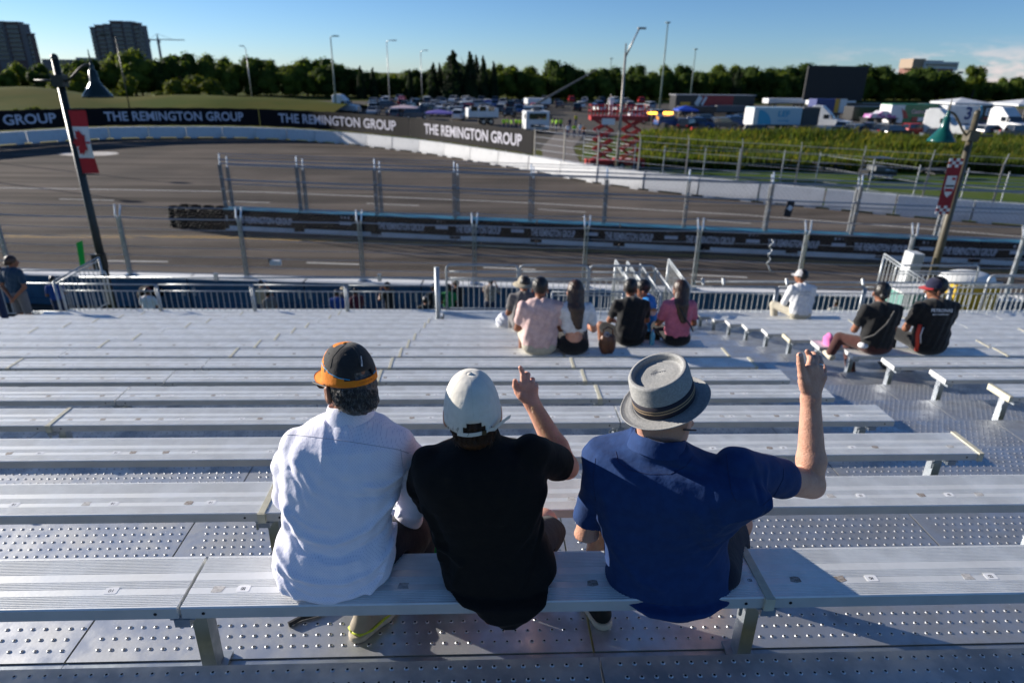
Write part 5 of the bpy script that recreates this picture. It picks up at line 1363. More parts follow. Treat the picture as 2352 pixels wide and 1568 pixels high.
# ------------------------------------------------------------------ spectators further down: seated and standing figures from one parametric body
def figure(label, root, skinm, shirt, pants, rz=0.0, sit=True, lean=0.18, head_yaw=0.0, head_pitch=0.0, arms='knees', hair=None, hairm=None, hat=None, hatm=None, visor=False, sleeve='short', crop=False, wide=1.0, res=0.013, legs='fwd', shoem=None, s=1.0, group=None, cat='person'):
    """root: world point between the buttocks (sitting) or between the feet (standing)"""
    t = empty('person', root, rz, label, cat, group)
    ca, sa = math.cos(rz), math.sin(rz)
    def wd(b): return b
    O = Vector((0, 0, 0))
    hip = Vector((0, 0, 0.10*s)) if sit else Vector((0, 0, 0.95*s))
    up_ = Vector((0, math.sin(lean), math.cos(lean)))
    chest = hip+up_*0.36*s; neck = hip+up_*0.50*s+Vector((0, 0.02*s, 0)); hd = neck+Vector((0, 0.035*s+0.05*math.sin(lean), 0.135*s))
    shl, shr = chest+Vector((-0.175*s*wide, 0, 0.08*s)), chest+Vector((0.175*s*wide, 0, 0.08*s))
    if sit:
        fl = -0.40*s
        if legs == 'fwd': kl, kr, fL, fR = Vector((-0.16, 0.44, 0.09))*s, Vector((0.16, 0.44, 0.09))*s, Vector((-0.16, 0.40, fl/s+.02))*s, Vector((0.16, 0.42, fl/s+.02))*s
        elif legs == 'wide': kl, kr, fL, fR = Vector((-0.34, 0.34, 0.14))*s, Vector((0.26, 0.40, 0.10))*s, Vector((-0.30, 0.22, fl/s+.04))*s, Vector((0.22, 0.40, fl/s+.02))*s
        elif legs == 'left': kl, kr, fL, fR = Vector((-0.30, 0.28, 0.08))*s, Vector((-0.10, 0.42, -0.02))*s, Vector((-0.44, 0.16, -0.12))*s, Vector((-0.16, 0.10, fl/s+0.0))*s
        elif legs == 'up': kl, kr, fL, fR = Vector((-0.14, 0.36, 0.30))*s, Vector((0.12, 0.38, 0.28))*s, Vector((-0.14, 0.44, -0.10))*s, Vector((0.12, 0.46, -0.10))*s
    else:
        kl, kr, fL, fR = Vector((-0.09, 0.01, 0.50))*s, Vector((0.10, 0.02, 0.50))*s, Vector((-0.11, -0.01, 0.05))*s, Vector((0.12, 0.0, 0.05))*s
    if arms == 'knees': el, er, wl, wr = chest+Vector((-0.25, 0.10, -0.18))*s, chest+Vector((0.25, 0.10, -0.18))*s, chest+Vector((-0.16, 0.30, -0.26))*s, chest+Vector((0.14, 0.30, -0.26))*s
    elif arms == 'front': el, er, wl, wr = chest+Vector((-0.24, 0.06, -0.20))*s, chest+Vector((0.24, 0.06, -0.20))*s, chest+Vector((-0.05, 0.24, -0.14))*s, chest+Vector((0.05, 0.24, -0.14))*s
    elif arms == 'back': el, er, wl, wr = chest+Vector((-0.26, -0.06, -0.20))*s, chest+Vector((0.26, -0.06, -0.20))*s, chest+Vector((-0.04, -0.15, -0.40))*s, chest+Vector((0.05, -0.16, -0.41))*s
    elif arms == 'face': el, er, wl, wr = chest+Vector((-0.26, 0.14, -0.10))*s, chest+Vector((0.26, 0.14, -0.10))*s, chest+Vector((-0.07, 0.26, 0.16))*s, chest+Vector((0.08, 0.26, 0.16))*s
    else: el, er, wl, wr = chest+Vector((-0.23, 0.0, -0.24))*s, chest+Vector((0.23, 0.0, -0.24))*s, chest+Vector((-0.22, 0.06, -0.48))*s, chest+Vector((0.22, 0.08, -0.48))*s
    R = head_R(head_yaw, head_pitch); hc = tuple(hd); hf = head_fn(hc, R, 0.98*s)
    def fingers(X, Y, Z, el_, w_):
        d_ = (Vector(w_)-Vector(el_)).normalized(); sd = d_.cross(Vector((0, 0, 1))); sd = sd.normalized() if sd.length > .1 else Vector((1, 0, 0)); d = None
        p0 = Vector(w_)+d_*0.045*s; d = rc(X, Y, Z, w_, tuple(p0), 0.027*s, 0.034*s)
        if res > 0.011: return smin(d, rc(X, Y, Z, tuple(p0), tuple(p0+d_*0.06*s-Vector((0, 0, .02*s))), 0.030*s, 0.016*s), 0.01)
        for k in range(4):
            b0 = p0+sd*(k-1.5)*0.019*s+d_*0.02*s; b1 = b0+d_*0.04*s-Vector((0, 0, 0.008)); b2 = b1+d_*0.02*s-Vector((0, 0, 0.022*s))
            d = smin(d, chain(X, Y, Z, [tuple(b0), tuple(b1), tuple(b2)], [0.010*s, 0.009*s, 0.008*s], 0.003), 0.004)
        return smin(d, rc(X, Y, Z, w_, tuple(p0-sd*0.045*s), 0.015*s, 0.010*s), 0.005)
    def fb(X, Y, Z):
        d = smin(hf(X, Y, Z), rc(X, Y, Z, tuple(neck-Vector((0, 0, .03))), tuple(hd-Vector((0, 0, .07*s))), 0.055*s, 0.052*s), 0.02)
        d = smin(d, ell(X, Y, Z, tuple(chest), (0.13*s*wide, 0.085*s, 0.17*s)), 0.05)
        d = smin(d, rc(X, Y, Z, tuple(hip), tuple(chest), 0.10*s, 0.085*s), 0.05)
        for a_, e_, w_ in ((shl, el, wl), (shr, er, wr)):
            d = smin(d, chain(X, Y, Z, [tuple(a_), tuple(e_), tuple(w_)], [0.045*s, 0.040*s, 0.026*s], 0.01), 0.02)
            d = smin(d, fingers(X, Y, Z, tuple(e_), tuple(w_)), 0.01)
        for h_, k_, f_ in ((-0.09, kl, fL), (0.09, kr, fR)):
            d = smin(d, chain(X, Y, Z, [tuple(hip+Vector((h_*s, 0, 0))), tuple(k_), tuple(f_+Vector((0, 0, .04*s)))], [0.075*s, 0.052*s, 0.038*s], 0.02), 0.03)
        return d
    pts = [tuple(p) for p in (hip, chest, hd, shl, shr, el, er, wl, wr, kl, kr, fL, fR)]
    lo, hi_ = bounds(pts, 0.15*s)
    def bld(name, f, lo, hi_, m, r=None, par=t):
        v, q = surf(f, lo, hi_, r or res); b = MB(); b.v = [tuple(p) for p in v]; b.f = [tuple(int(i) for i in k) for k in q]; b.m = [0]*len(b.f)
        o = b.build(name, m, None, smooth=True); link_child(o, par); return o
    bld('body', fb, lo, hi_, skinm)
    def fs_(X, Y, Z):
        bot = hip+up_*(0.17*s if crop else -0.03*s)
        wv = 0.006*np.sin(X*38+Z*22)*np.sin(Z*30-X*12)+0.003*np.sin(X*80-Z*25)
        d = rings_seg(X, Y, Z, bot, chest, neck)
        fr = 0.62 if sleeve == 'short' else 1.0
        for a_, e_, w_ in ((shl, el, wl), (shr, er, wr)):
            if sleeve == 'none': continue
            d = smin(d, rc(X, Y, Z, tuple(a_), tuple(a_.lerp(e_, fr)), 0.064*s, 0.058*s), 0.025)
            if sleeve == 'long': d = smin(d, rc(X, Y, Z, tuple(e_), tuple(w_.lerp(e_, 0.1)), 0.054*s, 0.040*s), 0.02)
        return d+wv
    def rings_seg(X, Y, Z, bot, chest, neck):
        d = rc(X*(0.62 if not crop else .66), Y, Z, (bot.x*.62, bot.y, bot.z+0.06*s), (chest.x*.62, chest.y, chest.z), 0.108*s*wide, 0.116*s*wide)
        d = smin(d, ell(X, Y, Z, tuple(chest+Vector((0, 0, 0.05*s))), (0.205*s*wide, 0.11*s, 0.13*s)), 0.04)
        d = smin(d, rc(X, Y, Z, tuple(chest), tuple(neck-Vector((0, 0, 0.03*s))), 0.08*s, 0.062*s), 0.04)
        return np.maximum(d, bot.z-0.06*s-Z) if crop or not sit else np.maximum(d, -0.005-Z)
    lo2, hi2 = bounds([tuple(p) for p in (hip-Vector((0, 0, .05)), chest, neck, shl, shr, el, er)]+([tuple(wl), tuple(wr)] if sleeve == 'long' else []), 0.17*s*wide)
    bld('shirt', fs_, lo2, hi2, shirt)
    def fp(X, Y, Z):
        d = ell(X, Y, Z, tuple(hip+Vector((0, 0, -0.01*s))), (0.175*s*wide, 0.125*s, 0.11*s))
        for h_, k_, f_ in ((-0.09, kl, fL), (0.09, kr, fR)):
            if pants[1] == 'long': d = smin(d, chain(X, Y, Z, [tuple(hip+Vector((h_*s, 0, 0))), tuple(k_), tuple(f_+Vector((0, 0, .06*s)))], [0.09*s, 0.068*s, 0.055*s], 0.02), 0.03)
            else: d = smin(d, rc(X, Y, Z, tuple(hip+Vector((h_*s, 0, 0))), tuple((hip+Vector((h_*s, 0, 0))).lerp(k_, 0.8)), 0.092*s, 0.080*s), 0.03)
        return d
    lo3, hi3 = bounds([tuple(p) for p in (hip, kl, kr, fL, fR)], 0.19*s)
    bld('trousers' if pants[1] == 'long' else 'shorts', fp, lo3, hi3, pants[0])
    for f_, k_ in ((fL, kl), (fR, kr)):
        def fsh(X, Y, Z, f_=f_):
            dd = Vector((0.02, 0.16, -0.02))*s
            d = rc(X, Y, Z, tuple(f_+Vector((0, -0.03*s, 0))), tuple(f_+dd), 0.045*s, 0.035*s); return np.maximum(d, f_.z-0.035*s-Z)
        lo4, hi4 = bounds([tuple(f_), tuple(f_+Vector((0, 0.18*s, 0)))], 0.07*s)
        bld('shoe', fsh, lo4, hi4, shoem or ink)
    hm = hairm or hair_black
    if hair:
        def fh(X, Y, Z):
            Rl = [list(R[i]) for i in range(3)]
            d = ell(X, Y, Z, hv(hc, R, (0, -0.018*s, 0.030*s)), (0.090*s, 0.102*s, 0.102*s), Rl)
            x, y, z = X-hc[0], Y-hc[1], Z-hc[2]; ly = R[0][1]*x+R[1][1]*y+R[2][1]*z; lz = R[0][2]*x+R[1][2]*y+R[2][2]*z
            d = np.maximum(d, ly-0.055*s-lz*0.6); d = np.maximum(d, -0.085*s-lz)
            if hair == 'long':
                p0, p1, p2 = hv(hc, R, (0, -0.055*s, 0.0)), tuple(neck+Vector((0, -0.085, -0.05))*s), tuple(chest+Vector((0.03, -0.135, -0.10))*s)
                l1 = rc(X*0.8, Y, Z, (p0[0]*.8, p0[1], p0[2]), (p1[0]*.8, p1[1], p1[2]), 0.075*s, 0.078*s); l2 = rc(X*0.72, Y, Z, (p1[0]*.72, p1[1], p1[2]), (p2[0]*.72, p2[1], p2[2]), 0.075*s, 0.030*s)
                d = smin(d, smin(l1, l2, 0.03), 0.03)
            if hair == 'bun': d = smin(d, ell(X, Y, Z, hv(hc, R, (0, -0.10*s, -0.02*s)), (0.045*s, 0.045*s, 0.045*s)), 0.01)
            return d + 0.003*np.sin(X*150)*np.sin(Y*90+Z*15)
        lo5, hi5 = bounds([hc, tuple(chest+Vector((0, -0.1, -0.16))) if hair == 'long' else hc], 0.17*s)
        bld('hair', fh, lo5, hi5, hm, r=min(res, 0.011))
    if hat:
        vs, fs = crown_mesh((hc[0], hc[1], hc[2]), R, 0.094*s, 0.108*s, 0.125*s, 0.022*s, n=24, m=8)
        b = MB(); b.add(vs, fs); o = b.build('cap' if hat == 'cap' else 'hat_crown', hatm, None, smooth=True); link_child(o, t)
        if hat == 'cap':
            mb = MB()
            o = brim(None, (hc[0], hc[1], hc[2]), R, 0.094*s, 0.108*s, 0.024*s, visor or hatm); link_child(o, t)
        else:
            b = MB(); n = 28; vs = []
            for r_, z in ((0.95, 0.024), (1.35, 0.012), (1.8, -0.012), (1.8, -0.016), (1.3, 0.006), (0.95, 0.016)):
                for j in range(n): an = 2*math.pi*j/n; vs.append(hv(hc, R, (0.094*s*r_*math.cos(an), 0.108*s*r_*math.sin(an), z*s)))
            b.add(vs, [(i*n+j, i*n+(j+1) % n, (i+1)*n+(j+1) % n, (i+1)*n+j) for i in range(5) for j in range(n)]); o = b.build('hat_brim', hatm, None, smooth=True); link_child(o, t)
    t['_pts'] = 0; del t['_pts']
    t_info[t.name] = dict(hd=hd, chest=chest, wl=wl, wr=wr, hip=hip, R=R)
    return t
t_info = {}
def seat_pt(n, x, back=0.0): return (x, rY(n)+0.10-back, rZ(n))
pink_shirt = cloth('pale_pink_shirt', (0.74, 0.53, 0.50), (0.60, 0.40, 0.38), vs=14, bump=0.6); rose = cloth('rose_tshirt', (0.62, 0.17, 0.25)); white_c = cloth('white_cotton', (0.78, 0.78, 0.80)); blk = cloth('black_cotton', (0.012, 0.012, 0.013))
cy_blue = cloth('bright_blue_shirt', (0.01, 0.22, 0.62)); brownp = cloth('brown_trousers', (0.075, 0.026, 0.022)); cream_t = cloth('cream_trousers', (0.55, 0.50, 0.40)); grey_c = cloth('grey_cloth', (0.16, 0.15, 0.15)); khaki = cloth('khaki_cloth', (0.42, 0.36, 0.26))
greenc = cloth('green_shirt', (0.01, 0.22, 0.06)); maroon = cloth('maroon_shirt', (0.10, 0.015, 0.03)); teal = cloth('dark_teal_shirt', (0.02, 0.055, 0.10)); royal = cloth('royal_blue_shirt', (0.02, 0.07, 0.30)); denim = cloth('denim', (0.02, 0.035, 0.09)); redc = cloth('red_cap_cloth', (0.45, 0.015, 0.02)); navyc = cloth('navy_cap_cloth', (0.012, 0.014, 0.045))
GS = 'people seated down the grandstand'
A1 = figure('man in a loose pale pink shirt seated in the eighth row, seen from behind', seat_pt(8, 0.66), skin_tan, pink_shirt, (cream_t, 'short'), lean=0.10, hair='short', arms='front', wide=1.12, group=GS, head_yaw=math.radians(-12), res=0.011, s=1.06)
A2 = figure('woman with long dark hair, white crop top and black trousers', seat_pt(8, 1.07), skin_fair, white_c, (blk, 'long'), lean=0.12, hair='long', hairm=hair_dark, arms='front', crop=True, group=GS, res=0.011, wide=0.92, s=1.02)
A3 = figure('person in a cream sun hat and grey top, mostly hidden behind the pink shirted man', seat_pt(11, 0.62), skin_tan, grey_c, (grey_c, 'long'), lean=0.15, hair='short', hat='sun', hatm=khaki, arms='front', group=GS, head_yaw=math.radians(25))
A4 = figure('man in a black t-shirt and patterned shorts, leaning forward on his knee', seat_pt(9, 1.93), skin_tan, blk, (short_black, 'short'), lean=0.30, hair='short', arms='knees', legs='wide', group=GS, head_yaw=math.radians(-35), res=0.011, wide=1.05)
A5 = figure('woman with long brown hair in a rose pink t-shirt, bag strap over her back', seat_pt(9, 2.55), skin_tan, rose, (blk, 'long'), lean=0.14, hair='long', hairm=hair_dark, arms='front', group=GS, head_yaw=math.radians(25), res=0.011, wide=0.95)
A6 = figure('person in a bright blue t-shirt turned sideways, eating from a bowl', seat_pt(10, 2.40), skin_tan, cy_blue, (blk, 'long'), rz=math.radians(75), lean=0.20, hair='short', arms='front', group=GS, head_pitch=math.radians(-15), res=0.011)
A7 = figure('man in a white jacket and white cap seated alone near the front rail', seat_pt(14, 6.16), skin_tan, white_c, (cream_t, 'long'), lean=0.28, hair='short', hat='cap', hatm=cloth('pale_cap', (0.60, 0.58, 0.58)), arms='front', sleeve='long', legs='wide', group=GS, head_yaw=math.radians(50), wide=1.1, s=1.1)
A8 = figure('woman in a black t-shirt and brown trousers, one foot stretched out to the left', seat_pt(8, 4.76), skin_tan, blk, (brownp, 'long'), lean=0.16, hair='bun', arms='front', legs='left', group=GS, head_yaw=math.radians(-15), res=0.011, wide=1.12, shoem=mat('cream_shoe', (0.55, 0.50, 0.40), 0.7))
A9 = figure('man in a dark team jacket with white lettering and a navy and red cap', seat_pt(8, 5.42), skin_tan, blk, (blk, 'long'), lean=0.14, hair='short', hat='cap', hatm=navyc, visor=redc, arms='front', group=GS, head_yaw=math.radians(70), head_pitch=math.radians(-10), res=0.011, wide=1.15, s=1.07)
# lettering and trims
def back_text(fig, body, size, m, dz, fit, dy=-0.125, xoff=0.0):
    inf = t_info[fig.name]; L = Vector(fig.location); c = L+inf['chest']
    T = bvh_of([o for o in CH[fig.name] if o.name.startswith('shirt')])
    x0 = proj((c.x+xoff, c.y-0.1, c.z+dz)); h = hit(T, x0[0], x0[1], 0.004)
    if h is None: return
    text_on(body, size, m, fig, h+Vector((0, -0.006, 0)), (1, 0, 0), (0, 0.25, 0.97), fit=fit, bold=size*0.02)
wht = mat('print_white', (0.75, 0.75, 0.78), 0.6)
back_text(A9, 'PETRONAS', 0.055, wht, 0.075, 0.26); back_text(A9, 'MOTORSPORT', 0.025, wht, 0.025, 0.20)
gtx = mat('print_grey', (0.35, 0.38, 0.42), 0.6)
back_text(A7, 'MERCEDES', 0.05, gtx, 0.05, 0.26); back_text(A7, 'PETRONAS', 0.035, gtx, -0.01, 0.22)
L9 = Vector(A9.location); MB().tube([L9+Vector((-0.20, -0.03, 0.38)), L9+Vector((-0.215, -0.05, 0.26)), L9+Vector((-0.19, -0.06, 0.14)), L9+Vector((-0.18, -0.06, 0.05))], 0.022, 8).build('red_stripe', mat('red_trim', (0.75, 0.06, 0.03), 0.6), A9, smooth=True)
MB().tube([L9+Vector((-0.185, -0.075, 0.36)), L9+Vector((-0.20, -0.085, 0.26)), L9+Vector((-0.175, -0.09, 0.16))], 0.007, 6).build('white_stripe', wht, A9, smooth=True)
L5 = Vector(A5.location); MB().tube([L5+Vector((-0.05, -0.085, 0.56)), L5+Vector((0.03, -0.125, 0.42)), L5+Vector((0.13, -0.11, 0.30)), L5+Vector((0.19, -0.04, 0.2))], 0.009, 6).build('bag_strap', ink, A5)
L8 = Vector(A8.location); MB().tube([L8+Vector((0.06, -0.09, 0.57)), L8+Vector((-0.02, -0.125, 0.42)), L8+Vector((-0.13, -0.12, 0.28)), L8+Vector((-0.2, -0.04, 0.2))], 0.012, 6).build('bag_strap', mat('strap_grey', (0.05, 0.05, 0.05), 0.7), A8)
MB().lathe([(0.0, 0.03), (0.05, 0.02), (0.06, 0), (0.05, -0.02), (0, -0.03)], L8+Vector((-0.20, -0.06, 0.12)), 14).build('small_pouch', white_c, A8, smooth=True)
# bowl, bottle, bags
bw = G(1500, 712, rZ(9)+0.28)
c = empty('food_bowl', (bw.x, bw.y+0.02, bw.z), 0, 'white paper bowl of noodles held by the person in bright blue', 'bowl')
MB().lathe([(0.045, -0.07), (0.075, 0.0), (0.078, 0.0), (0.07, -0.01), (0.04, -0.05), (0.0, -0.05)], c.location, 20).build('bowl', white_c, c, smooth=True)
MB().lathe([(0.0, 0.01), (0.03, 0.012), (0.055, 0.0), (0.066, -0.008)], c.location, 14).build('noodles', mat('noodles', (0.50, 0.22, 0.06), 0.6, bump=0.8, bscale=90, rgb2=(0.6, 0.4, 0.12), vscale=60), c, smooth=True)
bt = Vector((2.22, rY(9)+0.09, rZ(9))); c = empty('water_bottle', bt, 0, 'clear blue water bottle standing between the black and pink t-shirts', 'bottle')
MB().lathe([(0.0, 0.0), (0.032, 0.002), (0.034, 0.02), (0.034, 0.13), (0.028, 0.16), (0.013, 0.185), (0.013, 0.195)], bt, 16).build('bottle_body', mat('blue_plastic', (0.12, 0.42, 0.60), 0.12), c, smooth=True)
MB().lathe([(0.0145, 0.19), (0.0145, 0.21), (0.0, 0.212)], bt, 12).build('cap', mat('blue_lid', (0.02, 0.2, 0.5), 0.4), c)
leather = mat('brown_leather', (0.17, 0.065, 0.030), 0.45, bump=0.2, bscale=30, vary=0.35, vscale=12)
hb_ = Vector((1.47, rY(8)+0.10, rZ(8))); c = empty('handbag', hb_, 0, 'brown leather handbag with a scarf, beside the woman in the crop top', 'handbag')
def fn(X, Y, Z):
    d = ell(X, Y, Z, (hb_.x, hb_.y, hb_.z+0.12), (0.105, 0.075, 0.15)); d = np.maximum(d, hb_.z+0.002-Z); d = np.maximum(d, Z-hb_.z-0.23)
    return d+0.006*np.sin(X*60)
surf_obj('pouch', fn, hb_-Vector((.14, .12, .02)), hb_+Vector((.14, .12, .3)), 0.009, leather, c)
MB().tube([hb_+Vector((-.06, 0, .20)), hb_+Vector((-.055, 0, .30)), hb_+Vector((0, 0, .33)), hb_+Vector((.055, 0, .30)), hb_+Vector((.06, 0, .20))], 0.009, 8).build('handle', leather, c, smooth=True)
MB().lathe([(0.0, 0.035), (0.03, 0.02), (0.04, -0.01), (0.02, -0.03)], hb_+Vector((-.02, -.03, .25)), 10).build('scarf', cloth('patterned_scarf', (0.55, 0.50, 0.52), (0.03, 0.03, 0.05), vs=45), c, smooth=True)
wb = Vector((0.42, rY(12)+0.12, rZ(12))); c = empty('plastic_bag', wb, 0, 'crumpled white plastic bag on the bench left of the pink shirt', 'bag')
def fn(X, Y, Z):
    d = ell(X, Y, Z, (wb.x, wb.y, wb.z+0.09), (0.22, 0.12, 0.14)); d = smin(d, ell(X, Y, Z, (wb.x-0.11, wb.y, wb.z+0.16), (0.06, 0.06, 0.07)), 0.02)
    return np.maximum(d+0.012*np.sin(X*45+Z*30)*np.sin(Z*50-Y*20), wb.z+0.002-Z)
surf_obj('bag', fn, wb-Vector((.26, .16, .02)), wb+Vector((.26, .16, .32)), 0.009, mat('white_plastic', (0.75, 0.76, 0.82), 0.4), c)
pk = Vector((4.60, rY(9)+0.10, rZ(9))); c = empty('folded_jacket', pk, 0, 'bright pink jacket lying on the bench beside the woman in brown trousers', 'jacket')
def fn(X, Y, Z): return ell(X, Y, Z, (pk.x, pk.y, pk.z+0.05), (0.05, 0.09, 0.11))+0.006*np.sin(X*60+Z*40)
surf_obj('cloth', fn, pk-Vector((.12, .14, .1)), pk+Vector((.12, .14, .32)), 0.01, cloth('hot_pink', (0.75, 0.18, 0.45)), c)

# people standing or walking between the grandstand and the near wall, and at the far left
GG = 'people standing below the grandstand'
def ground_person(x, y, hgt, label, shirt, pants=None, **kw):
    # feet on the ground: pick depth so that the head top of a person hgt tall is seen at (x, y)
    p = G(x, y, hgt); kw.setdefault('res', 0.018)
    return figure(label, (p.x, p.y, 0.01), kw.pop('skinm', skin_tan), shirt, pants or (denim, 'long'), sit=False, s=hgt/1.70, lean=kw.pop('lean', 0.06), group=GG, **kw)
ground_person(333, 664, 1.70, 'person in a white top and red cap below the left rail', white_c, hat='cap', hatm=redc, hair='short', arms='front')
ground_person(119, 636, 1.72, 'person in a white cap and blue vest by the sloping stair rail', royal, hat='cap', hatm=white_c, hair='short', arms='front', rz=0.5)
ground_person(597, 646, 1.72, 'person in a white cap and pale top, below the third left rail', khaki, hat='cap', hatm=white_c, hair='short', arms='face')
ground_person(617, 668, 1.62, 'person in a dark grey top beside the white capped one', grey_c, hair='short', arms='side', rz=1.0)
ground_person(772, 668, 1.66, 'person in a royal blue t-shirt behind the rail balusters', royal, hair='short', arms='side')
ground_person(792, 655, 1.74, 'person in a straw coloured hat between the blue and maroon tops', grey_c, hat='sun', hatm=khaki, hair='short', arms='front')
ground_person(818, 664, 1.66, 'person in a maroon top holding a white sheet', maroon, hair='short', arms='front', rz=0.7)
ground_person(893, 650, 1.76, 'dark haired man all in black lifting a camera, seen through the rails', blk, (blk, 'long'), hair='short', arms='face', rz=0.9)
ground_person(976, 686, 1.60, 'person in a white cap and black top bending near the platform post', blk, hat='cap', hatm=white_c, hair='short', arms='front', lean=0.2)
ground_person(996, 655, 1.74, 'person in dark clothes just left of the platform corner post', blk, (blk, 'long'), hair='short', arms='front')
ground_person(1030, 655, 1.68, 'person in a green shirt right of the platform corner post', greenc, hair='short', arms='front')
ground_person(1050, 645, 1.76, 'man in black with a black cap next to the green shirt', blk, (blk, 'long'), hat='cap', hatm=blk, hair='short', arms='face', rz=0.4)
ground_person(1125, 640, 1.76, 'man with dark hair and a brown patterned shirt under the left hooped rail', cloth('brown_pattern', (0.10, 0.05, 0.03), (0.5, 0.45, 0.4), vs=30), hair='short', arms='face', rz=-0.4)
ground_person(1926, 690, 1.62, 'small figure in a cream top below the right rail', cloth('cream_top', (0.6, 0.55, 0.48)), hair='short', arms='front')
P_a = figure('woman in a dark teal t-shirt and grey shorts, hands clasped behind her back', (U(48, 700, 12.7).x, 12.7, 2.60), skin_tan, teal, (cloth('grey_shorts', (0.16, 0.16, 0.17)), 'short'), rz=math.radians(-12), sit=False, lean=0.03, hair='bun', hairm=hair_dark, arms='back', group='people on the far left platform', s=1.0, head_yaw=math.radians(-30))
P_b = figure('man in a grey cap and dark clothes at the left edge of the picture', (U(-14, 700, 13.1).x, 13.1, 2.60), skin_tan, blk, (denim, 'long'), rz=math.radians(20), sit=False, lean=0.03, hair='short', hat='cap', hatm=grey_c, arms='front', group='people on the far left platform', s=1.06, head_yaw=math.radians(-50))
# orange jacket worker at the right by the bin
ground_person(2262, 640, 1.75, 'worker in an orange jacket behind the yellow bin', cloth('orange_jacket', (0.75, 0.14, 0.02)), (blk, 'long'), hair='short', arms='side', sleeve='long')
# orange mat, speakers, yellow bin, white board, black equipment on the wall
c = empty('orange_mat', (-6.3, 17.5, 0.02), 0, 'orange red mat on the grass below the rails', 'mat')
p = G(540, 706, 0.05); MB().box((p.x, p.y, 0.05), (1.9, 0.9, 0.08), rz=0.1).build('mat', mat('orange_mat', (0.65, 0.06, 0.02), 0.8), c)
p = G(2215, 640, 2.2)
c = empty('wheeled_bin', (p.x, p.y, 0.02), 0, 'large yellow bin with a white top behind the sloping rails at right', 'bin')
pb = U(2228, 680, 15.2)
MB().box((pb.x, 15.4, 1.55), (1.15, 0.8, 3.0)).build('bin_body', mat('yellow_plastic', (0.45, 0.30, 0.01), 0.5), c)
MB().lathe([(0.0, 0.16), (0.4, 0.14), (0.62, 0.05), (0.66, -0.04), (0.6, -0.08)], (pb.x-0.05, 15.4, 3.14), 20, 1.05, 0.75).build('lid', mat('white_lid', (0.75, 0.75, 0.73), 0.5), c, smooth=True)
c = empty('utility_cabinet', (pb.x-1.3, 15.6, 0.02), 0, 'pale green cabinet behind the sloping rails, left of the yellow bin', 'cabinet')
MB().box((pb.x-1.25, 15.6, 1.4), (1.0, 0.8, 2.7)).build('body', mat('pale_green_panel', (0.10, 0.28, 0.24), 0.6), c); MB().box((pb.x-1.25, 15.6, 2.78), (1.06, 0.86, 0.05)).build('lid', conc, c)
pb = U(2080, 655, 18.0)
c = empty('speaker_cabinet', (pb.x, 18.0, 0.02), 0, 'tall pale speaker column leaning behind the right rail', 'speaker')
MB().box((pb.x, 18.0, 2.55), (0.34, 0.42, 1.15), ry=0.05).build('cabinet', mat('pale_cabinet', (0.62, 0.64, 0.66), 0.5, vary=0.1), c); MB().tube([(pb.x, 18, 0), (pb.x, 18, 2.0)], 0.04, 8).build('pole', galv, c); MB().box((pb.x+0.0, 17.78, 2.55), (0.30, 0.012, 1.08), ry=0.05).build('grille', mat('grille', (0.35, 0.38, 0.42), 0.6), c)
for i, (x, y, w) in enumerate(((365, 640, 0.55), (660, 655, 0.35), (1060+0, 640, 0.35))):
    p = G(x, y, 1.2) if i else G(355, 655, 0.9)
    if i == 0:
        c = empty('stage_light', (p.x, p.y-0.3, 0), 0, 'round black floodlight case in front of the wall at left', 'light')
        MB().lathe([(0.0, 0.25), (0.3, 0.2), (0.42, 0.0), (0.42, -0.1)], (p.x, p.y-0.35, 0.75), 20).build('case', blackrub, c, smooth=True); MB().tube([(p.x, p.y-.35, 0), (p.x, p.y-.35, 0.7)], 0.05, 8).build('stand', galv, c)
# green tag hanging from a wire near the left pole, small things on the fence
p = U(184, 583, 20.2); c = empty('green_ribbon', p, 0, 'vivid green ribbon hanging in the fence left of the lamp pole', 'ribbon')
MB().add([p+Vector((-0.10, 0, -0.45)), p+Vector((0.07, 0, -0.38)), p+Vector((0.15, 0.02, 0.42)), p+Vector((-0.05, 0.02, 0.34)), p+Vector((-0.10, 0.015, -0.45)), p+Vector((0.07, 0.015, -0.38)), p+Vector((0.15, 0.035, 0.42)), p+Vector((-0.05, 0.035, 0.34))], [(0, 1, 2, 3), (7, 6, 5, 4), (0, 4, 5, 1), (1, 5, 6, 2), (2, 6, 7, 3), (3, 7, 4, 0)]).build('ribbon', mat('vivid_green', (0.0, 0.55, 0.06), 0.6, emit=None), c)
p = U(633, 603, 20.9); c = empty('camera_box', p, 0, 'small white camera fixed to the near fence cables', 'camera')
MB().box(p, (0.34, 0.16, 0.16)).build('housing', conc, c); MB().lathe([(0.06, 0), (0.06, 0.12), (0.0, 0.12)], p+Vector((-0.18, 0, 0)), 10).build('lens', ink, c)
p = U(1812, 480, 29.0); c = empty('flag_sign', p, 0, 'small black and white pennant sign on the island fence', 'sign')
MB().box(p, (0.34, 0.04, 0.70), ry=0.12).build('panel', ink, c); MB().box(p+Vector((0.03, -0.03, 0.05)), (0.2, 0.02, 0.2), ry=0.5).build('emblem', wht, c)
p = U(1768, 585, 20.4); c = empty('hanging_cable_coil', p, 0, 'pale coiled cable hanging on the near fence', 'cable')
MB().tube([p+Vector((0.05*math.sin(k), 0.05*math.cos(k), 0.5-k*0.045)) for k in range(22)]+[p+Vector((0.12, 0, -0.55)), p+Vector((0.25, 0, -0.6))], 0.022, 6).build('coil', galv_rail, c, smooth=True)
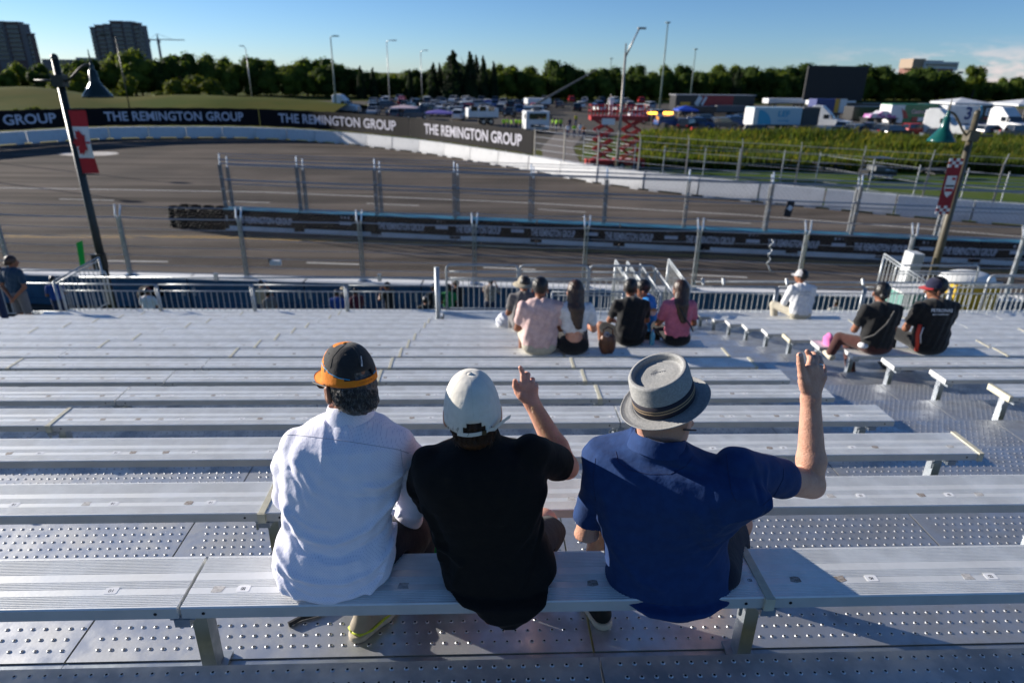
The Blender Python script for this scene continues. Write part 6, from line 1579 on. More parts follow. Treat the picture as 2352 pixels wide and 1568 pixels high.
# ------------------------------------------------------------------ lamp poles of the grandstand with their flags
def bell_lamp(label, Y, pole_px, top_px, arm_px, shade_px, side, pole_m, shade_m, r0=0.115, r1=0.08):
    b0 = U(*pole_px, Y); top = U(*top_px, Y); bx = (b0.x+top.x)/2
    t = empty('lamp_pole', (bx, Y, 0), 0, label, 'lamp post')
    MB().tube([(bx, Y, 0), (bx, Y, 3.0), (bx, Y, top.z)], [r0, r0*0.95, r1], 14).build('pole', pole_m, t, smooth=True)
    MB().lathe([(r1, 0), (r1*1.1, 0.03), (r1*0.8, 0.10), (0, 0.13)], (bx, Y, top.z), 14).build('pole_cap', pole_m, t, smooth=True)
    a = U(*arm_px, Y); s = U(*shade_px, Y); z0 = a.z
    P = []
    for k in range(13):
        u_ = k/12; x = bx+(s.x-bx)*u_; z = z0+(s.z+0.55-z0)*(u_*u_*(3-2*u_))+0.10*math.sin(math.pi*u_)*(u_-0.5)*2
        P.append((x, Y, z))
    MB().tube(P, 0.030, 8).build('arm', pole_m, t, smooth=True)
    MB().tube([(bx-side*0.62, Y, z0), (bx+side*0.1, Y, z0)], 0.028, 8).build('cross_bar', pole_m, t, smooth=True)
    MB().box((bx, Y, z0), (r0*2.4, r0*2.4, 0.28)).build('bracket', pole_m, t)
    sh = MB().lathe([(0.02, 0.62), (0.045, 0.55), (0.06, 0.50), (0.05, 0.46), (0.09, 0.42), (0.11, 0.20), (0.14, 0.12), (0.33, -0.14), (0.36, -0.20), (0.35, -0.20), (0.12, 0.08)], (s.x, Y, s.z), 24).build('lamp_shade', shade_m, t, smooth=True)
    MB().tube([(s.x, Y, s.z+0.55), (s.x, Y, s.z+0.92)], [0.03, 0.008], 8).build('finial', pole_m, t)
    return t, bx
green_sh = mat('green_enamel', (0.006, 0.085, 0.075), 0.25, vary=0.2)
dark_sh = mat('dark_enamel', (0.010, 0.022, 0.022), 0.25)
PL1, bx1 = bell_lamp('dark lamp pole with a bell shade, the maple leaf flag hanging on it', 18.0, (235, 620), (130, 136), (142, 186), (221, 205), 1, dark_pole, dark_sh)
PL2, bx2 = bell_lamp('brown lamp pole with a green bell shade and a red chequered banner', 18.0, (2145, 600), (2250, 264), (2240, 312), (2166, 308), -1, brown_pole, green_sh)
MB().box((bx1, 17.9, 2.75), (0.30, 0.2, 0.42)).build('junction_box', dark_pole, PL1)
LEAF = [(0, 1.0), (0.14, 0.72), (0.30, 0.80), (0.24, 0.42), (0.46, 0.62), (0.52, 0.50), (0.82, 0.56), (0.72, 0.30), (0.88, 0.22), (0.48, -0.10), (0.54, -0.28), (0.05, -0.18), (0.07, -0.62), (-0.07, -0.62), (-0.05, -0.18), (-0.54, -0.28), (-0.48, -0.10), (-0.88, 0.22), (-0.72, 0.30), (-0.82, 0.56), (-0.52, 0.50), (-0.46, 0.62), (-0.24, 0.42), (-0.30, 0.80), (-0.14, 0.72)]
def hang(parent_label, x0, x1, z0, z1, Y, name='flag'):
    t = empty(name, ((x0+x1)/2, Y, z0), 0, parent_label, 'flag'); return t
def flag_grid(x0, x1, za, zb, Y, parent, m, name, wave=0.05, ph=0.0, Z0=0, Z1=1, nx=6, nz=12):
    b = MB(); vs = []
    for s_ in (0, 0.006):
        for i in range(nx+1):
            for j in range(nz+1):
                u_ = i/nx; z = za+(zb-za)*j/nz; vs.append((x0+(x1-x0)*u_, Y-s_+wave*u_*math.sin(3.1*(z-Z0)/(Z1-Z0)*2+ph+u_*2), z))
    k = (nx+1)*(nz+1); fs = []
    for s_ in (0, 1):
        for i in range(nx):
            for j in range(nz):
                q = (s_*k+i*(nz+1)+j, s_*k+(i+1)*(nz+1)+j, s_*k+(i+1)*(nz+1)+j+1, s_*k+i*(nz+1)+j+1); fs.append(q if s_ else q[::-1])
    return b.add(vs, fs).build(name, m, parent, smooth=True)
red_f = mat('flag_red', (0.42, 0.012, 0.02), 0.7); white_f = mat('flag_white', (0.70, 0.70, 0.72), 0.7); crim = mat('banner_crimson', (0.26, 0.012, 0.022), 0.7)
za, zb = U(180, 398, 17.9).z, U(180, 254, 17.9).z
f = hang('red and white maple leaf flag hanging vertically on the dark lamp pole', bx1+.1, bx1+.5, (za+zb)/2, 0, 17.9)
fx0, fx1 = bx1+0.10, bx1+0.50
q1, q3 = za+(zb-za)*0.25, za+(zb-za)*0.75
flag_grid(fx0, fx1, za, q1, 17.9, f, red_f, 'lower_stripe', Z0=za, Z1=zb, nz=5); flag_grid(fx0, fx1, q1, q3, 17.9, f, white_f, 'white_field', Z0=za, Z1=zb, nz=8); flag_grid(fx0, fx1, q3, zb, 17.9, f, red_f, 'upper_stripe', Z0=za, Z1=zb, nz=5)
b = MB(); c_ = Vector(((fx0+fx1)/2-0.01, 17.835, (q1+q3)/2)); P = [(-y*0.27+0.03, x*0.36) for x, y in LEAF]; b.extrude([(x, z) for x, z in P], c_, (1, 0, 0), (0, 0, 1), (0, 0.004, 0)); b.build('maple_leaf', red_f, f)
MB().tube([(bx1, 17.9, zb+0.03), (fx1, 17.9, zb+0.03)], 0.015, 6).build('bracket', dark_pole, f)
MB().tube([(bx1, 17.9, za-0.03), (fx1, 17.9, za-0.03)], 0.015, 6).build('bracket', dark_pole, f)
za, zb = U(2170, 492, 17.9).z, U(2200, 364, 17.9).z
f = hang('red banner with white checks and a shield, on the brown lamp pole', bx2-.5, bx2-.1, (za+zb)/2, 0, 17.9)
gx0, gx1 = bx2-0.50, bx2-0.10
flag_grid(gx0, gx1, za+0.24, zb-0.24, 17.9, f, crim, 'field', wave=0.0)
for zz in (za+0.12, zb-0.12):
    for i in range(4):
        for j in range(3):
            m_ = white_f if (i+j) % 2 == 0 else crim
            MB().box((gx0+0.05+i*0.1, 17.897, zz-0.08+j*0.08), (0.1, 0.008, 0.08)).build('check', m_, f)
sh = [(-0.14, 0.30), (0.14, 0.30), (0.14, -0.06), (0.09, -0.20), (0, -0.30), (-0.09, -0.20), (-0.14, -0.06)]
cz = (za+zb)/2; MB().extrude(sh, (bx2-0.30, 17.885, cz), (1, 0, 0), (0, 0, 1), (0, 0.004, 0)).build('shield', white_f, f)
MB().box((bx2-0.30, 17.879, cz+0.02), (0.24, 0.004, 0.05)).build('shield_bar', ink, f); MB().box((bx2-0.30, 17.879, cz-0.09), (0.22, 0.004, 0.08)).build('shield_bar', red_f, f); MB().box((bx2-0.24, 17.879, cz+0.22), (0.10, 0.004, 0.07)).build('shield_bar', red_f, f)

# ------------------------------------------------------------------ street lamps and masts beyond the track
silver = mat('lamp_silver', (0.52, 0.50, 0.47), 0.4, 0.4); greenish = mat('lamp_green_grey', (0.16, 0.22, 0.20), 0.5)
def street_lamp(label, base, top, head, m, r=0.10, T=False, hs=1.0):
    t = empty('street_lamp', base, 0, label, 'lamp post'); base = Vector(base)
    MB().tube([base, Vector(top)], [r, r*0.6], 8).build('pole', m, t, smooth=True)
    if T:
        MB().lathe([(0.25*hs, 0), (0.6*hs, 0.05), (0.6*hs, 0.22), (0.2*hs, 0.3)], top, 10).build('lamp_head', m, t)
        return t
    MB().tube([Vector(top), Vector(top).lerp(Vector(head), 0.5)+Vector((0, 0, 0.1)), Vector(head)], r*0.5, 6).build('arm', m, t, smooth=True)
    s = 1 if head[0] >= top[0] else -1
    MB().box(Vector(head)+Vector((0.3*s*hs, 0, -0.02)), (1.0*hs, 0.4*hs, 0.2*hs)).build('lamp_head', m, t)
    return t
def lamp_px(label, Y, bx_, tx, ty, hx_, hy_, m, r=0.1, T=False, hs=1.0):
    top = U(tx, ty, Y); b_ = (top.x, Y, 0); hd = U(hx_, hy_, Y); return street_lamp(label, b_, tuple(top), tuple(hd), m, r, T, hs)
lamp_px('tall lamp post above the trees left of the white truck cab', 130, 768, 759, 86, 768, 83, greenish, 0.16)
lamp_px('thinner lamp post in the middle of the tree line', 150, 895, 888, 96, 902, 93, silver, 0.13)
lamp_px('small distant lamp post left of the tall conifers', 190, 970, 966, 120, 976, 116, silver, 0.14)
lamp_px('lamp post on the left above the rounded trees, head facing left', 170, 570, 564, 112, 558, 106, silver, 0.14)
lamp_px('slim black lamp post in front of the grassy bank at left', 92, 285, 265, 84, 246, 80, dark_pole, 0.09)
lamp_px('highest mast with a round lamp head right of the silver lamp', 150, 1530, 1534, 54, 1534, 54, greenish, 0.20, True)
lamp_px('shorter mast with a round head right of the highest mast', 190, 1595, 1598, 115, 1598, 115, greenish, 0.18, True)
lamp_px('smallest mast, barely above the trees left of the silver lamp', 230, 1402, 1404, 136, 1404, 136, greenish, 0.16, True)
bs = G(1412, 396); kn_ = U(1437, 122, bs.y); tp = U(1468, 67, bs.y)
t = empty('street_lamp', (bs.x, bs.y, 0), 0, 'silver street lamp with a bent top beside the red scissor lift', 'lamp post')
MB().tube([(kn_.x, bs.y, 0), (kn_.x, bs.y, kn_.z)], [0.13, 0.09], 10).build('pole', grey_pole, t, smooth=True)
MB().tube([(kn_.x, bs.y, kn_.z-.3), tp], [0.08, 0.06], 8).build('arm', silver, t, smooth=True); MB().box(tp+Vector((0.22, 0, 0.05)), (0.62, 0.3, 0.14)).build('lamp_head', grey_pole, t)
MB().tube([(kn_.x-0.02, bs.y, kn_.z), (kn_.x-0.02, bs.y, kn_.z+0.7)], 0.06, 6).build('sensor', grey_pole, t)

# ------------------------------------------------------------------ low hills behind the outer wall
def zc(px, py, Y): return max(0.0, U(px, py, Y).z)
crest_px = [(-200, 196), (0, 199), (60, 199), (130, 207), (200, 217), (280, 224), (370, 221), (500, 219), (620, 225), (720, 233), (800, 239)]
cx_ = [U(x, y, 128).x for x, y in crest_px]; cz_ = [zc(x, y, 128) for x, y in crest_px]
b = MB(); nx, ny = 90, 24; vs = []
for i in range(nx+1):
    for j in range(ny+1):
        X = -230+ i*(205/nx); Y = 92+j*4.2
        h = float(np.interp(X*128/max(Y, 100)*1.0, cx_, cz_))*math.exp(-((Y-130)/17)**2)
        vs.append((X, Y, 0.02+h*(1+0.05*math.sin(X*.3)*math.sin(Y*.2))-0.05))
b.add(vs, [(i*(ny+1)+j, (i+1)*(ny+1)+j, (i+1)*(ny+1)+j+1, i*(ny+1)+j+1) for i in range(nx) for j in range(ny)])
b.build('grass_bank', grass_d, kind='structure', smooth=True)
# far field strip of dry grass
sheet('meadow', [(-230, 150), (-40, 182), (40, 201), (210, 206), (420, 210), (420, 330), (-230, 300)], 0.015, mat('meadow_grass', (0.10, 0.10, 0.02), 0.95, spec=0.03, rgb2=(0.06, 0.08, 0.018), vscale=0.05, bump=.4, bscale=3))

# ------------------------------------------------------------------ trees
def leaf_mat(name, c, c2, sc=0.5):
    m = mat(name, c, 0.75, rgb2=c2, vscale=sc, thr=(0.4, 0.62), spec=0.15, detail=2)
    if 'trl' not in m:
        m['trl'] = 1; nt = m.node_tree; b = bsdf(m); out = nt.nodes['Material Output']; tr = nt.nodes.new('ShaderNodeBsdfTranslucent'); mx = nt.nodes.new('ShaderNodeMixShader'); mx.inputs[0].default_value = 0.45
        src = b.inputs['Base Color'].links[0].from_socket; g = nt.nodes.new('ShaderNodeMixRGB'); g.blend_type = 'MULTIPLY'; g.inputs[0].default_value = 1.0; g.inputs[2].default_value = (1.9, 1.8, 0.9, 1); nt.links.new(src, g.inputs[1]); nt.links.new(g.outputs[0], tr.inputs[0])
        nt.links.new(b.outputs[0], mx.inputs[1]); nt.links.new(tr.outputs[0], mx.inputs[2]); nt.links.new(mx.outputs[0], out.inputs[0])
    return m
lf_dark = leaf_mat('leaves_dark', (0.060, 0.094, 0.016), (0.026, 0.048, 0.009)); lf_mid = leaf_mat('leaves_mid', (0.130, 0.165, 0.026), (0.060, 0.092, 0.014)); lf_light = leaf_mat('leaves_light', (0.115, 0.135, 0.018), (0.055, 0.085, 0.012)); lf_con = leaf_mat('needles', (0.022, 0.042, 0.016), (0.011, 0.022, 0.008))
bark = mat('bark', (0.07, 0.05, 0.035), 0.9, vary=0.4, vscale=3)
def crown_variant(seed, h=9.0, w=7.5, kind='round', n=1500, ls=0.42):
    r = random.Random(seed); b = MB(); bl = []
    if kind == 'round':
        for _ in range(13):
            a_ = r.uniform(0, 6.28); q = r.random()**0.6*w*0.34; z = r.uniform(0.18, 0.80)*h; k = (1-abs(z/h-0.45)*0.9)
            bl.append((q*math.cos(a_)*k, q*math.sin(a_)*k, z, w*r.uniform(0.17, 0.29)))
        bl.append((0, 0, h*0.5, w*0.36))
    elif kind == 'bushy':
        for _ in range(10):
            a_ = r.uniform(0, 6.28); q = r.random()*w*0.36; bl.append((q*math.cos(a_), q*math.sin(a_), r.uniform(0.15, 0.75)*h, w*r.uniform(0.18, 0.27)))
    elif kind == 'conifer':
        for k in range(14):
            f_ = k/13; bl.append((r.uniform(-.2, .2), r.uniform(-.2, .2), h*(0.08+0.86*f_), w*0.46*(1-f_)**0.85+0.18))
    elif kind == 'sparse':
        for k in range(9):
            a_ = r.uniform(0, 6.28); f_ = r.uniform(0.35, 1.0); bl.append((1.3*math.cos(a_)*f_*w*.25, 1.3*math.sin(a_)*f_*w*.2, h*f_*0.92, w*r.uniform(0.10, 0.17)))
    for (cx, cy, cz, cr) in bl:       # inner opaque mass
        core = MB(); core.lathe([(cr*0.80*math.sin(t_*math.pi/5), cz-cr*0.80*math.cos(t_*math.pi/5)) for t_ in range(6)], (cx, cy, 0), 7)
        b.add(core.v, core.f)
    for _ in range(n):
        cx, cy, cz, cr = bl[r.randrange(len(bl))]
        u_, v_ = r.uniform(-1, 1), r.uniform(0, 6.28); s = math.sqrt(1-u_*u_); rr_ = cr*r.uniform(0.80, 1.14)
        p = Vector((cx+rr_*s*math.cos(v_), cy+rr_*s*math.sin(v_), cz+rr_*u_*0.95))
        if p.z < 0.1: continue
        if kind == 'conifer': nrm = Vector((math.cos(v_), math.sin(v_), r.uniform(-.2, .8))).normalized()
        else: nrm = Vector((s*math.cos(v_)+r.uniform(-.7, .7), s*math.sin(v_)+r.uniform(-.7, .7), u_+r.uniform(-.4, .9))).normalized()
        t_ = nrm.cross(Vector((r.uniform(-1, 1), r.uniform(-1, 1), r.uniform(-1, 1)))).normalized(); q = nrm.cross(t_); L = ls*r.uniform(0.6, 1.5)
        b.add([p-t_*L*0.5, p+q*L*0.42+nrm*0.06, p+t_*L*0.5, p-q*L*0.42-nrm*0.05], [(0, 1, 2, 3)])
    return b
def trunk_mb(h, r=0.22, limbs=5, seed=0):
    rr = random.Random(seed); b = MB(); b.tube([(0, 0, 0), (0.05, 0, h*0.4), (0, 0.1, h*0.85)], [r, r*0.75, r*0.25], 7)
    for k in range(limbs):
        a_ = rr.uniform(0, 6.28); z = h*rr.uniform(0.25, 0.6); b.tube([(0, 0, z), (math.cos(a_)*h*.14, math.sin(a_)*h*.14, z+h*.16), (math.cos(a_)*h*.22, math.sin(a_)*h*.22, z+h*.3)], [r*.5, r*.3, r*.1], 5)
    return b
TREES = {}
def tree_proto(kind, seed, m):
    t = empty('tree', (0, 0, 0)); c = crown_variant(seed, kind=kind, w={'conifer': 4.6, 'sparse': 7.5, 'bushy': 8.0}.get(kind, 7.8), n={'conifer': 1500, 'sparse': 1000}.get(kind, 1700), ls={'conifer': 0.34}.get(kind, 0.42)).build('crown', m, None, smooth=False); link_child(c, t)
    k = trunk_mb(9.0, seed=seed).build('trunk', bark, None, smooth=True); link_child(k, t)
    TREES.setdefault((kind, m.name), []).append([t, False])
for s_ in range(5): tree_proto('round', 10+s_, lf_dark if s_ % 2 else lf_mid)
for s_ in range(3): tree_proto('bushy', 30+s_, lf_light)
for s_ in range(2): tree_proto('conifer', 40+s_, lf_con)
tree_proto('sparse', 50, lf_mid)
def plant(kind, x, y, h, w=1.0, label='', group=None, z=0.0, mname=None, name='tree'):
    opts = [p for (k, m), L in TREES.items() if k == kind and (mname is None or m == mname) for p in L]
    e_ = RND.choice(opts)
    if not e_[1]: e_[1] = True; o = e_[0]
    else: o = copy_tree(e_[0])
    if o.name.split('.')[0] != name: k_ = CH.get(o.name); o.name = name; CH[o.name] = k_
    place(o, (x, y, z-0.1), RND.uniform(0, 6.28), (h/9.0*w, h/9.0*w, h/9.0), label, 'tree', group); return o
tx = [-190, -130, -111, -74, -30, 0, 39, 90, 140, 183, 240, 330]; ty = [165, 172, 182, 199, 206, 209, 214, 232, 248, 262, 275, 285]
tops = [(-60, 145), (0, 142), (60, 146), (120, 150), (200, 150), (230, 134), (300, 128), (420, 124), (452, 142), (490, 130), (560, 128), (620, 150), (650, 148), (700, 139), (760, 143), (800, 156), (860, 159), (920, 162), (980, 158), (1020, 150), (1060, 145), (1140, 150), (1160, 156), (1200, 147), (1260, 148), (1300, 152), (1350, 160), (1400, 155), (1440, 158), (1480, 143), (1530, 158), (1560, 152), (1620, 156), (1680, 151), (1740, 154), (1800, 151), (1850, 152), (2000, 150), (2060, 162), (2120, 154), (2180, 166), (2230, 174), (2290, 178), (2400, 184)]
lab = {'round': 'dark leafy tree in the unbroken line of trees behind the parked cars', 'rl': 'dark rounded tree in the thick wood behind the grassy bank at left'}
X = -170.0
while X < 300:
    for row in (0, 1):
        Y = float(np.interp(X, tx, ty))+row*9+RND.uniform(-2, 2); Xr = X+row*2.6+RND.uniform(-1, 1)
        px_, _ = proj((Xr, Y, 5))
        if px_ < -140 or px_ > 2480: continue
        py_ = float(np.interp(px_, [p[0] for p in tops], [p[1] for p in tops])); zt = U(px_, py_, Y).z
        hh = zt*(RND.uniform(0.90, 1.05) if row else RND.uniform(0.70, 0.98))
        left = px_ < 800; hh *= 1.14 if left else 1.06
        plant('round', Xr, Y, max(3.5, hh*RND.uniform(.92, 1.1)), RND.uniform(0.85, 1.3), lab['rl'] if left else lab['round'], 'trees of the wood behind the grassy bank' if left else 'trees of the line behind the parked cars', mname=(None if left else RND.choice(['leaves_dark', 'leaves_mid'])))
    X += 5.2
def con(px_, py_, Y, label, w=1.0, kind='conifer', **k):
    p = U(px_, py_, Y); plant(kind, p.x, Y, p.z, w, label, **k)
con(1040, 111, 196, 'tallest conifer in the tree line, left of the pair', 1.25); con(1080, 114, 196, 'tall conifer second from the left among the spires', 0.95); con(1094, 122, 200, 'narrow conifer squeezed between two taller spires', 0.7)
con(1110, 124, 198, 'pointed conifer right of the narrow one', 0.75); con(1134, 137, 199, 'small conifer spire at the right end of the conifer group', 0.7); con(994, 140, 198, 'short conifer left of the tallest one', 0.9); con(1010, 141, 199, 'short slender conifer touching the tallest one', 0.7)
con(826, 148, 196, 'small pointed conifer right of the tall lamp post', 0.8); con(855, 152, 198, 'tiny conifer tip right of the small pointed one', 0.8); con(940, 156, 199, 'little conifer between two thin lamp posts', 0.8); con(1700, 150, 222, 'reddish conifer left of the dark screen', 0.8)
con(1288, 134, 214, 'taller broadleaf tree standing out of the line in the middle', 1.1, 'round')
con(2256, 134, 250, 'lone spreading tree sticking out of the right end of the line', 0.9, 'sparse')
for (px_, ptop, Y, w, l_) in ((168, 152, 160, 1.3, 'bright green bushy tree right of the lamp pole, behind the bank'), (278, 167, 152, 1.1, 'small round bright tree in front of the dark wood'), (385, 176, 158, 1.4, 'wide bright bush, left one of the row below the lamp post'), (430, 165, 162, 1.5, 'wide bright bush in the middle of the row below the lamp post'), (490, 176, 160, 1.3, 'wide bright bush at the right end of the row'), (120, 175, 158, 1.2, 'low bright bush just right of the left lamp pole')):
    p = U(px_, ptop, Y); plant('bushy', p.x, Y, p.z, w, l_, None, name='bush')
for px_ in (30, 70, 100):
    q = U(px_, 232, 104); plant('bushy', q.x, 104, 1.7+RND.random()*0.6, 1.4, 'low green bush growing along the foot of the grassy bank', 'bushes at the foot of the bank', name='bush')
# tall weeds and lawn tufts between the track and the paddock
def blades(name, region, n, h, w, m, seed, label, hz=None):
    r = random.Random(seed); b = MB(); (xa, ya), (xb, yb), (xc, yc), (xd, yd) = region
    for _ in range(n):
        s, t_ = r.random(), r.random(); x = (xa*(1-s)+xb*s)*(1-t_)+(xd*(1-s)+xc*s)*t_; y = (ya*(1-s)+yb*s)*(1-t_)+(yd*(1-s)+yc*s)*t_
        patch = 0.75+0.6*mnoise.noise(Vector((x*0.06, y*0.10, 0)))+0.12*mnoise.noise(Vector((x*0.4, y*0.5, 3)))
        hh = h*r.uniform(0.5, 1.2)*max(0.35, patch); a_ = r.uniform(0, 3.14); ww = w*r.uniform(.5, 1.4); dx, dy = math.cos(a_)*ww/2, math.sin(a_)*ww/2; lx, ly = r.uniform(-.3, .5)*hh, r.uniform(-.3, .3)*hh
        b.add([(x-dx, y-dy, 0), (x+dx, y+dy, 0), (x+dx*.7+lx*.5, y+dy*.7+ly*.5, hh*.7), (x+lx, y+ly, hh), (x-dx*.7+lx*.5, y-dy*.7+ly*.5, hh*.6)], [(0, 1, 2, 3, 4)])
    return b.build(name, m, None, label=label, cat='vegetation', kind='stuff')
weed_m = leaf_mat('weeds', (0.090, 0.120, 0.020), (0.034, 0.058, 0.011), 0.16); weed2 = leaf_mat('weeds_yellow', (0.17, 0.15, 0.03), (0.09, 0.10, 0.02), 0.3)
WR = [tuple(G(*p)[:2]) for p in ((1452, 388), (2420, 402), (2420, 330), (1470, 316))]
blades('tall_weeds', WR, 34000, 1.5, 0.20, weed_m, 5, 'tall green weeds on the bank between the track and the trucks')
blades('tall_weeds', WR, 3200, 1.8, 0.16, weed2, 6, 'yellowish flowering weeds scattered through the green bank')
blades('tall_weeds', [(-130, 100), (-40, 104), (-44, 112), (-140, 112)], 6000, 0.8, 0.25, weed_m, 8, 'rough grass growing along the bank behind the black banners')

# ------------------------------------------------------------------ distant buildings and crane
twr = mat('tower_concrete', (0.16, 0.15, 0.165), 0.8, vary=0.15, vscale=0.05); twr2 = mat('tower_brick', (0.13, 0.085, 0.085), 0.85); glass_d = mat('tower_glass', (0.03, 0.045, 0.06), 0.15, spec=0.8); slab = mat('tower_slab', (0.26, 0.26, 0.28), 0.8)
WIN = {}
def tower(label, x0, x1, Y, prof, bays, depth=6.0, fl=3.0, rz=0.0):
    """prof: list of (x fraction 0..1, roof z)"""
    t = empty('apartment_tower', ((x0+x1)/2, Y, 0), 0, label, 'building'); W = x1-x0
    for i in range(len(prof)-1):
        xa, za_ = x0+prof[i][0]*W, prof[i][1]; xb = x0+prof[i+1][0]*W
        MB().box(((xa+xb)/2, Y+depth/2, za_/2), (xb-xa-0.02, depth-(i % 2)*1.6, za_)).build('wall', twr if i % 2 == 0 else twr2, t)
        MB().box(((xa+xb)/2, Y+depth/2, za_+0.3), (xb-xa+0.4, depth+0.6, 0.6)).build('roof', slab, t)
        z = za_-fl; bw = (xb-xa)
        k = 0
        while z > 9 and k < 12:
            key = (round(bw, 1), i % 2)
            if key not in WIN:
                WIN[key] = MB().box((0, -0.15, 0), (bw*0.72, 0.3, 1.7)).build('window', glass_d, None); o = WIN[key]
                s_ = MB().box((0, -0.6, -1.2), (bw*0.86, 1.5, 0.5)).build('balcony', slab, None); link_child(s_, o)
            else: o = copy_tree(WIN[key])
            if o.parent is None: link_child(o, t)
            o.location = ((xa+xb)/2-t.location.x, (i % 2)*0.8, z+0.6); z -= fl; k += 1
    return t
def uz(x, y, Y): return U(x, y, Y).z
Yt = 560
tower('stepped grey and red brick apartment tower beside the crane', U(211, 90, Yt).x, U(334, 90, Yt).x, Yt, [(0.0, uz(213, 64, Yt)), (0.09, uz(220, 59, Yt)), (0.26, uz(243, 57, Yt)), (0.38, uz(265, 50, Yt)), (0.62, uz(290, 51, Yt)), (0.80, uz(310, 54, Yt)), (0.92, uz(330, 61, Yt)), (1.0, 0)], 7)
tower('grey apartment tower cut off by the left edge of the picture', U(-75, 90, Yt-30).x, U(74, 100, Yt-30).x, Yt-30, [(0.0, uz(-40, 55, Yt)), (0.2, uz(0, 55, Yt)), (0.42, uz(10, 56, Yt)), (0.62, uz(30, 57, Yt)), (0.86, uz(70, 62, Yt)), (0.94, uz(80, 82, Yt)), (1.0, 0)], 6)
lb = empty('low_building', (U(140, 134, 420).x, 420, 0), 0, 'long low grey building between the two apartment towers', 'building')
x0, x1 = U(96, 140, 420).x, U(215, 140, 420).x
MB().box(((x0+x1)/2, 425, uz(150, 137, 420)/2), (x1-x0, 10, uz(150, 137, 420))).build('wall', twr, lb); MB().box((U(190, 134, 420).x, 424, uz(190, 133, 420)-1), (9, 6, 2.2)).build('roof_box', slab, lb)
b1 = empty('low_building', (U(595, 142, 420).x, 420, 0), 0, 'small blue grey roof peeping over the trees at left', 'building')
MB().box((U(598, 142, 420).x, 424, uz(598, 141, 420)/2), (11, 8, uz(598, 141, 420))).build('wall', twr, b1); MB().box((U(598, 142, 420).x, 424, uz(598, 141, 420)+.4), (12, 9, .8)).build('roof', slab, b1)
Yr = 430; bb = empty('office_building', (U(2150, 150, Yr).x, Yr, 0), 0, 'brick office building with a white top floor above the trees at right', 'building')
xa, xb, xc = U(2100, 150, Yr).x, U(2125, 150, Yr).x, U(2203, 150, Yr).x
brick = mat('far_brick', (0.22, 0.105, 0.085), 0.85, vary=0.2, vscale=0.3); wpan = mat('white_panel', (0.55, 0.57, 0.58), 0.6)
MB().box(((xa+xc)/2, Yr+10, uz(2150, 158, Yr)/2), (xc-xa-6, 20, uz(2150, 158, Yr))).build('wall', brick, bb); MB().box(((xb+xc)/2, Yr+10, uz(2150, 152, Yr)), (xc-xb, 19, 5.0)).build('upper_floor', wpan, bb); MB().box(((xb+xc)/2, Yr+.3, uz(2150, 149, Yr)), (xc-xb-2, 0.6, 1.4)).build('window', glass_d, bb)
MB().box((xa+4, Yr+9, uz(2105, 146, Yr)), (8, 14, 5.5)).build('stair_tower', mat('tan_wall', (0.32, 0.24, 0.18), 0.8), bb); MB().box(((xb+xc)/2-5, Yr+9, uz(2150, 141, Yr)-.5), (16, 10, 2.0)).build('roof_box', slab, bb)
for k in range(5): MB().box((xb+3+k*5.2, Yr-0.1, uz(2150, 166, Yr)), (3.4, 0.5, 1.3)).build('window', glass_d, bb)
Yc_ = 620; cr = empty('tower_crane', (U(364, 100, Yc_).x, Yc_, 0), 0, 'pale tower crane right of the stepped apartment tower', 'crane')
cm_ = mat('crane_steel', (0.22, 0.23, 0.26), 0.6)
cx0 = U(364, 100, Yc_).x; zj = uz(364, 92, Yc_)
MB().box((cx0, Yc_, zj/2), (1.5, 1.5, zj)).build('mast', cm_, cr); MB().tube([(cx0, Yc_, zj), (cx0, Yc_, uz(362, 78, Yc_))], [0.9, 0.3], 5).build('tower_top', cm_, cr)
MB().box(((U(338, 92, Yc_).x+cx0)/2, Yc_, zj), (cx0-U(338, 92, Yc_).x, 0.9, 0.9)).build('counter_jib', cm_, cr); MB().box(((U(424, 92, Yc_).x+cx0)/2, Yc_, zj+0.2), (U(424, 92, Yc_).x-cx0, 0.8, 0.7)).build('jib', cm_, cr)
MB().box((U(341, 92, Yc_).x, Yc_, zj-1.2), (2.6, 1.4, 2.2)).build('counterweight', cm_, cr); MB().box((cx0+1.2, Yc_-.8, zj-1.3), (1.5, 1.5, 2)).build('cab', cm_, cr)
MB().tube([(cx0, Yc_, uz(362, 78, Yc_)), (U(400, 92, Yc_).x, Yc_, zj)], 0.12, 4).build('tie_rope', cm_, cr); MB().tube([(cx0, Yc_, uz(362, 78, Yc_)), (U(342, 92, Yc_).x, Yc_, zj)], 0.12, 4).build('tie_rope', cm_, cr)
# big dark screen, seen from behind
Ys = 165; sc_ = empty('video_screen', (U(1920, 190, Ys).x, Ys, 0), 0, 'large black back of a video screen standing before the trees', 'screen')
xs0, xs1 = U(1850, 190, Ys).x, U(1987, 190, Ys).x; z0_, z1_ = uz(1918, 231, Ys), uz(1918, 152, Ys)
sb = mat('screen_black', (0.008, 0.008, 0.009), 0.6)
MB().box(((xs0+xs1)/2, Ys, (z0_+z1_)/2), (xs1-xs0, 0.6, z1_-z0_)).build('panel', sb, sc_); MB().box(((xs0+xs1)/2, Ys-0.35, z1_-.1), (xs1-xs0+.3, 0.12, 0.25)).build('top_edge', mat('teal_edge', (0.01, 0.04, 0.04), 0.5), sc_)
for x in (xs0+4.8, xs0+8.2): MB().box((x, Ys+0.2, z0_/2), (0.5, 0.5, z0_)).build('support_leg', sb, sc_)
MB().box(((xs0+xs1)/2, Ys, 0.7), (8, 3, 1.2)).build('ballast', sb, sc_)
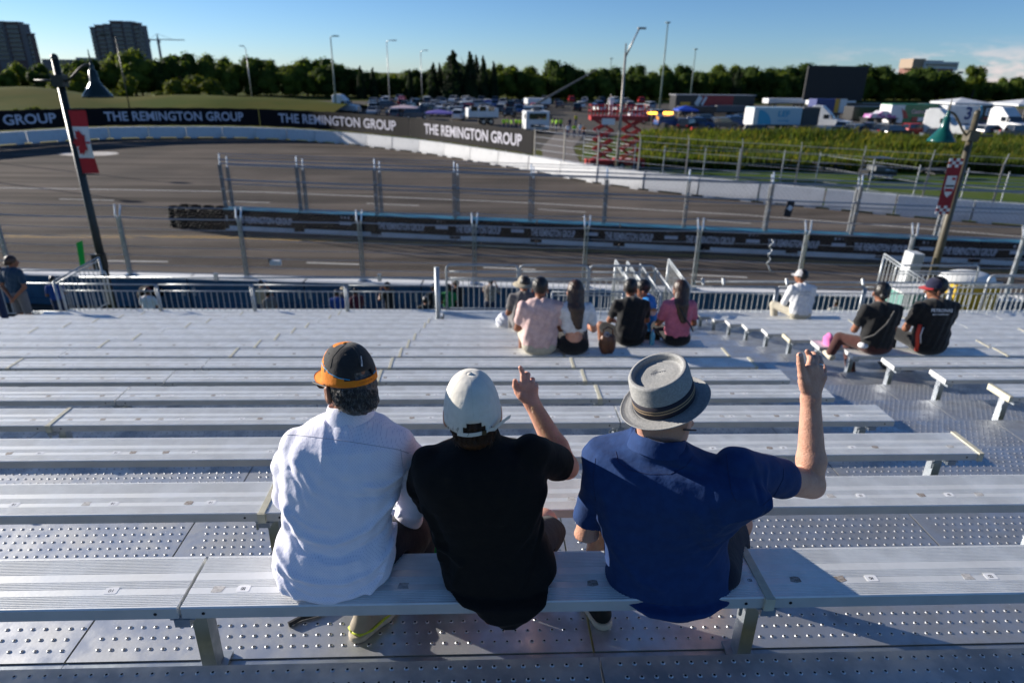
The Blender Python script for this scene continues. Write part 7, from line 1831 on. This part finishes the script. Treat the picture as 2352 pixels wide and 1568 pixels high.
# ------------------------------------------------------------------ vehicles
glass_c = mat('car_glass', (0.015, 0.02, 0.025), 0.08, spec=0.9); tyre_m = mat('tyre_black', (0.015, 0.015, 0.015), 0.8); chrome = mat('wheel_rim', (0.45, 0.46, 0.48), 0.3, 0.8); red_l = mat('tail_lamp', (0.35, 0.01, 0.01), 0.3); head_l = mat('head_lamp', (0.8, 0.8, 0.82), 0.15)
def paintm(n, c, r=0.28): return mat('paint_'+n, c, r, spec=0.6)
PC = dict(silver=paintm('silver', (0.42, 0.43, 0.45)), white=paintm('white', (0.75, 0.75, 0.75)), black=paintm('black', (0.012, 0.012, 0.014)), blue=paintm('blue', (0.03, 0.08, 0.22)), red=paintm('red', (0.45, 0.012, 0.012)), grey=paintm('grey', (0.12, 0.125, 0.135)))
def wheel(parent, c, r, w, loc0=True):
    b = MB(); mt = Matrix.Rotation(math.pi/2, 3, 'X')
    b.lathe([(r*.55, -w/2), (r*.9, -w/2), (r, -w*.3), (r, w*.3), (r*.9, w/2), (r*.55, w/2)], (0, 0, 0), 14, mat=mt); o = b.build('wheel', tyre_m, None, smooth=True); o.location = c; link_child(o, parent)
    q = MB().lathe([(0.0, -w*.42), (r*.55, -w*.40), (r*.58, w*.40), (0, w*.42)], (0, 0, 0), 10, mat=mt).build('rim', chrome, None); link_child(q, o); return o
def car_proto(kind, paint):
    t = empty('parked_car', (0, 0, 0)); W = 1.82
    if kind == 'sedan': body = [(-2.25, .30), (-2.3, .62), (-2.1, .86), (-1.35, .93), (1.0, .93), (2.05, .80), (2.3, .55), (2.25, .30)]; cab = [(-1.65, .92), (-1.0, 1.38), (0.25, 1.42), (1.15, .92)]
    elif kind == 'suv': body = [(-2.25, .35), (-2.32, .75), (-2.25, 1.05), (-1.4, 1.08), (1.1, 1.08), (2.1, .98), (2.3, .7), (2.25, .35)]; cab = [(-2.2, 1.07), (-1.9, 1.66), (0.35, 1.70), (1.25, 1.07)]
    else: body = [(-2.8, .45), (-2.85, 1.05), (-0.7, 1.08), (-0.65, 1.12), (1.3, 1.12), (2.5, 1.05), (2.75, .75), (2.7, .45)]; cab = [(-0.75, 1.1), (-0.6, 1.78), (0.75, 1.80), (1.55, 1.1)]
    b = MB(); n = len(body); ys = [(-W/2, 0), (-W/2, 1)]; vs = []
    for y, ins in ((-W/2+.06, 0), (-W/2, 1), (W/2, 1), (W/2-.06, 0)):
        for x, z in body: vs.append((x*(0.985 if not ins else 1), y, z+(0.0 if ins else (0.03 if z > .6 else -.02))))
    order = [0, 1, 2, 3]
    fs = [tuple(range(n))[::1], tuple(range(3*n, 4*n))[::-1]]
    for a_ in range(3):
        for i in range(n): j = (i+1) % n; fs.append((a_*n+i, (a_+1)*n+i, (a_+1)*n+j, a_*n+j))
    b.add(vs, fs)
    k = len(cab); vs = [(x, -W/2+0.10+(0.13 if z > 1.2 else 0), z) for x, z in cab]+[(x, W/2-0.10-(0.13 if z > 1.2 else 0), z) for x, z in cab]
    roof = MB(); (x1_, z1_), (x2_, z2_) = cab[1], cab[2]
    o = b.build('body', PC[paint], None, smooth=False); link_child(o, t); bv = o.modifiers.new('bev', 'BEVEL'); bv.width = 0.05; bv.segments = 2; bv.limit_method = 'ANGLE'
    g = MB(); g.add(vs, [(0, 1, 2, 3), (7, 6, 5, 4), (0, 4, 5, 1), (1, 5, 6, 2), (2, 6, 7, 3)]); o = g.build('windows', glass_c, None); link_child(o, t)
    roof.box(((x1_+x2_)/2, 0, z1_+0.035), (abs(x2_-x1_)+.1, W-0.42, 0.05), ry=math.atan2(z1_-z2_, x2_-x1_)); o = roof.build('roof', PC[paint], None); link_child(o, t)
    for s in (-1, 1):
        P = [(x, s*(W/2-0.09-(0.13 if z > 1.2 else 0)), z) for x, z in cab]; 
        for a_, c_ in ((0, 1), (2, 3)): q = MB().tube([P[a_], P[c_]], 0.045, 5).build('pillar', PC[paint], None); link_child(q, t)
        for x in ((-1.4, 1.4) if kind != 'pickup' else (-1.75, 1.75)): wheel(t, (x, s*(W/2-.1), .34 if kind == 'sedan' else .38), .34 if kind == 'sedan' else .38, .22)
        q = MB().box((body[5][0]+.16, s*(W/2-.28), body[6][1]+.02), (.12, .34, .14)).build('headlight', head_l, None); link_child(q, t)
        q = MB().box((body[1][0]+.02, s*(W/2-.22), body[1][1]+.06), (.10, .30, .14)).build('tail_light', red_l, None); link_child(q, t)
    return [t, False]
CARS = {}
def car(kind, paint, x, y, rz, label, group=None):
    if (kind, paint) not in CARS: CARS[(kind, paint)] = car_proto(kind, paint)
    e_ = CARS[(kind, paint)]
    if not e_[1]: e_[1] = True; o = e_[0]
    else: o = copy_tree(e_[0])
    return place(o, (x, y, 0.03), rz, 1.0, label, 'car', group)
cols_ = ['silver', 'white', 'black', 'blue', 'grey', 'silver', 'white', 'grey', 'black', 'red']
for Y in (118, 127, 137, 147, 158, 170, 182):
    xa, xb = U(852 if Y > 125 else 905, 250, Y).x, U(1235 if Y > 120 else 1060, 250, Y).x; X = xa+RND.uniform(0, 1)
    while X < xb:
        if RND.random() < 0.86:
            c_ = RND.choice(cols_); k_ = RND.choice(['sedan', 'suv', 'suv'])
            car(k_, c_, X, Y+RND.uniform(-.6, .6), RND.choice((1.57, -1.57, 1.4, -1.7, 0.3))+RND.uniform(-.1, .1), '%s %s parked in the crowded field behind the black banners' % (c_, k_), 'cars parked in the field')
        X += RND.uniform(2.9, 3.9)
for Y in (135, 150, 165, 180, 195):
    xa, xb = U(1250, 250, Y).x, U(1500, 250, Y).x; X = xa
    while X < xb:
        if RND.random() < 0.55 and not (U(1285, 250, Y).x < X < U(1340, 250, Y).x and Y < 150):
            c_ = RND.choice(cols_); car(RND.choice(['sedan', 'suv']), c_, X, Y, RND.uniform(1.3, 1.8), '%s car parked in the far field behind the scissor lifts' % c_, 'cars parked far behind the scissor lifts')
        X += RND.uniform(3.2, 5.0)
for x, y, k_, c_, l_ in ((560, 262, 'sedan', 'grey', None),):
    pass
def gcar(px_, py_, k_, c_, rz, l_): p = G(px_, py_); return car(k_, c_, p.x, p.y, rz, l_)
gcar(735, 256, 'sedan', 'grey', 0.1, 'dark sedan showing over the banner, left of the white truck cab'); gcar(785, 258, 'suv', 'white', 0.1, 'pale car showing over the banner, just under the white truck cab')
gcar(2103, 312, 'suv', 'red', 0.15, 'bright red car in front of the green trailer'); gcar(2272, 315, 'suv', 'silver', 0.2, 'silver pickup shaped car under the black trailer, right of the lamp pole'); gcar(2322, 318, 'pickup', 'grey', 0.1, 'grey pickup at the right edge, in front of the white truck'); gcar(2240, 308, 'sedan', 'blue', 0.3, 'dark blue car half hidden behind the brown lamp pole')
for x, y, c_, l_ in ((1490, 285, 'black', 'black car left of the blue canopy, behind the scissor lift'), (1535, 292, 'blue', 'dark blue car parked left of the blue canopy'), (1625, 288, 'black', 'black car just right of the blue canopy'), (1660, 297, 'grey', 'grey car between the blue canopy and the white box trailer'), (1693, 292, 'blue', 'dark blue car touching the white box trailer'), (1512, 274, 'silver', 'silver car beneath the amber lights'), (1470, 276, 'white', 'white car behind the right scissor lift')):
    gcar(x, y, 'suv', c_, 0.2, l_)
# articulated trucks, trailers and motorhomes
def wheels_row(t, xs, y0, y1, r=0.5, z=0.5):
    for x in xs:
        for y in (y0, y1): wheel(t, (x, y, z), r, .35)
def trailer(label, xl, xr, ytop, ybase, m, rz=0.0, name='trailer', h0=1.15, W=2.5, cat='trailer', extra=None, mroof=None, hmin=2.3):
    p, q = G(xl, ybase), G(xr, ybase); L = (q-p).length; c_ = (p+q)/2; top = U((xl+xr)/2, ytop, c_.y).z; top = max(hmin, min(4.6, top))
    t = empty(name, (c_.x, c_.y+W/2, 0), math.atan2(q.y-p.y, q.x-p.x)+rz, label, cat)
    o = MB().box((0, 0, (top+h0)/2), (L, W, top-h0)).build('box', m, None); link_child(o, t); bv = o.modifiers.new('b', 'BEVEL'); bv.width = .08; bv.segments = 2
    o = MB().box((0, 0, top+.02), (L-.1, W-.1, .06)).build('roof', mroof or m, None); link_child(o, t)
    o = MB().box((0, 0, h0-.12), (L*.98, 1.2, .22)).build('chassis', ink, None); link_child(o, t)
    wheels_row(t, [L/2-1.2, L/2-2.4]+([-L/2+2.5] if L > 9 else []), -W/2+.2, W/2-.2)
    t['_L'] = L; L_ = (L, top, W); del t['_L']; return t, L_
def loc_part(t, mb, name, m): o = mb.build(name, m, None); link_child(o, t); return o
def loc_text(t, body, size, m, x, z, W, fit, name='lettering', ital=0.0):
    vs, fs = text_geo(body, size, size*.03); x0, x1 = min(v[0] for v in vs), max(v[0] for v in vs); s = fit/(x1-x0); cx = (x0+x1)/2
    b = MB(); b.add([(x+(v[0]-cx)*s+v[1]*ital, -W/2-0.04, z+v[1]) for v in vs], fs); return loc_part(t, b, name, m)
wht_p = mat('trailer_white', (0.70, 0.71, 0.72), 0.4, vary=.1, vscale=.6); blk_p = mat('trailer_black', (0.015, 0.015, 0.017), 0.35); red_p = mat('trailer_red', (0.35, 0.015, 0.015), 0.4); grn_p = mat('trailer_green', (0.01, 0.16, 0.05), 0.4); gry_p = mat('container_grey', (0.10, 0.11, 0.12), 0.6, vary=.2); palblue = mat('pale_blue_panel', (0.42, 0.55, 0.62), 0.4); sky_b = mat('sky_blue_graphic', (0.03, 0.33, 0.55), 0.4); navy_p = mat('navy_panel', (0.015, 0.03, 0.16), 0.4); yel_p = mat('yellow_panel', (0.7, 0.36, 0.03), 0.5); beige_p = mat('beige_panel', (0.42, 0.36, 0.28), 0.6)
t, (L, H_, W) = trailer('white box trailer with a blue curve and blue lettering', 1722, 1832, 248, 306, palblue)
loc_part(t, MB().box((-L/2+.33, -.02, H_/2+.5), (.74, W+.07, H_-1.25)), 'nose', wht_p)
arc = [(-L/2+.75, 1.25)]+[(-L/2+.75+2.2*math.cos(a_*.157), 1.25+2.0*math.sin(a_*.157)) for a_ in range(0, 11)]
loc_part(t, MB().extrude(arc, (0, -W/2-.03, 0), (1, 0, 0), (0, 0, 1), (0, .01, 0)), 'graphic', sky_b); loc_text(t, 'LEF', 1.1, sky_b, L*.12, 2.7, W, 1.9); loc_text(t, 'racing', .35, sky_b, L*.12, 1.8, W, 1.8)
t, _ = trailer('dark ribbed shipping container right of the white box trailer', 1834, 1872, 248, 306, gry_p, name='container', cat='container')
for k in range(7): loc_part(t, MB().box((-1.3+k*.42, -1.28, 2.6), (.14, .06, 2.5)), 'rib', blk_p)
t, (L, H_, W) = trailer('very long black and red race trailer behind the amber lights', 1545, 1725, 237, 268, blk_p, hmin=4.0)
loc_part(t, MB().box((L*.02, -W/2-.02, 2.8), (L*.40, .05, 2.4)), 'red_panel', red_p); loc_part(t, MB().box((-L*.22, -W/2-.05, 3.0), (1.0, .05, 1.8), ry=.5), 'stripe', wht_p); loc_part(t, MB().box((-L*.15, -W/2-.05, 3.0), (.5, .05, 1.8), ry=.5), 'stripe', wht_p); loc_part(t, MB().box((-L*.38, -W/2-.05, 2.4), (2.2, .05, .7)), 'number_panel', yel_p)
loc_part(t, MB().box((0, 0, H_+.1), (L+.4, W+.4, .12)), 'awning', mat('awning_grey', (0.30, 0.31, 0.33), .5))
t, (L, H_, W) = trailer('green race trailer with a white nose and white lettering', 2034, 2140, 243, 300, grn_p, hmin=4.0)
loc_part(t, MB().box((-L/2+1.2, -.01, H_/2+.55), (2.5, W+.07, H_-1.28)), 'nose', wht_p); loc_part(t, MB().extrude([(0, 0), (1.0, -.5), (1.7, -1.5), (.7, -1.5)], (-L/2+1.8, -W/2-.06, 3.4), (1, 0, 0), (0, 0, 1), (0, .01, 0)), 'swoosh', red_p)
loc_text(t, 'Castrol', .85, mat('lettering_pink', (.75, .45, .45), .5), L*.08, 2.9, W, 2.6); loc_text(t, 'EDGE', .85, wht, L*.34, 2.9, W, 1.9)
loc_part(t, MB().box((L*.2, -W/2-.05, 1.75), (1.8, .05, .6)), 'small_logo', wht_p); loc_part(t, MB().box((L*.04, -W/2-.05, 1.75), (1.2, .05, .7)), 'small_logo', red_p)
t, (L, H_, W) = trailer('black race trailer with red and white block lettering at right', 2238, 2312, 250, 300, blk_p, hmin=3.9)
loc_text(t, 'EHR', 1.5, wht, -L*.12, 2.9, W, 3.0); loc_part(t, MB().box((-L*.12, -W/2-.05, 1.95), (3.2, .05, .3)), 'red_bar', red_p)
t, (L, H_, W) = trailer('white trailer with a big blue 3, behind the white truck cab', 2160, 2232, 250, 302, wht_p, hmin=3.9)
loc_text(t, '3', 2.6, navy_p, L*.2, 2.7, W, 1.3)
loc_part(t, MB().tube([(L*.45+.9*math.sin(a_*.2), -W/2-.06, 1.4+a_*.19) for a_ in range(14)], .16, 5), 'blue_curve', sky_b)
trailer('plain black trailer between the white cab and the green trailer', 1950, 2030, 246, 292, blk_p)
t, _ = trailer('low white awning trailer far behind the screen', 1760, 1850, 235, 248, wht_p); trailer('long pale trailer roof seen beyond the white box trailer', 1860, 1960, 238, 252, wht_p)
t, (L, H_, W) = trailer('navy and yellow banner trailer right of the dark container', 1866, 1932, 245, 275, navy_p, hmin=3.8)
loc_part(t, MB().box((L*.22, -W/2-.03, 2.6), (1.2, .05, 2.6)), 'yellow_panel', yel_p); loc_part(t, MB().box((L*.40, -W/2-.03, 2.6), (1.8, .05, 2.6)), 'white_panel', wht_p)
trailer('beige box body parked left of the small white truck', 1602, 1636, 240, 262, beige_p)
t, _ = trailer('small white caravan at the end of the grey boom', 1208, 1262, 237, 252, wht_p, name='caravan', cat='caravan')
t, (L, H_, W) = trailer('long white travel trailer with roof vents behind the last banner', 1072, 1142, 250, 288, wht_p, name='caravan', cat='caravan')
for k in range(3): loc_part(t, MB().box((-L*.3+k*L*.3, 0, H_+.18), (.8, .8, .3)), 'roof_vent', gry_p)
for k in range(3): loc_part(t, MB().box((-L*.3+k*L*.28, -W/2-.03, 2.4), (1.0, .05, .6)), 'window', glass_c)
t, (L, H_, W) = trailer('white motorhome facing the camera with a dark windscreen', 1204, 1258, 257, 306, wht_p, name='motorhome', cat='motorhome', h0=.5)
loc_part(t, MB().box((0, -W/2-.04, 2.2), (L*.72, .08, .75)), 'windscreen', glass_c); loc_part(t, MB().box((0, -W/2-.04, .95), (L*.6, .08, .35)), 'grille', ink)
for s in (-1, 1): loc_part(t, MB().box((s*L*.36, -W/2-.05, .95), (.4, .08, .25)), 'headlight', head_l); loc_part(t, MB().box((s*(L/2+.18), -W/2-.1, 2.2), (.16, .16, .6)), 'mirror', ink)
loc_part(t, MB().box((0, .2, H_+.15), (1.0, 1.0, .3)), 'roof_vent', gry_p)
def tractor(label, px_, py_, rz, m=wht_p, s=1.0, grilled=True):
    p = G(px_, py_); t = empty('truck_cab', (p.x, p.y+1.2, 0), rz, label, 'truck'); t.scale = (s, s, s)
    W = 2.4
    sl = [(-3.4, .9), (-3.4, 3.55), (-2.9, 3.95), (-1.6, 3.9), (-.5, 2.95), (-.25, 2.75), (.35, 1.95), (2.1, 1.75), (2.3, 1.2), (2.3, .6), (-3.4, .6)]
    b = MB(); b.extrude(sl, (0, -W/2, 0), (1, 0, 0), (0, 0, 1), (0, W, 0)); o = loc_part(t, b, 'body', m); bv = o.modifiers.new('b', 'BEVEL'); bv.width = .12; bv.segments = 3
    loc_part(t, MB().extrude([(-.42, 2.75), (-.2, 2.68), (.3, 2.0), (.1, 1.98)], (0.06, -W/2+.15, 0), (1, 0, 0), (0, 0, 1), (0, W-.3, 0)), 'windscreen', glass_c)
    for y in (-W/2-.01, W/2+.01): loc_part(t, MB().box((-.85, y, 2.3), (.8, .04, .65)), 'side_window', glass_c); loc_part(t, MB().box((.05, y*1.18, 2.3), (.12, .25, .7)), 'mirror', ink)
    loc_part(t, MB().box((2.33, 0, 1.25), (.08, 1.1, .75)), 'grille', chrome); loc_part(t, MB().box((2.35, 0, .62), (.2, 2.4, .35)), 'bumper', chrome)
    for y in (-.9, .9): loc_part(t, MB().box((2.3, y, 1.1), (.14, .4, .28)), 'headlight', head_l)
    loc_part(t, MB().box((-4.2, 0, .9), (2.4, 1.0, .2)), 'chassis', ink)
    wheels_row(t, [1.4, -3.4, -4.7], -1.0, 1.0); return t
tractor('white sleeper truck cab standing alone above the black banners', 800, 262, math.radians(-15), s=.85); tractor('white truck cab facing right, behind the flatbed', 1915, 303, math.radians(-35), s=.95)
tractor('small white truck far right of the long black and red trailer', 1662, 265, math.radians(-15)); tractor('large white truck cab behind the green bell lamp shade', 2190, 318, math.radians(-50)); tractor('white truck cab at the right edge of the picture', 2335, 315, math.radians(-80), s=1.05)
p = G(1860, 312); t = empty('flatbed_trailer', (p.x+2, p.y, 0), 0, 'empty dark flatbed in front of the white truck cab', 'trailer')
loc_part(t, MB().box((0, 0, 1.25), (9, 2.4, .25)), 'deck', blk_p); wheels_row(t, [-3.2, -2, 2.5, 3.6], -.9, .9)
p = G(2012, 300); t = empty('race_car_hauler', (p.x, p.y, 0), 0.1, 'open rack with a striped race car between the trailers', 'trailer')
loc_part(t, MB().box((0, 0, 1.9), (5.5, 2, .15)), 'deck', blk_p); loc_part(t, MB().extrude([(-2.2, 0), (-2.0, .5), (-.6, .65), (-.1, 1.0), (.8, 1.0), (1.4, .55), (2.3, .3), (2.4, 0)], (0, -.9, 2.0), (1, 0, 0), (0, 0, 1), (0, 1.8, 0)), 'race_car', mat('race_purple', (.35, .08, .30), .4, rgb2=(.6, .6, .62), vscale=1.2, thr=(.48, .52)))
for x in (-2.5, 0, 2.5): loc_part(t, MB().box((x, 0, .95), (.15, 1.8, 1.9)), 'frame', blk_p)
trailer('long black trailer behind the green one, only its roof line showing', 2120, 2300, 240, 262, blk_p); trailer('long dark trailer left of the green one in the back row', 1935, 2030, 240, 262, blk_p); trailer('black and grey box trailer behind the blue canopy', 1560, 1640, 246, 275, blk_p); trailer('grey trailer right of the beige box', 1640, 1712, 244, 272, gry_p)
for k, (x, y, k_, c_) in enumerate(((1745, 318, 'suv', 'black'), (1968, 314, 'suv', 'grey'), (1995, 309, 'suv', 'black'), (2020, 316, 'pickup', 'grey'), (2052, 318, 'suv', 'black'), (1580, 300, 'suv', 'black'), (1605, 297, 'suv', 'blue'), (1712, 286, 'suv', 'black'), (2150, 326, 'suv', 'black'), (2305, 308, 'suv', 'silver'), (1890, 322, 'suv', 'black'), (1940, 306, 'suv', 'white'))):
    gcar(x, y, k_, c_, RND.uniform(-.4, 1.2), '%s %s standing among the trailers of the paddock' % (c_, 'pickup' if k_ == 'pickup' else 'car')); 
for k in range(16):
    x = RND.uniform(1500, 2330); y = RND.uniform(296, 322); p = G(x, y); 
    t = empty('equipment_case', (p.x, p.y, 0), RND.uniform(0, 1.5), 'small equipment case on the ground in the paddock', 'case', 'equipment cases in the paddock')
    m_ = RND.choice([blk_p, gry_p, wht_p, red_p, navy_p]); hh = RND.uniform(.6, 1.5); loc_part(t, MB().box((0, 0, hh/2), (RND.uniform(.6, 1.6), .8, hh)), 'case', m_); loc_part(t, MB().box((0, 0, hh+.03), (RND.uniform(.5, 1.0), .7, .06)), 'lid', blk_p)
# canopies and tents
def canopy(label, px_, py_, w, h, m1, m2, name='canopy_tent', y_in=0):
    p = G(px_, py_); t = empty(name, (p.x, p.y, 0), 0, label, 'tent'); 
    b = MB(); b.add([(-w/2, -w/2, h*.82), (w/2, -w/2, h*.82), (w/2, w/2, h*.82), (-w/2, w/2, h*.82), (0, 0, h), (-w/2, -w/2, h*.75), (w/2, -w/2, h*.75), (w/2, w/2, h*.75), (-w/2, w/2, h*.75)], [(0, 1, 4), (1, 2, 4), (2, 3, 4), (3, 0, 4), (5, 6, 1, 0), (6, 7, 2, 1), (7, 8, 3, 2), (8, 5, 0, 3)]); loc_part(t, b, 'roof', m1)
    if m2: loc_part(t, MB().box((0, -w/2+.05, h*.25), (w*.94, .06, h*.42)), 'side_wall', m2)
    for x in (-1, 1):
        for y in (-1, 1): loc_part(t, MB().tube([(x*w/2*.96, y*w/2*.96, 0), (x*w/2*.96, y*w/2*.96, h*.66)], .04, 5), 'pole', grey_pole)
    return t
t = canopy('small blue canopy with a white side wall and a red badge', 1571, 292, 3.2, 3.3, mat('canopy_blue', (.01, .06, .42), .6), wht_p)
loc_part(t, MB().extrude([(-.5, -.12), (-.3, .2), (.3, .2), (.5, -.12)], (0, -1.1, 2.62), (1, 0, 0), (0, .45, .9), (0, -.01, .005)), 'badge', mat('badge_red', (.6, .05, .08), .6))
canopy('white canopy above the white truck cab, behind the green lamp shade', 2195, 282, 7.5, 4.6, wht_p, None); canopy('white canopy at the right edge above the truck', 2335, 286, 8.0, 4.6, wht_p, None); canopy('low purple tent behind the last black banner', 1010, 288, 4.0, 2.3, mat('purple_tent', (.16, .12, .42), .6), None); canopy('white and pink tent left of the purple tent', 930, 272, 4.5, 2.2, mat('pale_pink_tent', (.60, .45, .48), .6), wht_p)
# amber work lights (lit), boom crane, scissor lifts
amber = mat('amber_light', (0.9, 0.35, 0.02), 0.4, emit=(1.0, 0.42, 0.04), estr=4.0)
for px_, l_ in ((1495, 'left amber light bar glowing in front of the red trailer'), (1531, 'right amber light bar glowing in front of the red trailer')):
    p = G(px_, 290); t = empty('light_tower', (p.x, p.y, 0), 0, l_, 'light')
    zt = U(px_, 260, p.y).z; loc_part(t, MB().tube([(0, 0, 0), (0, 0, zt)], .06, 6), 'mast', grey_pole); 
    for k in range(5): loc_part(t, MB().box((-.64+k*.32, -.1, zt), (.26, .14, .36)), 'amber_lamp', amber)
b0 = G(1225, 262); b1_ = U(1370, 160, b0.y)
t = empty('boom_crane', (b0.x, b0.y, 0), 0, 'mobile crane with a long thin grey boom rising to the right', 'crane')
MB().tube([(b0.x, b0.y, 1.6), b1_], [.28, .14], 6).build('boom', mat('boom_grey', (.22, .20, .17), .6), t); MB().box((b0.x-.5, b0.y, 1.0), (5, 2.4, 1.2)).build('chassis', wht_p, t)
for x in (-2, 1.2):
    for y in (-1, 1): o = wheel(t, (x, y, .5), .5, .4)
b0 = G(1115, 248); t = empty('boom_crane', (b0.x, b0.y, 0), 0, 'small blue boom lift raised above the parked cars', 'crane'); b1_ = U(1143, 231, b0.y)
MB().tube([(b0.x-2, b0.y, 1.2), (b1_.x, b0.y, b1_.z)], [.3, .2], 6).build('boom', mat('boom_blue', (.01, .08, .4), .5), t); MB().box((b0.x-2, b0.y, .7), (2.6, 1.8, .9)).build('chassis', mat('boom_blue', (.01, .08, .4)), t)
redm = mat('lift_red', (0.42, 0.022, 0.018), 0.45, vary=.2, vscale=2)
def scissor(label, pxc, pyb, pxt, W, n=4, D=1.3):
    p = G(pxc, pyb); ztop = U(pxt, 276, p.y).z; t = empty('scissor_lift', (p.x, p.y, 0), 0, label, 'lift')
    loc_part(t, MB().box((0, 0, .62), (W*.8, D, .5)), 'chassis', redm)
    for x in (-W*.3, W*.3):
        for y in (-D*.5, D*.5): wheel(t, (x, y, .3), .32, .22)
    zs = [.9+(ztop-.9)*k/n for k in range(n+1)]
    for k in range(n):
        for y in (-D*.42, D*.42):
            for s in (-1, 1): loc_part(t, MB().box((0, y+(s*.05), (zs[k]+zs[k+1])/2), (math.hypot(W*.62, zs[k+1]-zs[k]), .07, .17), ry=s*math.atan2(zs[k+1]-zs[k], W*.62)), 'scissor_arm', redm)
        loc_part(t, MB().tube([(0, -D*.5, (zs[k]+zs[k+1])/2), (0, D*.5, (zs[k]+zs[k+1])/2)], .06, 6), 'pivot_pin', grey_pole)
    loc_part(t, MB().box((0, 0, ztop+.18), (W, D+.2, .36)), 'platform', redm)
    for z in (.75, 1.2):
        for y in (-D/2-.08, D/2+.08): loc_part(t, MB().tube([(-W/2, y, ztop+z), (W/2, y, ztop+z)], .035, 5), 'rail', redm)
        for x in (-W/2, W/2): loc_part(t, MB().tube([(x, -D/2, ztop+z), (x, D/2, ztop+z)], .035, 5), 'rail', redm)
    k = 0
    for i in range(9):
        for y in (-D/2-.08, D/2+.08): loc_part(t, MB().box((-W/2+i*W/8, y, ztop+.75), (.06, .04, .95)), 'rail_post', redm)
    for x in (-W*.52, W*.52): loc_part(t, MB().box((x, 0, .55), (.22, D*.7, .7)), 'outrigger', redm)
    return t, p, ztop
s1, sp, szt = scissor('red scissor lift left of the silver lamp, white figure on its platform', 1380, 390, 1373, 2.5)
s2, sp2, szt2 = scissor('red scissor lift right of the silver lamp, slightly taller', 1442, 388, 1438, 2.4)
figure('person in white overalls and helmet standing on the left scissor lift', (sp.x+.5, sp.y, szt+.36), skin_tan, white_c, (white_c, 'long'), sit=False, hair='short', hat='cap', hatm=white_c, arms='front', sleeve='long', res=0.03, group=None)
t = empty('sign_board', (sp.x-.2, sp.y-1.0, szt-.4), 0, 'small white plate hanging under the left lift platform', 'sign'); MB().box((sp.x+.2, sp.y-.95, szt-.05), (1.1, .05, .5)).build('plate', wht, t)
hv_m = cloth('hi_vis_lime', (0.30, 0.62, 0.02))
fx = None
def crowd(px_, py_, m, pm, label, group, rz):
    p = G(px_, py_); return figure(label, (p.x, p.y, 0.02), skin_tan, m, pm, sit=False, hair='short', arms='side', res=0.035, rz=rz, group=group, s=1.03)
pr_hv = None
for k, (x, y) in enumerate(((1157, 301), (1166, 300), (1175, 302), (1186, 301), (1194, 302), (1268, 300), (1277, 302), (1287, 301))):
    if k == 0: pr_hv = crowd(x, y, hv_m, (denim, 'long'), 'marshal in a lime yellow vest waiting beside the white motorhome', 'marshals in lime vests', 0); o = pr_hv
    else:
        o = copy_tree(pr_hv); p = G(x, y); o.location = (p.x, p.y, .02); o.rotation_euler = (0, 0, k*0.9)
road_p = [(1303, 318, white_c, 'person in a white shirt walking on the gravel road, left one'), (1318, 318, hv_m, 'person in a lime top walking on the gravel road between two white shirts'), (1331, 316, white_c, 'person in a white shirt walking on the gravel road, right one'), (1340, 322, cloth('orange_vest', (.6, .15, .02)), 'person in an orange vest at the right side of the gravel road'), (1308, 300, navyc, 'person in dark blue further back on the gravel road'), (1322, 290, cloth('yellow_vest', (.6, .5, .02)), 'person in a yellow vest far back on the gravel road')]
for x, y, m_, l_ in road_p: crowd(x, y, m_, (denim, 'long'), l_, 'people on the gravel road', 0.3)
# utility cart and benches on the lawn
p = G(2012, 412); t = empty('utility_cart', (p.x, p.y, 0), 0.1, 'dark utility cart parked on the lawn behind the fences', 'cart')
loc_part(t, MB().box((0, 0, .55), (2.6, 1.3, .45)), 'body', blk_p); loc_part(t, MB().box((-.1, 0, 1.75), (1.7, 1.3, .08)), 'roof', blk_p); loc_part(t, MB().box((-.2, 0, .95), (.9, 1.2, .4)), 'seat', gry_p)
for x in (-.9, .7):
    for y in (-.6, .6): loc_part(t, MB().tube([(x, y, .7), (x, y, 1.75)], .03, 5), 'post', ink); wheel(t, (x, y, .3), .3, .2)
for x, y, l_ in ((1895, 395, 'dark picnic bench on the lawn left of the utility cart'), (2155, 408, 'dark picnic bench on the lawn right of the utility cart')):
    p = G(x, y); t = empty('picnic_bench', (p.x, p.y, 0), 0.1, l_, 'bench'); loc_part(t, MB().box((0, 0, .75), (2.4, .75, .08)), 'table_top', ink)
    for y_ in (-.75, .75): loc_part(t, MB().box((0, y_, .45), (2.4, .28, .07)), 'seat', ink)
    for x_ in (-.9, .9): loc_part(t, MB().box((x_, 0, .38), (.1, 1.4, .1)), 'leg', ink); loc_part(t, MB().box((x_, 0, .38), (.1, .1, .7)), 'leg', ink)
# lamp poles whose shadows cross the track at left: they stand just outside the picture
street_lamp('lamp post off the left edge, its shadow lies across the track', (-52.5, 63.5, 0), (-52.5, 63.5, 9.0), (-50.3, 62.7, 9.1), dark_pole, 0.12)
street_lamp('second lamp post off the left edge, nearer the camera', (-50.5, 56.0, 0), (-50.5, 56.0, 9.0), (-48.6, 54.6, 8.6), dark_pole, 0.12)
